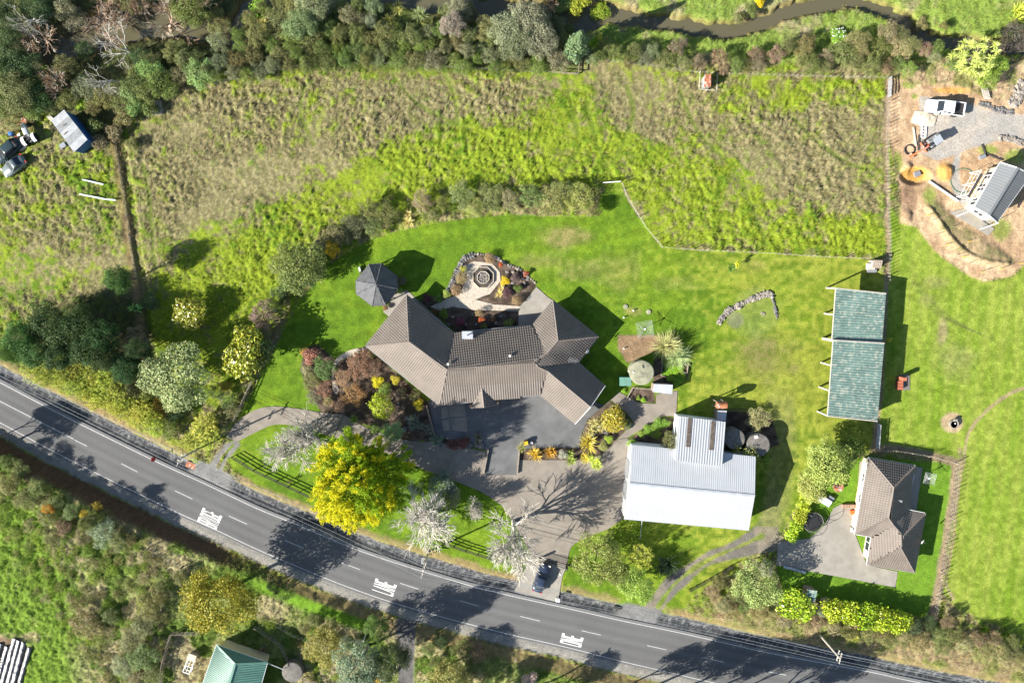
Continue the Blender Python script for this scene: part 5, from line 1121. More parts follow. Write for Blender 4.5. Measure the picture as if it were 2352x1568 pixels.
# woodland top left
for x, y, r, c, k in ((20, 58, 46, DKG, 'tree'), (28, 122, 44, DKG, 'tree'), (8, 172, 40, DKG, 'tree'), (66, 160, 40, DKG, 'tree'), (44, 212, 48, OL, 'tree'), (12, 236, 34, GRN, 'tree'), (96, 222, 34, DKG, 'tree'), (150, 18, 30, GREY, 'scrub'), (172, 48, 30, GREY, 'scrub'), (88, 22, 34, DKG, 'tree'), (440, 18, 46, GRN, 'tree'), (300, 8, 30, OL, 'scrub'), (500, 50, 30, OL2, 'scrub'), (398, 122, 26, OL2, 'scrub'), (350, 140, 24, OL, 'scrub'), (430, 138, 30, OL, 'scrub'), (505, 100, 30, GREY, 'scrub'), (460, 170, 34, PAL, 'scrub'), (420, 172, 28, OL2, 'scrub'), (345, 165, 34, PAL, 'scrub'), (372, 190, 36, GRN, 'scrub'), (318, 190, 32, OL, 'scrub'), (300, 212, 30, PAL, 'scrub'), (338, 212, 34, GRN, 'scrub'), (270, 205, 28, OL2, 'scrub'), (200, 205, 30, GRG, 'scrub'), (245, 225, 30, OL, 'scrub'), (190, 240, 17, LIM, 'shrub'), (215, 245, 22, OL2, 'scrub'), (280, 240, 26, OL, 'scrub'), (160, 232, 28, OL, 'scrub'), (128, 215, 26, DKG, 'scrub'), (310, 245, 22, PAL, 'shrub'), (325, 130, 24, DKG, 'scrub'), (200, 120, 28, DKG, 'scrub'), (150, 150, 30, OL, 'scrub'), (30, 265, 30, OL, 'scrub'), (75, 255, 26, GRN, 'scrub'), (120, 245, 22, OL, 'scrub'), (285, 275, 20, OL2, 'shrub'), (345, 250, 20, GRN, 'shrub'), (262, 305, 22, BRN, 'shrub'), (236, 330, 20, BRN, 'shrub'), (220, 290, 20, OL, 'shrub'), (305, 330, 14, OL, 'shrub'), (180, 375, 12, LIM, 'tuft'), (235, 400, 12, LIM, 'tuft')):
    P_(k, x, y, r, c, {'tree': 'dark evergreen tree in the top left woodland', 'scrub': 'olive bushy shrub in the top left woodland', 'shrub': 'low bush on the edge of the top left woodland', 'tuft': 'bright yellow-green weed clump in the left paddock'}[k], {'tree': 'tree', 'tuft': 'weed'}.get(k, 'shrub'), {'tree': 'dark trees of the left woodland', 'scrub': 'shrubs of the left woodland', 'shrub': 'low bushes of the left woodland', 'tuft': 'weed clumps in the left paddock'}[k])
# planted belt between stream and paddock (left half)
B1 = [(460, 180), (540, 110), (560, 40), (680, -10), (800, -10), (960, 12), (1120, 35), (1290, 45), (1310, 100), (1290, 160), (1100, 158), (900, 145), (760, 142), (640, 158), (520, 185)]
pts = []; rr = random.Random(5)
for _ in range(6000):
    x, y = rr.uniform(450, 1330), rr.uniform(-5, 190)
    if not inside(np.array([x]), np.array([y]), B1)[0]: continue
    r = rr.uniform(17, 28) if y > 85 else rr.uniform(20, 36)
    if y < 70 and 860 < x < 1010: continue
    if math.hypot(x-1195, y-75) < 60: continue
    if all(math.hypot(x-a, y-b) > .62*(r+c) for a, b, c in pts): pts.append((x, y, r))
    if len(pts) > 118: break
for x, y, r in pts:
    c = rr.choice([OL, OL, GREY, OL2, GRG, GRN, OL] if y < 90 else [OL, OL2, OL, GRN, GRG, (.11, .15, .035)])
    P_('scrub', x, y, r, c, 'grey-olive shrub in the dense belt between stream and paddock', 'shrub', 'shrubs of the stream belt', h=TINT.uniform(2.2, 3.4))
for x, y, r, c in ((1165, 70, 44, GREY), (1215, 50, 46, GREY), (1240, 95, 42, GREY), (1190, 105, 44, GRG), (1040, 62, 32, (.19, .18, .13)), (1055, 25, 26, (.17, .165, .12)), (720, 15, 40, GREY), (690, 60, 38, GRG)):
    P_('tree', x, y, r, c, 'larger silver-grey bushy tree rising from the stream belt', 'tree', 'silver-grey trees of the stream belt', h=4.6)
for x, y, r in ((962, 30, 18), (985, 62, 20), (912, 70, 16), (895, 45, 16), (955, 85, 18), (1000, 78, 18), (1105, 80, 14), (665, 32, 14), (605, 58, 16), (745, 78, 13), (915, 20, 16)):
    P_('flax', x, y, r, rr.choice([(.12, .16, .06), (.18, .20, .04), (.20, .20, .05)]), 'spiky flax among the stream belt shrubs', 'flax', 'flax plants of the stream belt')
P_('tussock', 1308, 145, 15, (.20, .22, .09), 'round tussock inside the fenced corner by the stream', 'grass', h=1.3)
for x, y, r, c in ((600, 30, 30, (.15, .22, .03)), (575, 50, 24, (.14, .22, .03)), (1380, 25, 24, (.15, .19, .02)), (1300, 5, 26, GRN), (1330, -2, 30, (.17, .20, .02)), (1270, 70, 22, OL), (1302, 70, 18, GRN), (1365, 100, 12, LIM), (1375, 88, 10, (.30, .32, .06))): P_('shrub', x, y, r, c, 'bright green bush on the stream bank', 'shrub', 'green bushes on the stream bank', h=1.5)
# right half of the belt
for x, y, r, c in ((1392, 108, 22, OL), (1372, 130, 22, GRN), (1412, 122, 18, OL), (1360, 135, 16, GRG), (1458, 120, 22, OL), (1498, 120, 20, GRG), (1482, 136, 20, GRG), (1528, 138, 26, OL), (1572, 146, 22, OL), (1604, 142, 18, BRN), (1552, 112, 20, BRN), (1566, 100, 16, BRN), (1652, 132, 22, BRN), (1690, 152, 18, GRN), (1714, 150, 20, OL2), (1740, 148, 20, BRN), (1736, 128, 22, BRN), (1662, 160, 14, BRN), (1430, 130, 14, OL), (1440, 148, 12, OL2)):
    P_('scrub', x, y, r, c, 'separate round shrub in the row above the right paddock', 'shrub', 'shrubs above the right paddock', h=TINT.uniform(2.0, 3.0))
for x, y, r, c in ((1782, 128, 22, BRN), (1806, 108, 22, OL), (1846, 106, 26, OL2), (1842, 132, 26, OL2), (1858, 152, 26, OL), (1890, 155, 18, OL), (1896, 135, 22, TAN), (1936, 128, 30, OL), (1966, 92, 28, OL2), (1968, 140, 26, OL), (1978, 118, 16, OL2), (2018, 115, 30, OL), (2000, 152, 24, OL), (2040, 80, 28, TAN), (2066, 88, 22, OL), (2070, 112, 28, TAN), (2090, 105, 24, OL2), (2122, 112, 20, BRN), (2142, 130, 16, GREY), (2030, 155, 20, BRN), (2060, 150, 22, GRN), (2085, 160, 22, (.13, .17, .04)), (2190, 150, 18, GRN), (2255, 172, 22, (.14, .2, .03)), (2290, 150, 24, (.13, .19, .03)), (2270, 188, 22, (.13, .18, .03)), (2230, 170, 18, OL2), (2150, 110, 16, GRN)):
    P_('scrub', x, y, r, c, 'brown-olive shrub in the thicket at the top right paddock corner', 'shrub', 'shrubs of the top right thicket', h=TINT.uniform(2.2, 3.4))
lily = P_('shrub', 1922, 84, 20, (.14, .22, .03), 'white-flowered lily clump behind the top right thicket', 'flower', name='lily_clump', h=1.2)
mm = MB()
for i in range(26):
    a = rr.uniform(0, 6.28); u = rr.random()**.5*1.1; mm.lathe([(0, 0), (.09, .06), (.0, .05)], (math.cos(a)*u*1.2, math.sin(a)*u*1.2, 2.0+rr.uniform(0, .4)), 5)
fl = mm.build('flower', M_['white'], None, kind='stuff'); fl.parent = lily
for x, y, r, c in ((1700, 40, 16, OL), (1726, 25, 16, GRN), (1745, 5, 14, YEL), (2165, 60, 10, OL), (2115, 56, 14, OL2)): P_('shrub', x, y, r, c, 'small bush on the flats across the stream', 'shrub', 'bushes across the stream', h=1.5)
# belt round the lawn
for x, y, r, c, t in ((1338, 455, 40, (.155, .175, .05), 'pale bushy shrub at the right end of the lawn belt'), (1295, 440, 32, (.12, .15, .045), 'feathery green shrub in the right lawn belt'), (1262, 462, 36, (.165, .16, .06), 'yellow-olive shrub in the right lawn belt'), (1222, 450, 32, (.10, .13, .04), 'dark olive shrub in the right lawn belt'), (1172, 462, 28, (.18, .17, .08), 'tan shrub in the middle of the lawn belt'), (1128, 455, 34, (.14, .165, .05), 'broad light olive shrub in the lawn belt'), (1090, 478, 26, (.165, .175, .06), 'low pale shrub along the lawn edge'), (1058, 448, 30, (.145, .165, .055), 'round pale olive shrub in the lawn belt'), (1018, 470, 20, (.10, .13, .03), 'low green shrub in the lawn belt gap'), (968, 462, 26, TAN, 'dry tan shrub behind the flax in the lawn belt'), (990, 492, 22, OL, 'olive shrub at the lawn edge beside the flax'), (1365, 480, 18, OL, 'brown shrub at the end corner of the lawn belt')):
    P_('scrub', x, y, r, c, t, h=TINT.uniform(1.8, 2.6))
for x, y, r, c, t in ((880, 488, 34, OL, 'grey-olive shrub left of the flax in the belt'), (848, 478, 26, OL, 'small olive shrub on the paddock side of the belt'), (862, 520, 26, OL, 'low olive shrub at the lawn edge of the belt'), (812, 515, 34, (.075, .085, .035), 'dark shrub in the middle of the belt'), (776, 545, 36, OL2, 'brown-olive shrub above the yellow bush'), (765, 572, 20, (.40, .27, .012), 'orange-yellow bush in the belt above the gazebo'), (742, 570, 24, GRG, 'grey-green shrub beside the yellow bush'), (725, 598, 34, DKG, 'dark shrub behind the large olive tree'), (668, 648, 34, GRN, 'green shrub at the foot of the large olive tree'), (640, 612, 24, OL, 'olive shrub on the paddock side of the large olive tree'), (714, 640, 26, DKG, 'dark low shrub right of the large olive tree'), (640, 680, 26, DKG, 'dark shrub below the large olive tree'), (633, 705, 20, GRN, 'green shrub above the grey-brown one')):
    P_('scrub', x, y, r, c, t, h=TINT.uniform(2.0, 3.2))
P_('flax', 934, 502, 20, (.28, .24, .09), 'pale variegated flax at the lawn edge of the belt', 'flax')
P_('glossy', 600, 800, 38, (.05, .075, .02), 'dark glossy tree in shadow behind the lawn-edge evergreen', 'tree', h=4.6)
# left grove, bamboo, drive mouth
for x, y, r, c in ((128, 735, 46, DKG), (64, 776, 40, (.06, .11, .03)), (92, 802, 42, (.055, .095, .03)), (164, 766, 46, DKG), (196, 742, 40, DKG), (212, 800, 44, DKG), (250, 770, 38, DKG), (280, 640, 30, (.05, .09, .025)), (40, 808, 26, (.07, .12, .03)), (150, 815, 40, DKG), (255, 820, 36, DKG), (300, 845, 38, (.03, .055, .02)), (330, 800, 26, DKG)): P_('tree', x, y, r, c, 'dark feathery wattle in the grove by the road', 'tree', 'dark wattles of the roadside grove', h=7.6)
P_('scrub', 312, 785, 34, (.13, .125, .07), 'grey-olive bush at the right of the dark grove', h=3.4); P_('scrub', 308, 884, 28, (.075, .09, .035), 'dark rounded bush between bamboo and olive tree', h=3.0); P_('scrub', 345, 690, 22, (.05, .08, .03), 'dark bush beside the left fence', h=1.6)
BP = [(62, 838), (120, 820), (200, 830), (262, 862), (300, 905), (345, 945), (372, 985), (330, 975), (250, 935), (160, 895), (80, 865)]
bp = []
for _ in range(4000):
    x, y = rr.uniform(60, 380), rr.uniform(815, 990)
    if inside(np.array([x]), np.array([y]), BP)[0] and all(math.hypot(x-a, y-b) > 17 for a, b in bp): bp.append((x, y))
for x, y in bp: P_('bamboo', x, y, rr.uniform(15, 24), BAM if y > 860 else (.16, .19, .035), 'yellow-green feathery bamboo in the roadside clump', 'bamboo', 'bamboo of the roadside clump', h=rr.uniform(2.4, 4.2))
for x, y, r in ((470, 985, 30), (452, 1010, 26), (485, 1008, 26), (430, 1015, 18), (478, 965, 22)): P_('bamboo', x, y, r, BAM, 'yellow-green bamboo at the mouth of the loop drive', 'bamboo', 'bamboo at the drive mouth', h=3.0)
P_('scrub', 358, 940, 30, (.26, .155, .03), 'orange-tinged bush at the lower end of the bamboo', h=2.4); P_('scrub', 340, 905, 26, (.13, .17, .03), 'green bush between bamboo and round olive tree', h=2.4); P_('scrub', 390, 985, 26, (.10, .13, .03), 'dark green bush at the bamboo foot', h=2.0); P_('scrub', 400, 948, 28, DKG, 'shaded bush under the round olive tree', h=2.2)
P_('shrub', 520, 885, 15, (.19, .16, .03), 'small gold-tipped bush by the drive mouth fence', h=2.2); P_('scrub', 524, 915, 24, (.08, .12, .04), 'green bush left of the drive mouth fence', h=2.2); P_('scrub', 534, 938, 22, (.13, .14, .06), 'grey-green bush at the drive mouth', h=1.8); P_('scrub', 500, 900, 22, DKG, 'dark bush beside the round olive tree', h=2.0)
# front garden by the house
for k, x, y, r, c, t, h in (('shrub', 713, 815, 20, (.20, .095, .06), 'reddish-brown shrub at the top of the front garden', 2.2), ('shrub', 700, 806, 12, YEL, 'small yellow shrub beside the reddish-brown one', 1.2), ('scrub', 742, 845, 30, (.075, .12, .035), 'dark green shrub left of the garden path', 2.2), ('scrub', 720, 875, 24, (.12, .13, .05), 'olive shrub at the lawn edge of the front garden', 1.6), ('shrub', 705, 848, 15, TAN, 'pale tan shrub at the lawn edge of the front garden', 1.2), ('scrub', 745, 892, 24, (.17, .10, .06), 'red-brown shrub left of the path bend', 1.4), ('scrub', 722, 912, 20, (.13, .12, .07), 'grey shrub at the lower lawn edge of the front garden', 1.3), ('scrub', 825, 835, 36, (.145, .085, .045), 'wide brown shrub below the house corner', 1.8), ('scrub', 858, 842, 24, (.12, .08, .05), 'brown shrub nearest the house wall', 1.4), ('scrub', 785, 868, 22, (.20, .14, .08), 'pinkish-brown shrub right of the garden path', 1.3), ('scrub', 812, 905, 30, (.21, .125, .05), 'rust-coloured rounded shrub in the front garden', 2.0), ('shrub', 866, 875, 15, (.36, .32, .015), 'bright yellow shrub in the front garden', 1.2), ('shrub', 884, 893, 16, (.15, .20, .03), 'green shrub above the clipped ball tree', 1.2), ('shrub', 908, 872, 11, (.30, .29, .03), 'yellow-green shrub by the house wall', 1.0), ('shrub', 856, 812, 12, GRN, 'green shrub beside the house corner rocks', 1.2), ('scrub', 778, 930, 20, (.25, .17, .10), 'pale pink-tan shrub at the lower edge of the front garden', 1.2), ('shrub', 755, 920, 15, (.17, .15, .06), 'low olive shrub at the lower edge of the front garden', .9), ('shrub', 960, 928, 14, (.30, .28, .02), 'yellow shrub against the yard edging', 1.2), ('scrub', 955, 908, 16, (.12, .11, .04), 'brown-green shrub against the yard edging', 1.2), ('shrub', 860, 985, 14, GRN, 'green shrub beside the pale sage one', 1.2), ('shrub', 925, 900, 14, (.09, .09, .04), 'dark shrub between ball tree and house', 1.0)):
    P_(k, x, y, r, c, t, h=h)
P_('flax', 813, 963, 12, (.13, .22, .03), 'bright green spiky plant beside the loop drive', 'flax', h=.9)
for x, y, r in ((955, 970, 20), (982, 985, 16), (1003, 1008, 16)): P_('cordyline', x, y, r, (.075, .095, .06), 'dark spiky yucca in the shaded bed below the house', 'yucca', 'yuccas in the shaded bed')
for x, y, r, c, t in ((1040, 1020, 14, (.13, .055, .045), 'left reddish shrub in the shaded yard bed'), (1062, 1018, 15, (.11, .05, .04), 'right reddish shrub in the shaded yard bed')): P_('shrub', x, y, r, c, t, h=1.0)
for x, y, r, c, t in ((1072, 1010, 12, (.12, .075, .04), 'bronze flax in the shaded yard bed'), (1100, 1010, 15, (.10, .11, .06), 'green flax at the end of the shaded yard bed')): P_('flax', x, y, r, c, t, 'flax', h=1.0)
# bed between yard and drive
for k, x, y, r, c, t, h in (('cordyline', 1198, 1026, 12, (.14, .15, .05), 'small spiky yucca beside the yellow bin', 1.4), ('flax', 1230, 1042, 20, (.27, .22, .03), 'yellow-bronze flax nearest the yellow bin', 1.5), ('flax', 1264, 1042, 20, (.30, .19, .03), 'orange-bronze flax in the middle of the row', 1.5), ('shrub', 1292, 1044, 12, (.22, .22, .16), 'small white-flowered bush in the flax row', .9), ('flax', 1308, 1052, 18, (.17, .19, .04), 'green-yellow flax at the end of the row', 1.4), ('flax', 1350, 1020, 26, (.24, .22, .035), 'large yellow-striped flax at the corner of the triangular bed', 1.9), ('cordyline', 1368, 980, 24, (.21, .22, .07), 'pale yucca clump on the yard side of the triangular bed', 2.0), ('flax', 1346, 1052, 15, (.30, .28, .04), 'yellow flax at the foot of the triangular bed', 1.1), ('cordyline', 1366, 1062, 19, (.24, .29, .035), 'bright lime yucca at the tip of the triangular bed', 1.6), ('glossy', 1410, 962, 30, (.20, .19, .02), 'yellow-green citrus bush in the triangular bed', 2.4), ('shrub', 1440, 972, 15, (.09, .12, .04), 'grey-green shrub at the path side of the triangular bed', 1.0), ('shrub', 1398, 1008, 12, (.17, .22, .03), 'lime shrub low in the triangular bed', .8), ('shrub', 1384, 1024, 14, (.15, .16, .05), 'olive shrub low in the triangular bed', .7), ('cordyline', 1450, 1020, 14, (.15, .25, .025), 'bright green yucca at the workshop wall', 1.5)):
    P_(k, x, y, r, c, t, {'flax': 'flax', 'cordyline': 'yucca'}.get(k, 'shrub'), h=h)
for x, y, r in ((1490, 985, 14), (1510, 975, 14), (1528, 972, 14), (1475, 995, 12), (1505, 995, 14)): P_('shrub', x, y, r, (.13, .20, .03), 'low leafy plant in the bed left of the annex', 'plant', 'plants left of the annex', name='leafy_plant', h=.8)
for x, y, r in ((1535, 838, 13), (1548, 850, 14), (1562, 846, 11), (1530, 855, 10), (1540, 866, 12), (1565, 866, 12), (1555, 876, 12)): P_('shrub', x, y, r, (.15, .25, .02), 'leafy vegetable in the boxed bed below the pampas', 'vegetable', 'vegetables in the boxed bed', name='vegetable_plant', h=.6)
for x, y, r in ((1478, 918, 8), (1466, 914, 6), (1432, 897, 7)): P_('shrub', x, y, r, (.14, .23, .02), 'small leafy plant in the bed by the round tank', 'plant', 'plants by the round tank', name='leafy_plant', h=.4)
# courtyard
for x, y, r, t in ((1124, 593, 13, 'clipped brown bush at the top of the shell path'), (1060, 638, 14, 'upper clipped brown bush at the left of the fountain'), (1048, 666, 14, 'lower clipped brown bush at the left of the fountain'), (1187, 690, 12, 'clipped olive bush beside the patio'), (1100, 718, 9, 'small clipped brown bush against the lower path')): P_('ball', x, y, r, (.17, .125, .06), t, 'bush', h=1.3)
for k, x, y, r, c, t in (('shrub', 1026, 676, 11, (.20, .24, .07), 'variegated round shrub at the path bend'), ('shrub', 1006, 686, 12, (.085, .14, .02), 'dark green mound beside the path bend'), ('shrub', 980, 684, 11, (.085, .03, .04), 'purple shrub near the gazebo path'), ('shrub', 1160, 645, 12, (.36, .30, .012), 'bright yellow shrub right of the fountain'), ('flax', 1147, 668, 13, (.33, .30, .12), 'cream striped flax right of the fountain'), ('shrub', 1166, 672, 14, (.085, .05, .055), 'purple-grey shrub below the yellow one'), ('shrub', 1182, 638, 12, (.11, .07, .06), 'dull purple shrub at the top of the courtyard bed'), ('shrub', 1190, 663, 10, (.10, .14, .03), 'green shrub above the patio'), ('shrub', 1150, 608, 6, (.36, .09, .03), 'small orange-red shrub at the courtyard rim'), ('shrub', 1208, 628, 8, (.24, .08, .04), 'rust-red shrub at the courtyard rim'), ('shrub', 1018, 720, 13, (.10, .15, .02), 'green hedge shrub at the wing wall'), ('shrub', 1056, 738, 12, (.13, .04, .06), 'pink-leaved shrub in the shaded courtyard bed'), ('shrub', 1105, 734, 8, (.30, .09, .035), 'orange-red shrub in the shaded courtyard bed'), ('shrub', 1168, 742, 14, (.13, .17, .035), 'gold-topped shrub beside the patio wall'), ('shrub', 1112, 750, 9, (.10, .13, .03), 'olive shrub against the roof edge'), ('shrub', 1000, 716, 9, (.10, .06, .03), 'brown shrub at the wing corner'), ('shrub', 1064, 618, 9, (.27, .26, .03), 'yellow-green shrub at the rock edge'), ('flax', 1132, 734, 6, (.22, .10, .05), 'small bronze flax in the courtyard bed')):
    P_(k, x, y, r, c, t, 'flax' if k == 'flax' else 'shrub', h=.9)
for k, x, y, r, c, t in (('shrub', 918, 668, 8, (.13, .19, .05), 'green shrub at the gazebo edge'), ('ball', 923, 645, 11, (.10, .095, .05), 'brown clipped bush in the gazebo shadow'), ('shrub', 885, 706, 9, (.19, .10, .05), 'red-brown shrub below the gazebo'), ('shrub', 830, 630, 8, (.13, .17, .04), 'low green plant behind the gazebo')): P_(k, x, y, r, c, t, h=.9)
P_('cordyline', 1694, 608, 9, (.30, .30, .02), 'small yellow palm-like yucca alone on the lawn', 'yucca', h=1.8); P_('tuft', 1680, 615, 12, (.10, .16, .03), 'grass tuft left of the lone yucca', 'grass', h=.5)
# hedges and roadside scrub on the right
for i, (x, y) in enumerate(((1852, 1140), (1844, 1162), (1836, 1184), (1826, 1206), (1816, 1226))): P_('puka', x, y, 19, (.215, .255, .02), 'lime-green hedge bush in the row beside the trampoline', 'hedge', 'hedge row beside the trampoline', h=1.9)
P_('puka', 1828, 1388, 42, (.195, .25, .016), 'separate round lime-green hedge bush by the roadside', 'hedge', h=3.0)
for x, y in ((1912, 1395), (1948, 1402), (1985, 1412), (2022, 1418), (2060, 1425)): P_('puka', x, y, 31, (.20, .25, .016), 'lime-green bush in the long hedge below the smaller house', 'hedge', 'long hedge below the smaller house', h=3.2)
for x, y, r, c in ((1640, 1360, 22, BRN), (1662, 1385, 24, TAN), (1685, 1400, 24, OL2), (1652, 1335, 20, OL), (1690, 1360, 24, OL), (1712, 1388, 22, GRN), (1745, 1400, 26, OL2), (1775, 1405, 22, OL), (1772, 1372, 24, GRG), (1800, 1425, 18, TAN), (1850, 1432, 18, OL2), (1882, 1400, 16, GREY), (1880, 1425, 20, BRN), (1915, 1440, 22, TAN), (1950, 1452, 20, OL2), (1990, 1455, 24, OL), (2030, 1462, 26, OL), (2070, 1460, 28, OL), (2095, 1435, 28, (.06, .085, .035)), (2110, 1470, 26, OL2), (2150, 1455, 28, OL), (2130, 1430, 24, DKG), (2185, 1460, 26, OL2), (2165, 1485, 24, OL), (2215, 1478, 26, TAN), (2245, 1465, 22, BRN), (2255, 1495, 26, OL2), (2295, 1490, 26, OL), (2330, 1500, 28, OL2), (2310, 1515, 22, TAN), (2352, 1520, 28, OL), (2280, 1465, 18, BRN), (2320, 1470, 20, OL), (2175, 1425, 20, BRN), (1895, 1380, 14, GREY)): P_('scrub', x, y, r, c, 'scrubby roadside bush along the right end of the road', 'shrub', 'scrub along the right roadside', h=TINT.uniform(1.6, 2.8))
P_('cordyline', 1958, 1464, 14, (.24, .26, .05), 'spiky yucca in the right roadside scrub', 'yucca', h=1.8)
P_('shrub', 2042, 780, 7, (.36, .33, .05), 'small yellow bush beside the green pole shed', h=.9)
# south of the road
for x, y, r, c in ((240, 1222, 36, (.14, .18, .10)), (205, 1195, 24, OL), (268, 1240, 24, (.12, .15, .06)), (300, 1238, 20, OL), (110, 1190, 24, OL), (60, 1150, 26, OL), (20, 1110, 26, OL2), (85, 1120, 24, GRN), (130, 1155, 22, OL), (165, 1175, 22, (.10, .13, .05)), (40, 1080, 24, OL), (10, 1060, 22, GRN), (112, 1168, 14, (.30, .17, .03)), (195, 1180, 12, (.28, .22, .03)), (220, 1165, 14, (.26, .20, .03)), (150, 1210, 22, BRN), (190, 1230, 22, BRN), (120, 1230, 22, OL), (200, 1430, 40, OL2), (330, 1440, 34, OL2), (345, 1390, 34, OL), (300, 1470, 34, OL2), (330, 1510, 36, (.11, .13, .045)), (350, 1545, 30, OL), (280, 1530, 28, GREY), (310, 1560, 26, BRN), (255, 1410, 22, OL), (415, 1328, 22, OL), (370, 1345, 14, OL), (655, 1360, 28, GRN), (630, 1345, 20, DKG), (700, 1440, 18, OL), (720, 1420, 20, OL2), (760, 1430, 20, OL), (1010, 1470, 22, DKG), (1060, 1490, 26, (.09, .11, .03)), (985, 1490, 18, GRN), (1100, 1500, 22, BRN), (1075, 1545, 26, OL), (1130, 1560, 24, DKG), (1000, 1520, 16, OL)):
    P_('scrub', x, y, r, c, 'wild bush on the rough ground below the road', 'shrub', 'wild bushes below the road', h=TINT.uniform(1.4, 2.6))
P_('fern', 565, 1498, 11, (.08, .15, .05), 'fern-like plant at the green roof edge', 'fern', h=.8); P_('shrub', 616, 1468, 8, (.16, .20, .04), 'small green plant by the tank fence', h=.7)
P_('shrub', 1215, 1558, 22, (.27, .24, .17), 'pale flowering bush at the bottom edge', h=1.8); P_('shrub', 870, 1568, 14, (.30, .25, .03), 'yellow flowering bush at the bottom edge', h=1.2)
# tall trees standing just beyond the bottom edge, whose shadows reach the road
for x, y, r, h in ((1510, 1625, 46, 9.5), (1580, 1640, 50, 11), (1660, 1650, 40, 13), (1705, 1665, 36, 14), (1760, 1680, 50, 13), (1450, 1610, 36, 7.5), (1000, 1600, 40, 7), (1120, 1612, 36, 6), (1280, 1600, 36, 5.5)): P_('tree', x, y, r, OL, 'dark tree standing just below the bottom edge', 'tree', 'trees below the bottom edge', h=h)
for x, y, r, h in ((-60, 1050, 40, 6), (205, 1200, 18, 4.0), (-30, 1010, 26, 6.0)): P_('tree', x, y, r, OL, 'tree on the bank at the left edge of the road', 'tree', 'trees on the left road bank', h=h)

lp_ = []
for _ in range(9000):
    x, y = rr.uniform(0, 900), rr.uniform(1060, 1568)
    q = (inside(np.array([x]), np.array([y]), [(0, 1070), (90, 1110), (200, 1170), (330, 1235), (400, 1330), (380, 1440), (360, 1568), (250, 1568), (140, 1420), (60, 1330), (0, 1250)])[0] or inside(np.array([x]), np.array([y]), [(560, 1400), (640, 1440), (760, 1500), (780, 1568), (720, 1568), (690, 1500), (600, 1420)])[0])
    if q and all(math.hypot(x-a, y-b) > 22 for a, b in lp_): lp_.append((x, y))
UV, UC = [], []; g_r = np.random.default_rng(44)
for x, y in lp_:
    g = G(x, y); R_ = rr.uniform(.7, 1.3); V, c = crown_lobed(int(x*7+y), R_, R_*.9, -.1, 5, .15, .55, .42, .8, (.6, 1.35), .12, .75, (.3, .5)); V = V+np.array([g.x, g.y, g.z-.05])
    UV.append(V); UC.append(c*np.array(rr.choice([OL, OL2, TAN, (.12, .17, .03), (.14, .16, .045), (.10, .15, .03), (.17, .16, .06), (.15, .20, .03)]))*1.9)
UV = np.concatenate(UV); ug = link('undergrowth', mesh_np('undergrowth', UV, quads(UV), M_['blade'], False, np.clip(np.concatenate(UC), 0, .7))); ug.color = (1, 1, 1, 1)
prop(ug, label='tangled low weeds and brambles on the rough ground below the road', cat='undergrowth', kind='stuff')
# ------------------------------------------------------------------ stones, walls, tanks
def stone_me(seed, mat):
    rng = np.random.default_rng(seed); m = MB(); m.lathe([(0, -.5), (.7, -.42), (1.0, 0), (.72, .42), (0, .52)], n=7)
    V = np.array([v[:] for v in m.v]); V = V*(1+.22*rng.normal(size=(len(V), 1)))*np.array([.5, .5, .55])
    return mesh_np('stone', V, [f for f in m.f], M_[mat])
STN = [stone_me(i, 'stone') for i in range(5)]; STD = [stone_me(i+9, 'darkstone') for i in range(4)]
def stone_row(name, label, pts, size, step, rows=1, meshes=STN, z=0.0, cat='rock wall', var=.35):
    P = [G(*p) for p in smooth_pts(pts, n=5)]; root = empty(name, P[0], label, cat); L = 0; nxt = 0; rg = random.Random(len(label))
    for a, b in zip(P[:-1], P[1:]):
        d = (b-a).length; 
        while nxt <= L+d:
            c = a.lerp(b, (nxt-L)/max(d, 1e-6)); t = (b-a).normalized(); s_ = Vector((-t.y, t.x, 0))
            for k in range(rows):
                o = link('stone', meshes[rg.randrange(len(meshes))], root); q = size*rg.uniform(1-var, 1+var)
                pos = c+s_*((k-(rows-1)/2)*step*.95+rg.uniform(-.1, .1)*size)-root.location; o.location = (pos.x, pos.y, pos.z+z+q*.18); o.scale = (q, q*rg.uniform(.75, 1.1), q*rg.uniform(.6, .9)); o.rotation_euler = (rg.uniform(-.2, .2), rg.uniform(-.2, .2), rg.uniform(0, 6.28))
            nxt += step
        L += d
    return root
def rock(x, y, size, label, dark=True, group=None):
    p = G(x, y); r = empty('boulder', p, label, 'rock', group); o = link('stone', (STD if dark else STN)[int(x+y) % 4], r); o.scale = (size, size*.8, size*.7); o.location.z = size*.15; o.rotation_euler.z = x
stone_row('stone_edging', 'curved grey stone edging on the right of the lawn', [(1652, 742), (1664, 722), (1690, 705), (1725, 688), (1752, 676), (1775, 678)], .62, .42, 2)
stone_row('stone_edging', 'short curve of dark stones at the end of the lawn edging', [(1768, 676), (1776, 690), (1780, 708), (1784, 730)], .6, .45, 1, STD)
stone_row('garden_wall', 'dark rock edging round the left rim of the courtyard garden', [(1030, 676), (1036, 655), (1044, 640), (1052, 618), (1062, 600), (1075, 590), (1088, 584)], .6, .42, 2, STD)
stone_row('garden_wall', 'grey rock edging round the right rim of the courtyard garden', [(1092, 583), (1118, 585), (1138, 590), (1160, 605), (1180, 612), (1200, 624), (1218, 640), (1230, 650)], .48, .4, 1)
stone_row('retaining_wall', 'piled dark rock retaining wall right of the white utility', [(2250, 238), (2268, 243), (2290, 252), (2312, 258), (2330, 258)], .55, .42, 2, STD)
stone_row('retaining_wall', 'big grey boulders stacked at the far right edge', [(2326, 240), (2336, 222), (2342, 205), (2352, 190)], .85, .62, 3, STN)
stone_row('retaining_wall', 'pale rock border at the lower edge of the gravel yard', [(2296, 318), (2312, 318), (2330, 324), (2352, 332)], .55, .42, 2, STN)
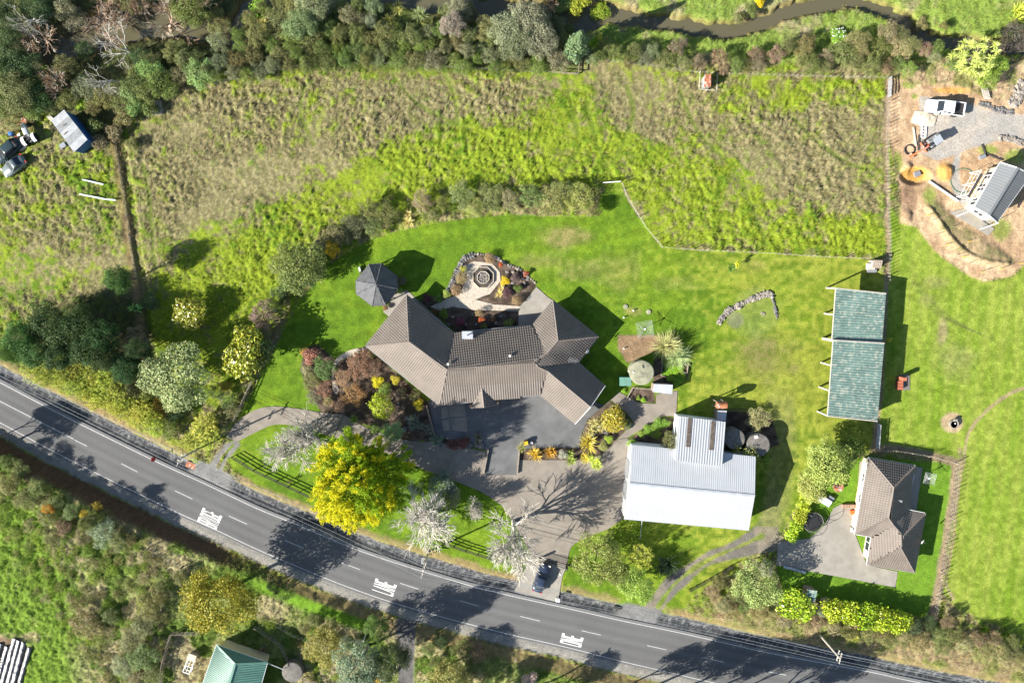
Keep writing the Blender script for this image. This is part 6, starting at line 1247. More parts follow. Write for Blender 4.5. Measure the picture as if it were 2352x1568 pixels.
stone_row('stone_ring', 'small ring of white stones inside the curved edging', [(1748, 720), (1752, 717), (1756, 720), (1754, 725), (1749, 724)], .25, .2, 1)
for i, (x, y, s_) in enumerate(((824, 806, .9), (838, 802, 1.1), (846, 797, .8), (815, 815, .7), (806, 822, .6), (1010, 1018, 1.0), (1034, 1020, 1.4), (1078, 1022, 1.0), (1104, 1022, 1.3), (930, 985, .9), (912, 975, .7), (935, 960, .8), (915, 930, .6), (1392, 992, .8), (1448, 978, .8), (1402, 938, .7), (1362, 1000, .7))):
    rock(x, y, s_, ['grey garden boulder beside the house corner path', 'weathered garden boulder in the shaded beds', 'garden boulder in the triangular bed'][0 if i < 5 else 1 if i < 13 else 2], i >= 5, ['boulders by the house corner', 'boulders in the shaded beds', 'boulders in the triangular bed'][0 if i < 5 else 1 if i < 13 else 2])
for i, (x, y) in enumerate(((1172, 612), (1178, 625), (1190, 632), (1200, 640), (1178, 650), (1205, 650), (1212, 642), (1165, 625), (1085, 722), (1070, 745), (1094, 745), (1140, 742), (1150, 726), (1040, 728), (1030, 745))): rock(x, y, .55, 'small rock scattered in the courtyard garden beds', i % 2 == 0, 'courtyard rocks')
def tank(label, x, y, r, h, mat, hatch=True, pipe=None):
    p = W(x, y, h); root = empty('water_tank', (p.x, p.y, 0), label, 'water tank'); m = MB(); m.lathe([(r, -.1), (r, h-.12), (r+.05, h-.1), (r+.05, h-.02), (r-.05, h+.03), (r*.5, h+.12), (0, h+.15)], (p.x, p.y, 0), 40); m.build('tank_shell', M_[mat], root)
    if hatch: m = MB(); m.box((p.x-.15, p.y+r*.45, h+.16), (.7, .55, .1), .4); m.build('hatch', M_[mat], root); m = MB(); m.beam((p.x-.05, p.y+r*.62, h+.22), (p.x+.2, p.y+r*.38, h+.22), .05, .05); m.build('hatch_bar', M_['darktimber'], root)
    if pipe: m = MB(); m.tube([Vector(pipe), Vector((p.x-r*.7, p.y+.15, h+.2)), Vector((p.x-r*.55, p.y+.1, h+.05))], .09, 8); m.build('inlet_pipe', M_['plastic'], root)
    return root
q = W(1444, 852, 1.2); tank('round lichen-stained concrete water tank beside the pampas grass', 1474, 856, 1.75, 2.2, 'tank', pipe=(q.x, q.y, 1.6))
tank('dark concrete water tank tucked against the workshop annex', 1688, 1008, 1.45, 2.3, 'darktank', False); tank('dark concrete water tank with white lid behind the workshop', 1742, 1022, 1.65, 2.3, 'darktank', False)
p = W(1737, 1003, 2.4); m = MB(); m.box((p.x, p.y, 2.45), (.5, .42, .08), .2); m.build('tank_lid', M_['plastic'], None, **dict(label='white square lid lying on the dark round tank', cat='lid'))
t4 = tank('grey round concrete tank beside the green-roofed house', 671, 1543, 1.5, 2.4, 'darktank', False); q0, q1 = W(615, 1522, 3.6), W(652, 1537, 2.9); m = MB(); m.tube([q0, q1, q1-Vector((0, 0, .5))], .06, 6); m.build('downpipe', M_['plastic'], t4)
# ------------------------------------------------------------------ small sheds
def gable_hut(name, label, cor, ze, zr, roofmat, wallmat, ridge_dir=0, cat='shed', pitch=.16):
    c = wz(ze, *cor); root = empty(name, (sum((p for p in c), Vector())/4).xy.to_3d(), label, cat)
    if ridge_dir is None:
        corr(root, c[0]+Vector((0, 0, zr-ze)), c[1]+Vector((0, 0, zr-ze)), c[2], c[3], roofmat, pitch, .025)
    else:
        a, b = (c[0].lerp(c[3], .5), c[1].lerp(c[2], .5)); a.z = b.z = zr
        corr(root, c[0], c[1], b, a, roofmat, pitch, .025); corr(root, c[3], c[2], b, a, roofmat, pitch, .025)
        m = MB(); m.add([c[0], c[3], a], [(0, 1, 2)]); m.add([c[1], c[2], b], [(0, 1, 2)]); m.build('gable', M_[wallmat], root)
    walls(root, [(p.x, p.y) for p in c], 0, ze-.03, wallmat, .08)
    m = MB(); w = inset([(p.x, p.y) for p in c], .06); a = Vector(w[3]); b = Vector(w[2]); d = (b-a)
    m.beam((a+d*.3).to_3d()+Vector((0, 0, ze*.45)), (a+d*.7).to_3d()+Vector((0, 0, ze*.45)), .05, ze*.85); m.build('door', M_['timber'], root)
    return root
gable_hut('pump_shed', 'tiny pump shed with a rusty red corrugated roof on the paddock fence', [(1618, 172), (1633, 172), (1633, 200), (1617, 200)], 1.9, 2.05, 'rust', 'galv', None)
gable_hut('garden_shed', 'small bright green corrugated shed beside the round tank', [(1423, 866), (1450, 866), (1450, 886), (1423, 886)], 1.9, 2.05, 'greenroof2', 'greenpipe', None)
gable_hut('lean_to', 'silver corrugated lean-to roof at the end of the concrete path', [(1502, 881), (1545, 883), (1544, 905), (1498, 900)], 2.0, 2.15, 'galv', 'timber', None)
gable_hut('wood_store', 'little lean-to with shaded iron roof between barrel stand and annex', [(1647, 942), (1668, 942), (1667, 967), (1646, 965)], 1.9, 2.2, 'galv', 'timber', None)
hh = gable_hut('hen_house', 'weathered timber hen house with slatted roof beside the pole shed', [(2004, 597), (2026, 598), (2024, 617), (2003, 615)], 1.3, 1.55, 'timber', 'paletimber', None, 'hen house', .25)
m = MB(); p = W(1996, 612, 0); m.box((p.x, p.y, .45), (.9, .9, .9)); m.build('nest_box', M_['paletimber'], hh); m = MB(); p = W(2000, 622, 0); m.box((p.x, p.y, .25), (1.3, .5, .5)); m.build('run_box', M_['steel'], hh)
# blue shipping container under patchy iron
c = wz(2.75, (147, 252), (201, 321), (170, 350), (117, 277)); box_ = empty('shipping_container', (c[0]+c[2]).xy.to_3d()/2, 'blue shipping container roofed with patchwork grey iron sheets', 'container')
M_['patch1'] = stdmat('pale_patch_iron', (.36, .37, .375), .5, var=.15, scale=2); M_['patch2'] = stdmat('grey_patch_iron', (.24, .25, .25), .55, var=.2, scale=3)
corr(box_, c[0], c[1], c[2], c[3], ['patch1', 'patch2', 'patch1', 'patch2', 'patch1'], .2, .03, 'roof_sheet', 5)
walls(box_, [(p.x, p.y) for p in c], 0, 2.65, 'blue', .12); m = MB(); w = inset([(p.x, p.y) for p in c], .1)
for k in range(4):
    a = Vector((*w[k], 0)); b = Vector((*w[(k+1) % 4], 0)); n_ = int((b-a).length/.28)
    for i in range(1, n_): m.beam(a.lerp(b, i/n_), a.lerp(b, i/n_)+Vector((0, 0, 2.6)), .09, .05)
m.build('wall_ribs', M_['blue'], box_, kind='stuff')
for x, y, rz in ((143, 290, .5), (146, 309, .6)): p = W(x, y, 2.85); m = MB(); m.beam(p, p+Vector((.45, .35, 0)), .12, .08); m.build('roof_weight', M_['timber'], box_)
# ------------------------------------------------------------------ fences
def fence(label, pts, step, h=1.15, w=.08, mat='timber', wires=3, rails=0, cat='fence', lean=.05, strainer=6, name='fence', top=True):
    P = [G(*p) for p in pts]; root = empty(name, P[0], label, cat); rg = random.Random(len(label)+int(pts[0][0])); pos = []; L = 0; nxt = 0
    for a, b in zip(P[:-1], P[1:]):
        d = (b-a).length
        while nxt <= L+d: pos.append(a.lerp(b, (nxt-L)/d)); nxt += step
        L += d
    M_me = []
    for ww in (w, w*1.9):
        mb = MB(); mb.box((0, 0, h/2-.1), (ww, ww*.8, h+.2)); o = mb.build('post', M_[mat]); M_me.append(o.data); bpy.data.objects.remove(o)
    for i, p in enumerate(pos):
        o = link('post', M_me[1 if strainer and i % strainer == 0 else 0], root); o.location = p-root.location; o.rotation_euler = (rg.uniform(-lean, lean), rg.uniform(-lean, lean), rg.uniform(0, 1)); o.scale.z = rg.uniform(.88, 1.08)
    for k in range(wires):
        z = h*(k+1)/(wires+.4); m = MB(); m.tube([p+Vector((0, 0, z)) for p in P], .004, 3, False); m.build('wire', M_['wire'], root)
    for k in range(rails):
        z = h*(k+.75)/(rails); 
        for a, b in zip(P[:-1], P[1:]): m = MB(); m.beam(a+Vector((0, 0, z)), b+Vector((0, 0, z)), .05, .13); m.build('rail', M_[mat], root)
    return root
fence('wire fence with close battens down the right side of the paddock', [(2038, 185), (2034, 330), (2036, 480), (2040, 560), (2037, 650)], .52, 1.15, .065, 'timber', 3)
fence('wire fence with battens between the right paddock and the lawn', [(1520, 568), (1600, 574), (1764, 581), (1890, 590), (1990, 593)], .75, 1.1, .06, 'timber', 3)
fence('angled wire fence from the lawn corner to the paddock gate', [(1428, 422), (1440, 455), (1482, 522), (1520, 568)], .9, 1.05, .06, 'timber', 3)
fence('wire fence along the top of the left paddock below the belt', [(430, 205), (520, 188), (640, 162), (760, 145), (900, 148), (1100, 160), (1275, 168)], 1.0, 1.05, .06, 'timber', 3)
fence('wire fence along the top of the right paddock', [(1370, 140), (1480, 150), (1600, 168), (1764, 174), (1900, 177), (2036, 180)], .8, 1.05, .06, 'timber', 3)
fence('batten fence with shade cloth down the right of the smaller house', [(2194, 1062), (2188, 1130), (2172, 1240), (2155, 1340), (2140, 1420)], .7, 1.35, .07, 'timber', 3)
fence('closely battened fence behind the smaller house', [(2010, 1030), (2060, 1032), (2140, 1046), (2194, 1062)], .42, 1.4, .09, 'timber', 4)
fence('sagging old wire fence along the ditch in the left paddock', [(268, 330), (284, 420), (296, 500), (306, 580), (318, 640)], 2.2, 1.0, .09, 'timber', 3)
fence('dark stained rail fence round the loop lawn by the road', [(536, 1047), (588, 1079), (650, 1108), (716, 1139)], 1.9, 1.15, .12, 'darktimber', 0, 3, 'rail fence', .0, 0, 'rail_fence')
fence('dark stained rail fence between the two roadside bare trees', [(990, 1232), (1060, 1258), (1128, 1279), (1205, 1298)], 1.9, 1.15, .12, 'darktimber', 0, 3, 'rail fence', .0, 0, 'rail_fence')
fence('dark rail fence stub hidden behind the roadside trees', [(1302, 1292), (1360, 1312), (1420, 1335)], 1.9, 1.15, .12, 'darktimber', 0, 3, 'rail fence', .0, 0, 'rail_fence')
fence('timber rail fence at the mouth of the loop drive', [(582, 872), (562, 918), (541, 964)], 1.8, 1.2, .12, 'timber', 0, 3, 'rail fence', .0, 0, 'rail_fence')
fence('dark timber fence slanting beside the gravel track', [(1583, 1352), (1618, 1333), (1655, 1312), (1680, 1296)], 1.2, 1.1, .10, 'darktimber', 0, 3, 'rail fence', .0, 0, 'rail_fence')
fence('timber paling fence round the hutch lawn', [(462, 1449), (398, 1449), (388, 1485), (378, 1520), (372, 1575)], .8, 1.3, .09, 'timber', 0, 3, 'fence', .0, 0, 'rail_fence')
fence('curved timber fence between the green roof and the grey tank', [(588, 1436), (620, 1456), (648, 1478), (662, 1508), (664, 1522)], 1.2, 1.1, .08, 'timber', 0, 2, 'fence', .0, 0, 'rail_fence')
fence('timber rail fence right of the grey tank', [(698, 1552), (740, 1568), (780, 1590)], 1.5, 1.1, .08, 'timber', 0, 3, 'fence', .0, 0, 'rail_fence')
fence('row of thin posts on the grass bank below the word on the road', [(345, 1255), (385, 1275), (420, 1298), (450, 1310)], .95, 1.2, .08, 'darktimber', 3)
fence('row of thin posts on the verge left of the side drive', [(640, 1432), (675, 1452), (715, 1468), (760, 1492)], .95, 1.2, .08, 'darktimber', 3)
fence('timber-railed corner enclosure around the tussock by the stream', [(1270, 168), (1327, 173), (1331, 134)], 1.6, 1.1, .10, 'timber', 0, 2, 'fence', .0, 0, 'rail_fence')
fence('low timber frame round the tiny rusty-roofed pump shed', [(1605, 168), (1603, 208), (1643, 211), (1645, 170)], 1.8, 1.0, .10, 'paletimber', 0, 1, 'fence', .0, 0, 'rail_fence')
fence('white pipe gate across the gap in the lawn belt', [(1384, 421), (1424, 418)], 2.5, 1.1, .05, 'white', 0, 4, 'gate', .0, 0, 'farm_gate')
fence('pale farm gate between the hay field and the pole shed', [(2015, 972), (2011, 1028)], 1.7, 1.2, .06, 'galv', 0, 5, 'gate', .0, 0, 'farm_gate')
fence('white pipe gate at the building site corner of the paddock', [(2040, 180), (2038, 225)], 1.4, 1.1, .05, 'galv', 0, 4, 'gate', .0, 0, 'farm_gate')
fence('timber rail fence behind the barrel stand', [(1675, 938), (1712, 938), (1756, 945)], 1.4, .9, .08, 'darktimber', 0, 2, 'fence', .0, 0, 'rail_fence')
# entrance gate: iron bars
g0, g1 = W(1240, 1281), W(1301, 1299); gate = empty('entrance_gate', g0, 'dark iron barred entrance gate across the driveway', 'gate')
for e_ in (g0, g1): m = MB(); m.box(e_+Vector((0, 0, .75)), (.28, .28, 1.5)); m.build('gate_post', M_['darktimber'], gate)
for z in (.2, 1.1): m = MB(); m.beam(g0+Vector((0, 0, z)), g1+Vector((0, 0, z)), .06, .06); m.build('rail', M_['black'], gate)
for i in range(1, 30):
    p = g0.lerp(g1, i/30); m = MB(); m.beam(p+Vector((0, 0, .2)), p+Vector((0, 0, 1.15+.25*math.sin(math.pi*i/30))), .03, .03); m.build('bar', M_['black'], gate)
# timber edging of the yard
for a, b, t in (((1122, 1030), (1111, 1086), 'low timber edge at the end of the shaded yard bed'), ((1193, 1030), (1188, 1087), 'low timber edge beside the yellow bin'), ((980, 930), (999, 1002), 'timber retaining edge left of the tarmac yard')):
    p, q = W(*a), W(*b); m = MB(); r_ = empty('timber_edging', p, t, 'edging')
    n_ = max(2, int((q-p).length/1.2))
    for i in range(n_): m = MB(); m.beam(p.lerp(q, i/n_)+Vector((0, 0, .22)), p.lerp(q, (i+.97)/n_)+Vector((0, 0, .22)), .18, .44); m.build('sleeper', M_['timber'], r_)
# ------------------------------------------------------------------ vehicles
def loft(m, secs):
    n = len(secs[0]); b = len(m.v); vs = [v for s_ in secs for v in s_]
    fs = [(i*n+k, i*n+(k+1) % n, (i+1)*n+(k+1) % n, (i+1)*n+k) for i in range(len(secs)-1) for k in range(n)]; fs += [tuple(range(n-1, -1, -1)), tuple((len(secs)-1)*n+k for k in range(n))]
    m.add(vs, fs)
def place(root_loc, rz): return Matrix.Translation(root_loc) @ Matrix.Rotation(rz, 4, 'Z')
def part(root, m, name, mat, smooth=False, parent=None):
    o = m.build(name, M_[mat] if isinstance(mat, str) else mat, None, smooth); o.parent = parent or root; return o
def car(label, x, y, rz, paint, roofpaint=None, L=4.5, Wd=1.78, H=1.46, hatch=True, longroof=False, lift=0.0, name='car'):
    p = W(x, y, .7); root = empty(name, (p.x, p.y, gz(p.x, p.y)+lift), label, 'car', None, rz); hl = L/2; hw = Wd/2
    m = MB()
    st = [(-hl, .72, .42, .74), (-hl+.12, .88, .28, .92), (-hl+.6, .97, .22, .98), (-.4, 1.0, .2, .96), (.9, 1.0, .2, .93), (hl-.9, .97, .22, .86), (hl-.25, .86, .28, .74), (hl, .66, .40, .62)]
    secs = []
    for X, w, z0, z1 in st:
        a = hw*w; secs.append([(X, -a*.9, z0), (X, -a, z0+.12), (X, -a, z1-.18), (X, -a*.86, z1), (X, 0, z1+.05), (X, a*.86, z1), (X, a, z1-.18), (X, a, z0+.12), (X, a*.9, z0)])
    loft(m, secs); body = part(root, m, 'body', paint, True)
    r0 = -hl+.55 if (hatch or longroof) else -hl+1.0; top0 = r0+(.35 if longroof else .75); f0 = hl-1.25; top1 = f0-.85
    g = MB(); a = hw*.84; t = hw*.70
    loft(g, [[(r0, -a, .93), (r0, a, .93), (r0+.05, a*.9, 1.0), (r0+.05, -a*.9, 1.0)], [(top0, -a, .95), (top0, a, .95), (top0, t, H-.03), (top0, -t, H-.03)], [(top1, -a, .94), (top1, a, .94), (top1, t, H-.03), (top1, -t, H-.03)], [(f0, -a*.95, .9), (f0, a*.95, .9), (f0-.04, a*.9, .95), (f0-.04, -a*.9, .95)]]); part(root, g, 'windows', 'glass')
    r = MB(); t2 = t+.03; loft(r, [[(top0-.12, -t2*.92, H-.06), (top0-.12, t2*.92, H-.06), (top0-.12, t2*.85, H-.02), (top0-.12, -t2*.85, H-.02)], [(top0+.2, -t2, H-.05), (top0+.2, t2, H-.05), (top0+.2, t2*.8, H+.025), (top0+.2, -t2*.8, H+.025)], [(top1-.1, -t2, H-.05), (top1-.1, t2, H-.05), (top1-.1, t2*.8, H+.02), (top1-.1, -t2*.8, H+.02)], [(top1+.08, -t2*.9, H-.06), (top1+.08, t2*.9, H-.06), (top1+.08, t2*.85, H-.03), (top1+.08, -t2*.85, H-.03)]]); part(root, r, 'roof', roofpaint or paint, True)
    pl = MB()
    for sg in (-1, 1):
        pl.beam((top1, sg*t2, H-.05), (f0, sg*a, .94), .06, .07); pl.beam((top0, sg*t2, H-.05), (r0, sg*a*.97, .98), .07, .12); pl.beam(((top0+top1)/2, sg*(t2), H-.05), ((top0+top1)/2, sg*a*1.01, .95), .06, .06)
    part(root, pl, 'pillars', paint)
    for X in (-hl+.78, hl-.82):
        for sg in (-1, 1):
            w = MB(); M = Matrix.Rotation(math.pi/2, 3, 'X'); w.lathe([(.31, -.1), (.33, -.07), (.33, .07), (.31, .1)], (X, sg*(hw-.1), .32), 16, M); wh = part(root, w, 'wheel', 'black', False)
            w = MB(); w.lathe([(.2, -.115), (.2, .115)], (X, sg*(hw-.1), .32), 10, M); part(root, w, 'rim', 'steel', False, wh)
    for sg in (-1, 1):
        h = MB(); h.box((hl-.18, sg*hw*.62, .68), (.26, .32, .12)); part(root, h, 'headlight', 'plastic')
        h = MB(); h.box((-hl+.09, sg*hw*.68, .84), (.16, .3, .16)); part(root, h, 'tail_light', 'red')
        h = MB(); h.box((f0-.35, sg*(hw+.10), .98), (.12, .2, .13)); part(root, h, 'mirror', paint)
    return root
M_['navy'] = stdmat('dark_blue_car_paint', (.035, .05, .085), .18, metal=.3, var=.05, spec=.7); M_['silver2'] = stdmat('grey_green_car_paint', (.17, .20, .19), .22, metal=.4, var=.05, spec=.6); M_['darkcar'] = stdmat('dark_green_car_paint', (.03, .05, .055), .2, metal=.3, var=.05, spec=.6); M_['carwhite'] = stdmat('white_car_paint', (.72, .73, .74), .25, var=.03, spec=.6)
car('dark blue hatchback parked on the concrete pad outside the gate', 1244, 1327, math.radians(71), 'navy', L=4.55)
car('grey-green hatchback in the left paddock beside the dark estate car', 31, 381, math.radians(215), 'silver2', L=3.9, H=1.42)
car('dark estate car with roof rails cut by the left edge', 18, 346, math.radians(218), 'darkcar', L=4.7, H=1.65, longroof=True)
# white double-cab utility
p = W(2170, 247, .9); ute = empty('utility_truck', (p.x, p.y, 0), 'white double-cab utility with open black tray on the gravel yard', 'truck', None, math.radians(173)); m = MB(); hw = .93
loft(m, [[(X, -hw*w, .45), (X, -hw*w, z-.15), (X, -hw*w*.9, z), (X, hw*w*.9, z), (X, hw*w, z-.15), (X, hw*w, .45)] for X, w, z in ((-.95, 1, 1.1), (.9, 1, 1.08), (1.6, .98, 1.05), (2.35, .93, .98), (2.6, .8, .85))]); part(ute, m, 'body', 'carwhite')
m = MB(); loft(m, [[(-.9, -.82, 1.1), (-.9, .82, 1.1), (-.82, .72, 1.72), (-.82, -.72, 1.72)], [(.55, -.82, 1.1), (.55, .82, 1.1), (.35, .7, 1.74), (.35, -.7, 1.74)], [(1.15, -.8, 1.06), (1.15, .8, 1.06), (1.1, .78, 1.1), (1.1, -.78, 1.1)]]); part(ute, m, 'windows', 'glass')
m = MB(); m.box((-.22, 0, 1.76), (1.5, 1.52, .08)); part(ute, m, 'roof', 'carwhite'); m = MB()
for sg in (-1, 1):
    for X in (-.85, -.15, .42): m.beam((X, sg*.74, 1.74), (X+(.1 if X > 0 else 0), sg*.84, 1.08), .09, .06)
    m.beam((.45, sg*.72, 1.74), (1.15, sg*.82, 1.08), .07, .06)
part(ute, m, 'pillars', 'carwhite')
m = MB(); m.box((-1.85, 0, .92), (1.75, 1.85, .08)); part(ute, m, 'tray', 'black')
for c_, s_ in (((-1.85, .92, 1.1), (1.78, .05, .32)), ((-1.85, -.92, 1.1), (1.78, .05, .32)), ((-2.73, 0, 1.1), (.05, 1.85, .32)), ((-.99, 0, 1.35), (.06, 1.7, .75))): m = MB(); m.box(c_, s_); part(ute, m, 'tray_side', 'carwhite')
for X in (-1.75, 1.6):
    for sg in (-1, 1): m = MB(); m.lathe([(.38, -.12), (.4, 0), (.38, .12)], (X, sg*.84, .4), 16, Matrix.Rotation(math.pi/2, 3, 'X')); part(ute, m, 'wheel', 'black')
for sg in (-1, 1): m = MB(); m.box((2.5, sg*.62, .8), (.2, .3, .18)); part(ute, m, 'headlight', 'plastic'); m = MB(); m.box((.7, sg*1.02, 1.2), (.15, .2, .2)); part(ute, m, 'mirror', 'black')
# vintage tractor with pale mudguards
p = W(65, 312, .8); tr_ = empty('tractor', (p.x, p.y, 0), 'old cream tractor with big rear mudguards in the left paddock', 'tractor', None, math.radians(112))
m = MB(); loft(m, [[(X, -w, .65), (X, -w, z), (X, 0, z+.1), (X, w, z), (X, w, .65)] for X, w, z in ((.1, .28, 1.25), (1.0, .28, 1.2), (1.75, .24, 1.12), (1.9, .2, 1.0))]); part(tr_, m, 'bonnet', 'carwhite')
m = MB(); m.box((-.35, 0, .75), (1.2, .5, .5)); part(tr_, m, 'gearbox', 'steel'); m = MB(); m.box((-.55, 0, 1.15), (.45, .45, .1)); m.box((-.76, 0, 1.35), (.08, .45, .4)); part(tr_, m, 'seat', 'black')
m = MB(); m.tube([(.05, 0, 1.2), (-.15, 0, 1.5)], .03, 6); m.lathe([(.2, -.015), (.22, 0), (.2, .015)], (-.15, 0, 1.52), 12); part(tr_, m, 'steering_wheel', 'black')
for sg in (-1, 1):
    m = MB(); m.lathe([(.62, -.18), (.68, -.12), (.68, .12), (.62, .18)], (-.55, sg*.8, .66), 18, Matrix.Rotation(math.pi/2, 3, 'X')); part(tr_, m, 'rear_wheel', 'black')
    m = MB(); m.lathe([(.34, -.09), (.38, 0), (.34, .09)], (1.6, sg*.55, .37), 14, Matrix.Rotation(math.pi/2, 3, 'X')); part(tr_, m, 'front_wheel', 'black')
    m = MB(); loft(m, [[(-.55+.78*math.cos(a), sg*.55, .66+.78*math.sin(a)), (-.55+.78*math.cos(a), sg*1.02, .66+.78*math.sin(a)), (-.55+.74*math.cos(a), sg*1.02, .66+.74*math.sin(a)), (-.55+.74*math.cos(a), sg*.55, .66+.74*math.sin(a))] for a in [.2+i*.3 for i in range(9)]]); part(tr_, m, 'mudguard', 'carwhite')
# mini excavator
p = W(2142, 326, .8); dg = empty('mini_excavator', (p.x, p.y, 0), 'orange and grey mini excavator digging at the edge of the pit', 'excavator', None, math.radians(215))
for sg in (-1, 1):
    m = MB(); loft(m, [[(X, sg*.55, z0), (X, sg*.85, z0), (X, sg*.85, z1), (X, sg*.55, z1)] for X, z0, z1 in ((-.95, .2, .35), (-.8, .02, .5), (.8, .02, .5), (.95, .2, .35))]); part(dg, m, 'track', 'black')
m = MB(); m.box((-.25, 0, .75), (1.5, 1.35, .4), taper=.95); part(dg, m, 'upper_body', 'steel'); m = MB(); m.box((-.8, 0, 1.1), (.5, 1.3, .6), taper=.85); part(dg, m, 'counterweight', 'steel')
cb = MB(); cb.box((-.1, 0, 2.05), (1.2, 1.1, .08)); cabr = part(dg, cb, 'canopy', 'galv')
m = MB()
for X in (-.62, .42):
    for Y in (-.48, .48): m.beam((X, Y, .9), (X, Y, 2.05), .07, .07)
part(dg, m, 'cab_frame', 'black'); m = MB(); m.box((-.2, 0, 1.15), (.5, .5, .12)); m.box((-.45, 0, 1.4), (.1, .5, .5)); part(dg, m, 'seat', 'black')
m = MB(); m.beam((.6, 0, .9), (1.5, 0, 1.9), .22, .28); m.beam((1.5, 0, 1.9), (2.5, 0, 1.55), .2, .25); part(dg, m, 'boom', 'orange'); m = MB(); m.beam((2.4, 0, 1.7), (3.2, 0, .35), .17, .2); part(dg, m, 'arm', 'orange'); m = MB(); m.beam((.7, 0, 1.3), (1.6, 0, 2.05), .09, .09); m.beam((1.7, 0, 2.1), (2.5, 0, 1.8), .08, .08); part(dg, m, 'hydraulic_ram', 'steel')
m = MB(); loft(m, [[(3.1, Y, .45), (3.5, Y, .3), (3.45, Y, -.15), (3.05, Y, -.2), (2.9, Y, .1)] for Y in (-.35, .35)]); part(dg, m, 'bucket', 'rust'); m = MB(); m.box((1.25, 0, .3), (.1, 1.7, .45)); m.beam((.6, .3, .35), (1.2, .3, .3), .1, .1); m.beam((.6, -.3, .35), (1.2, -.3, .3), .1, .1); part(dg, m, 'blade', 'rust')
# ------------------------------------------------------------------ building site clutter
def slab(name, label, x, y, size, rz, mat, cat, z=0.0): p = W(x, y, size[2]); m = MB(); m.box((p.x, p.y, z+size[2]/2), size, math.radians(rz), taper=.97); return m.build(name, M_[mat], label=label, cat=cat)
p = W(2124, 272, .3); rngt = np.random.default_rng(4); m = MB(); n_ = 9; vs = []
for j in range(n_):
    for i in range(n_):
        u, v_ = i/(n_-1)-.5, j/(n_-1)-.5; vs.append((p.x+u*3.4+v_*.5, p.y+v_*2.2*(1-.5*abs(u))-u*.5, .06+.35*max(0, 1-3.4*(u*u+v_*v_))+.12*rngt.random()))
m.add(vs, [(j*n_+i, j*n_+i+1, (j+1)*n_+i+1, (j+1)*n_+i) for j in range(n_-1) for i in range(n_-1)]); m.build('tarpaulin', M_['duck'], label='crumpled beige tarpaulin beside the white utility', cat='tarpaulin')
p, q = W(2122, 288), W(2120, 316); r_ = empty('steel_ramp', p, 'white framed steel ramp lying beside the tarpaulin', 'ramp')
for o_ in (-.3, .3): m = MB(); m.beam(p+Vector((o_, 0, .12)), q+Vector((o_, 0, .12)), .1, .15); m.build('side_rail', M_['white'], r_)
for i in range(5): c_ = p.lerp(q, i/4); m = MB(); m.beam(c_+Vector((-.3, 0, .12)), c_+Vector((.3, 0, .12)), .1, .08); m.build('rung', M_['white'], r_)
for a, b, t in (((2097, 293), (2103, 336), 'long grey timber beam lying left of the excavator'), ((2110, 310), (2108, 346), 'short timber beam beside the excavator blade'), ((2254, 332), (2262, 352), 'plank lying by the rock border'), ((2260, 352), (2288, 362), 'dark timber stack on trestles by the scaffold'), ((2280, 360), (2302, 368), 'plank stack next to the unfinished roof')):
    p, q = W(*a), W(*b); m = MB(); m.beam(p+Vector((0, 0, .1)), q+Vector((0, 0, .12)), .2, .15); m.build('timber_beam', M_['paletimber' if 'grey' in t else 'darktimber'], label=t, cat='timber')
p = W(2089, 344, .1); m = MB(); m.tube([(p.x+1.35*math.cos(a)*.5*1.05, p.y+1.35*math.sin(a)*.5*1.0, .12) for a in [i*math.pi/10 for i in range(21)]], .09, 6, False); m.build('pipe_coil', M_['black'], label='coil of black drainage pipe on the earth', cat='pipe')
p, q = W(2133, 417), W(2198, 462); m = MB(); m.tube([p+Vector((0, 0, .2)), q+Vector((0, 0, .25))], .16, 10); m.build('drain_pipe', M_['plastic'], label='long white drain pipe laid beside the trench', cat='pipe')
slab('manhole_riser', 'blue-white tank lid set in the orange clay', 2112, 398, (.9, .8, .3), 20, 'steel', 'tank lid', -.5)
p = W(2267, 207, .5); r_ = empty('pallet', p, 'grey timber pallet leaning on the cut bank', 'pallet')
for i in range(4): m = MB(); m.beam(W(2255+i*4, 203, .9-.1*i), W(2262+i*4, 228, .3), .2, .04); m.build('slat', M_['paletimber'], r_)
for i in range(2): m = MB(); m.beam(W(2254, 206+i*14, .75-.3*i), W(2274, 209+i*14, .6-.25*i), .06, .08); m.build('bearer', M_['timber'], r_)
pts_ = [W(2214+31*math.cos(a)*.95-2, 419+28*math.sin(a)-4, 0)+Vector((0, 0, .06)) for a in [i*math.pi/12 for i in range(22)]]; m = MB(); m.tube(pts_, .045, 5, False); m.build('garden_hose', M_['greenpipe'], label='looped green hose on the gravel by the new house', cat='hose')
slab('wheelbarrow_tub', 'grey mixing tub beside the timber stack', 2258, 360, (.9, .6, .4), 20, 'steel', 'tub')
for i, (x, y) in enumerate(((2128, 495), (2152, 538), (2172, 562), (2196, 586), (2210, 590), (2226, 604), (2252, 625), (2268, 620), (2295, 618), (2310, 612), (2340, 605), (2185, 522), (2220, 555), (2140, 505))):
    p = W(x, y); m = MB(); m.beam(p-Vector((0, 0, .2)), p+Vector((0, 0, 1.1)), .06, .06); m.build('stake', M_['yellow' if i % 2 == 0 else 'timber'], label='thin survey stake along the earth bank', cat='stake', group='stakes on the earth bank')
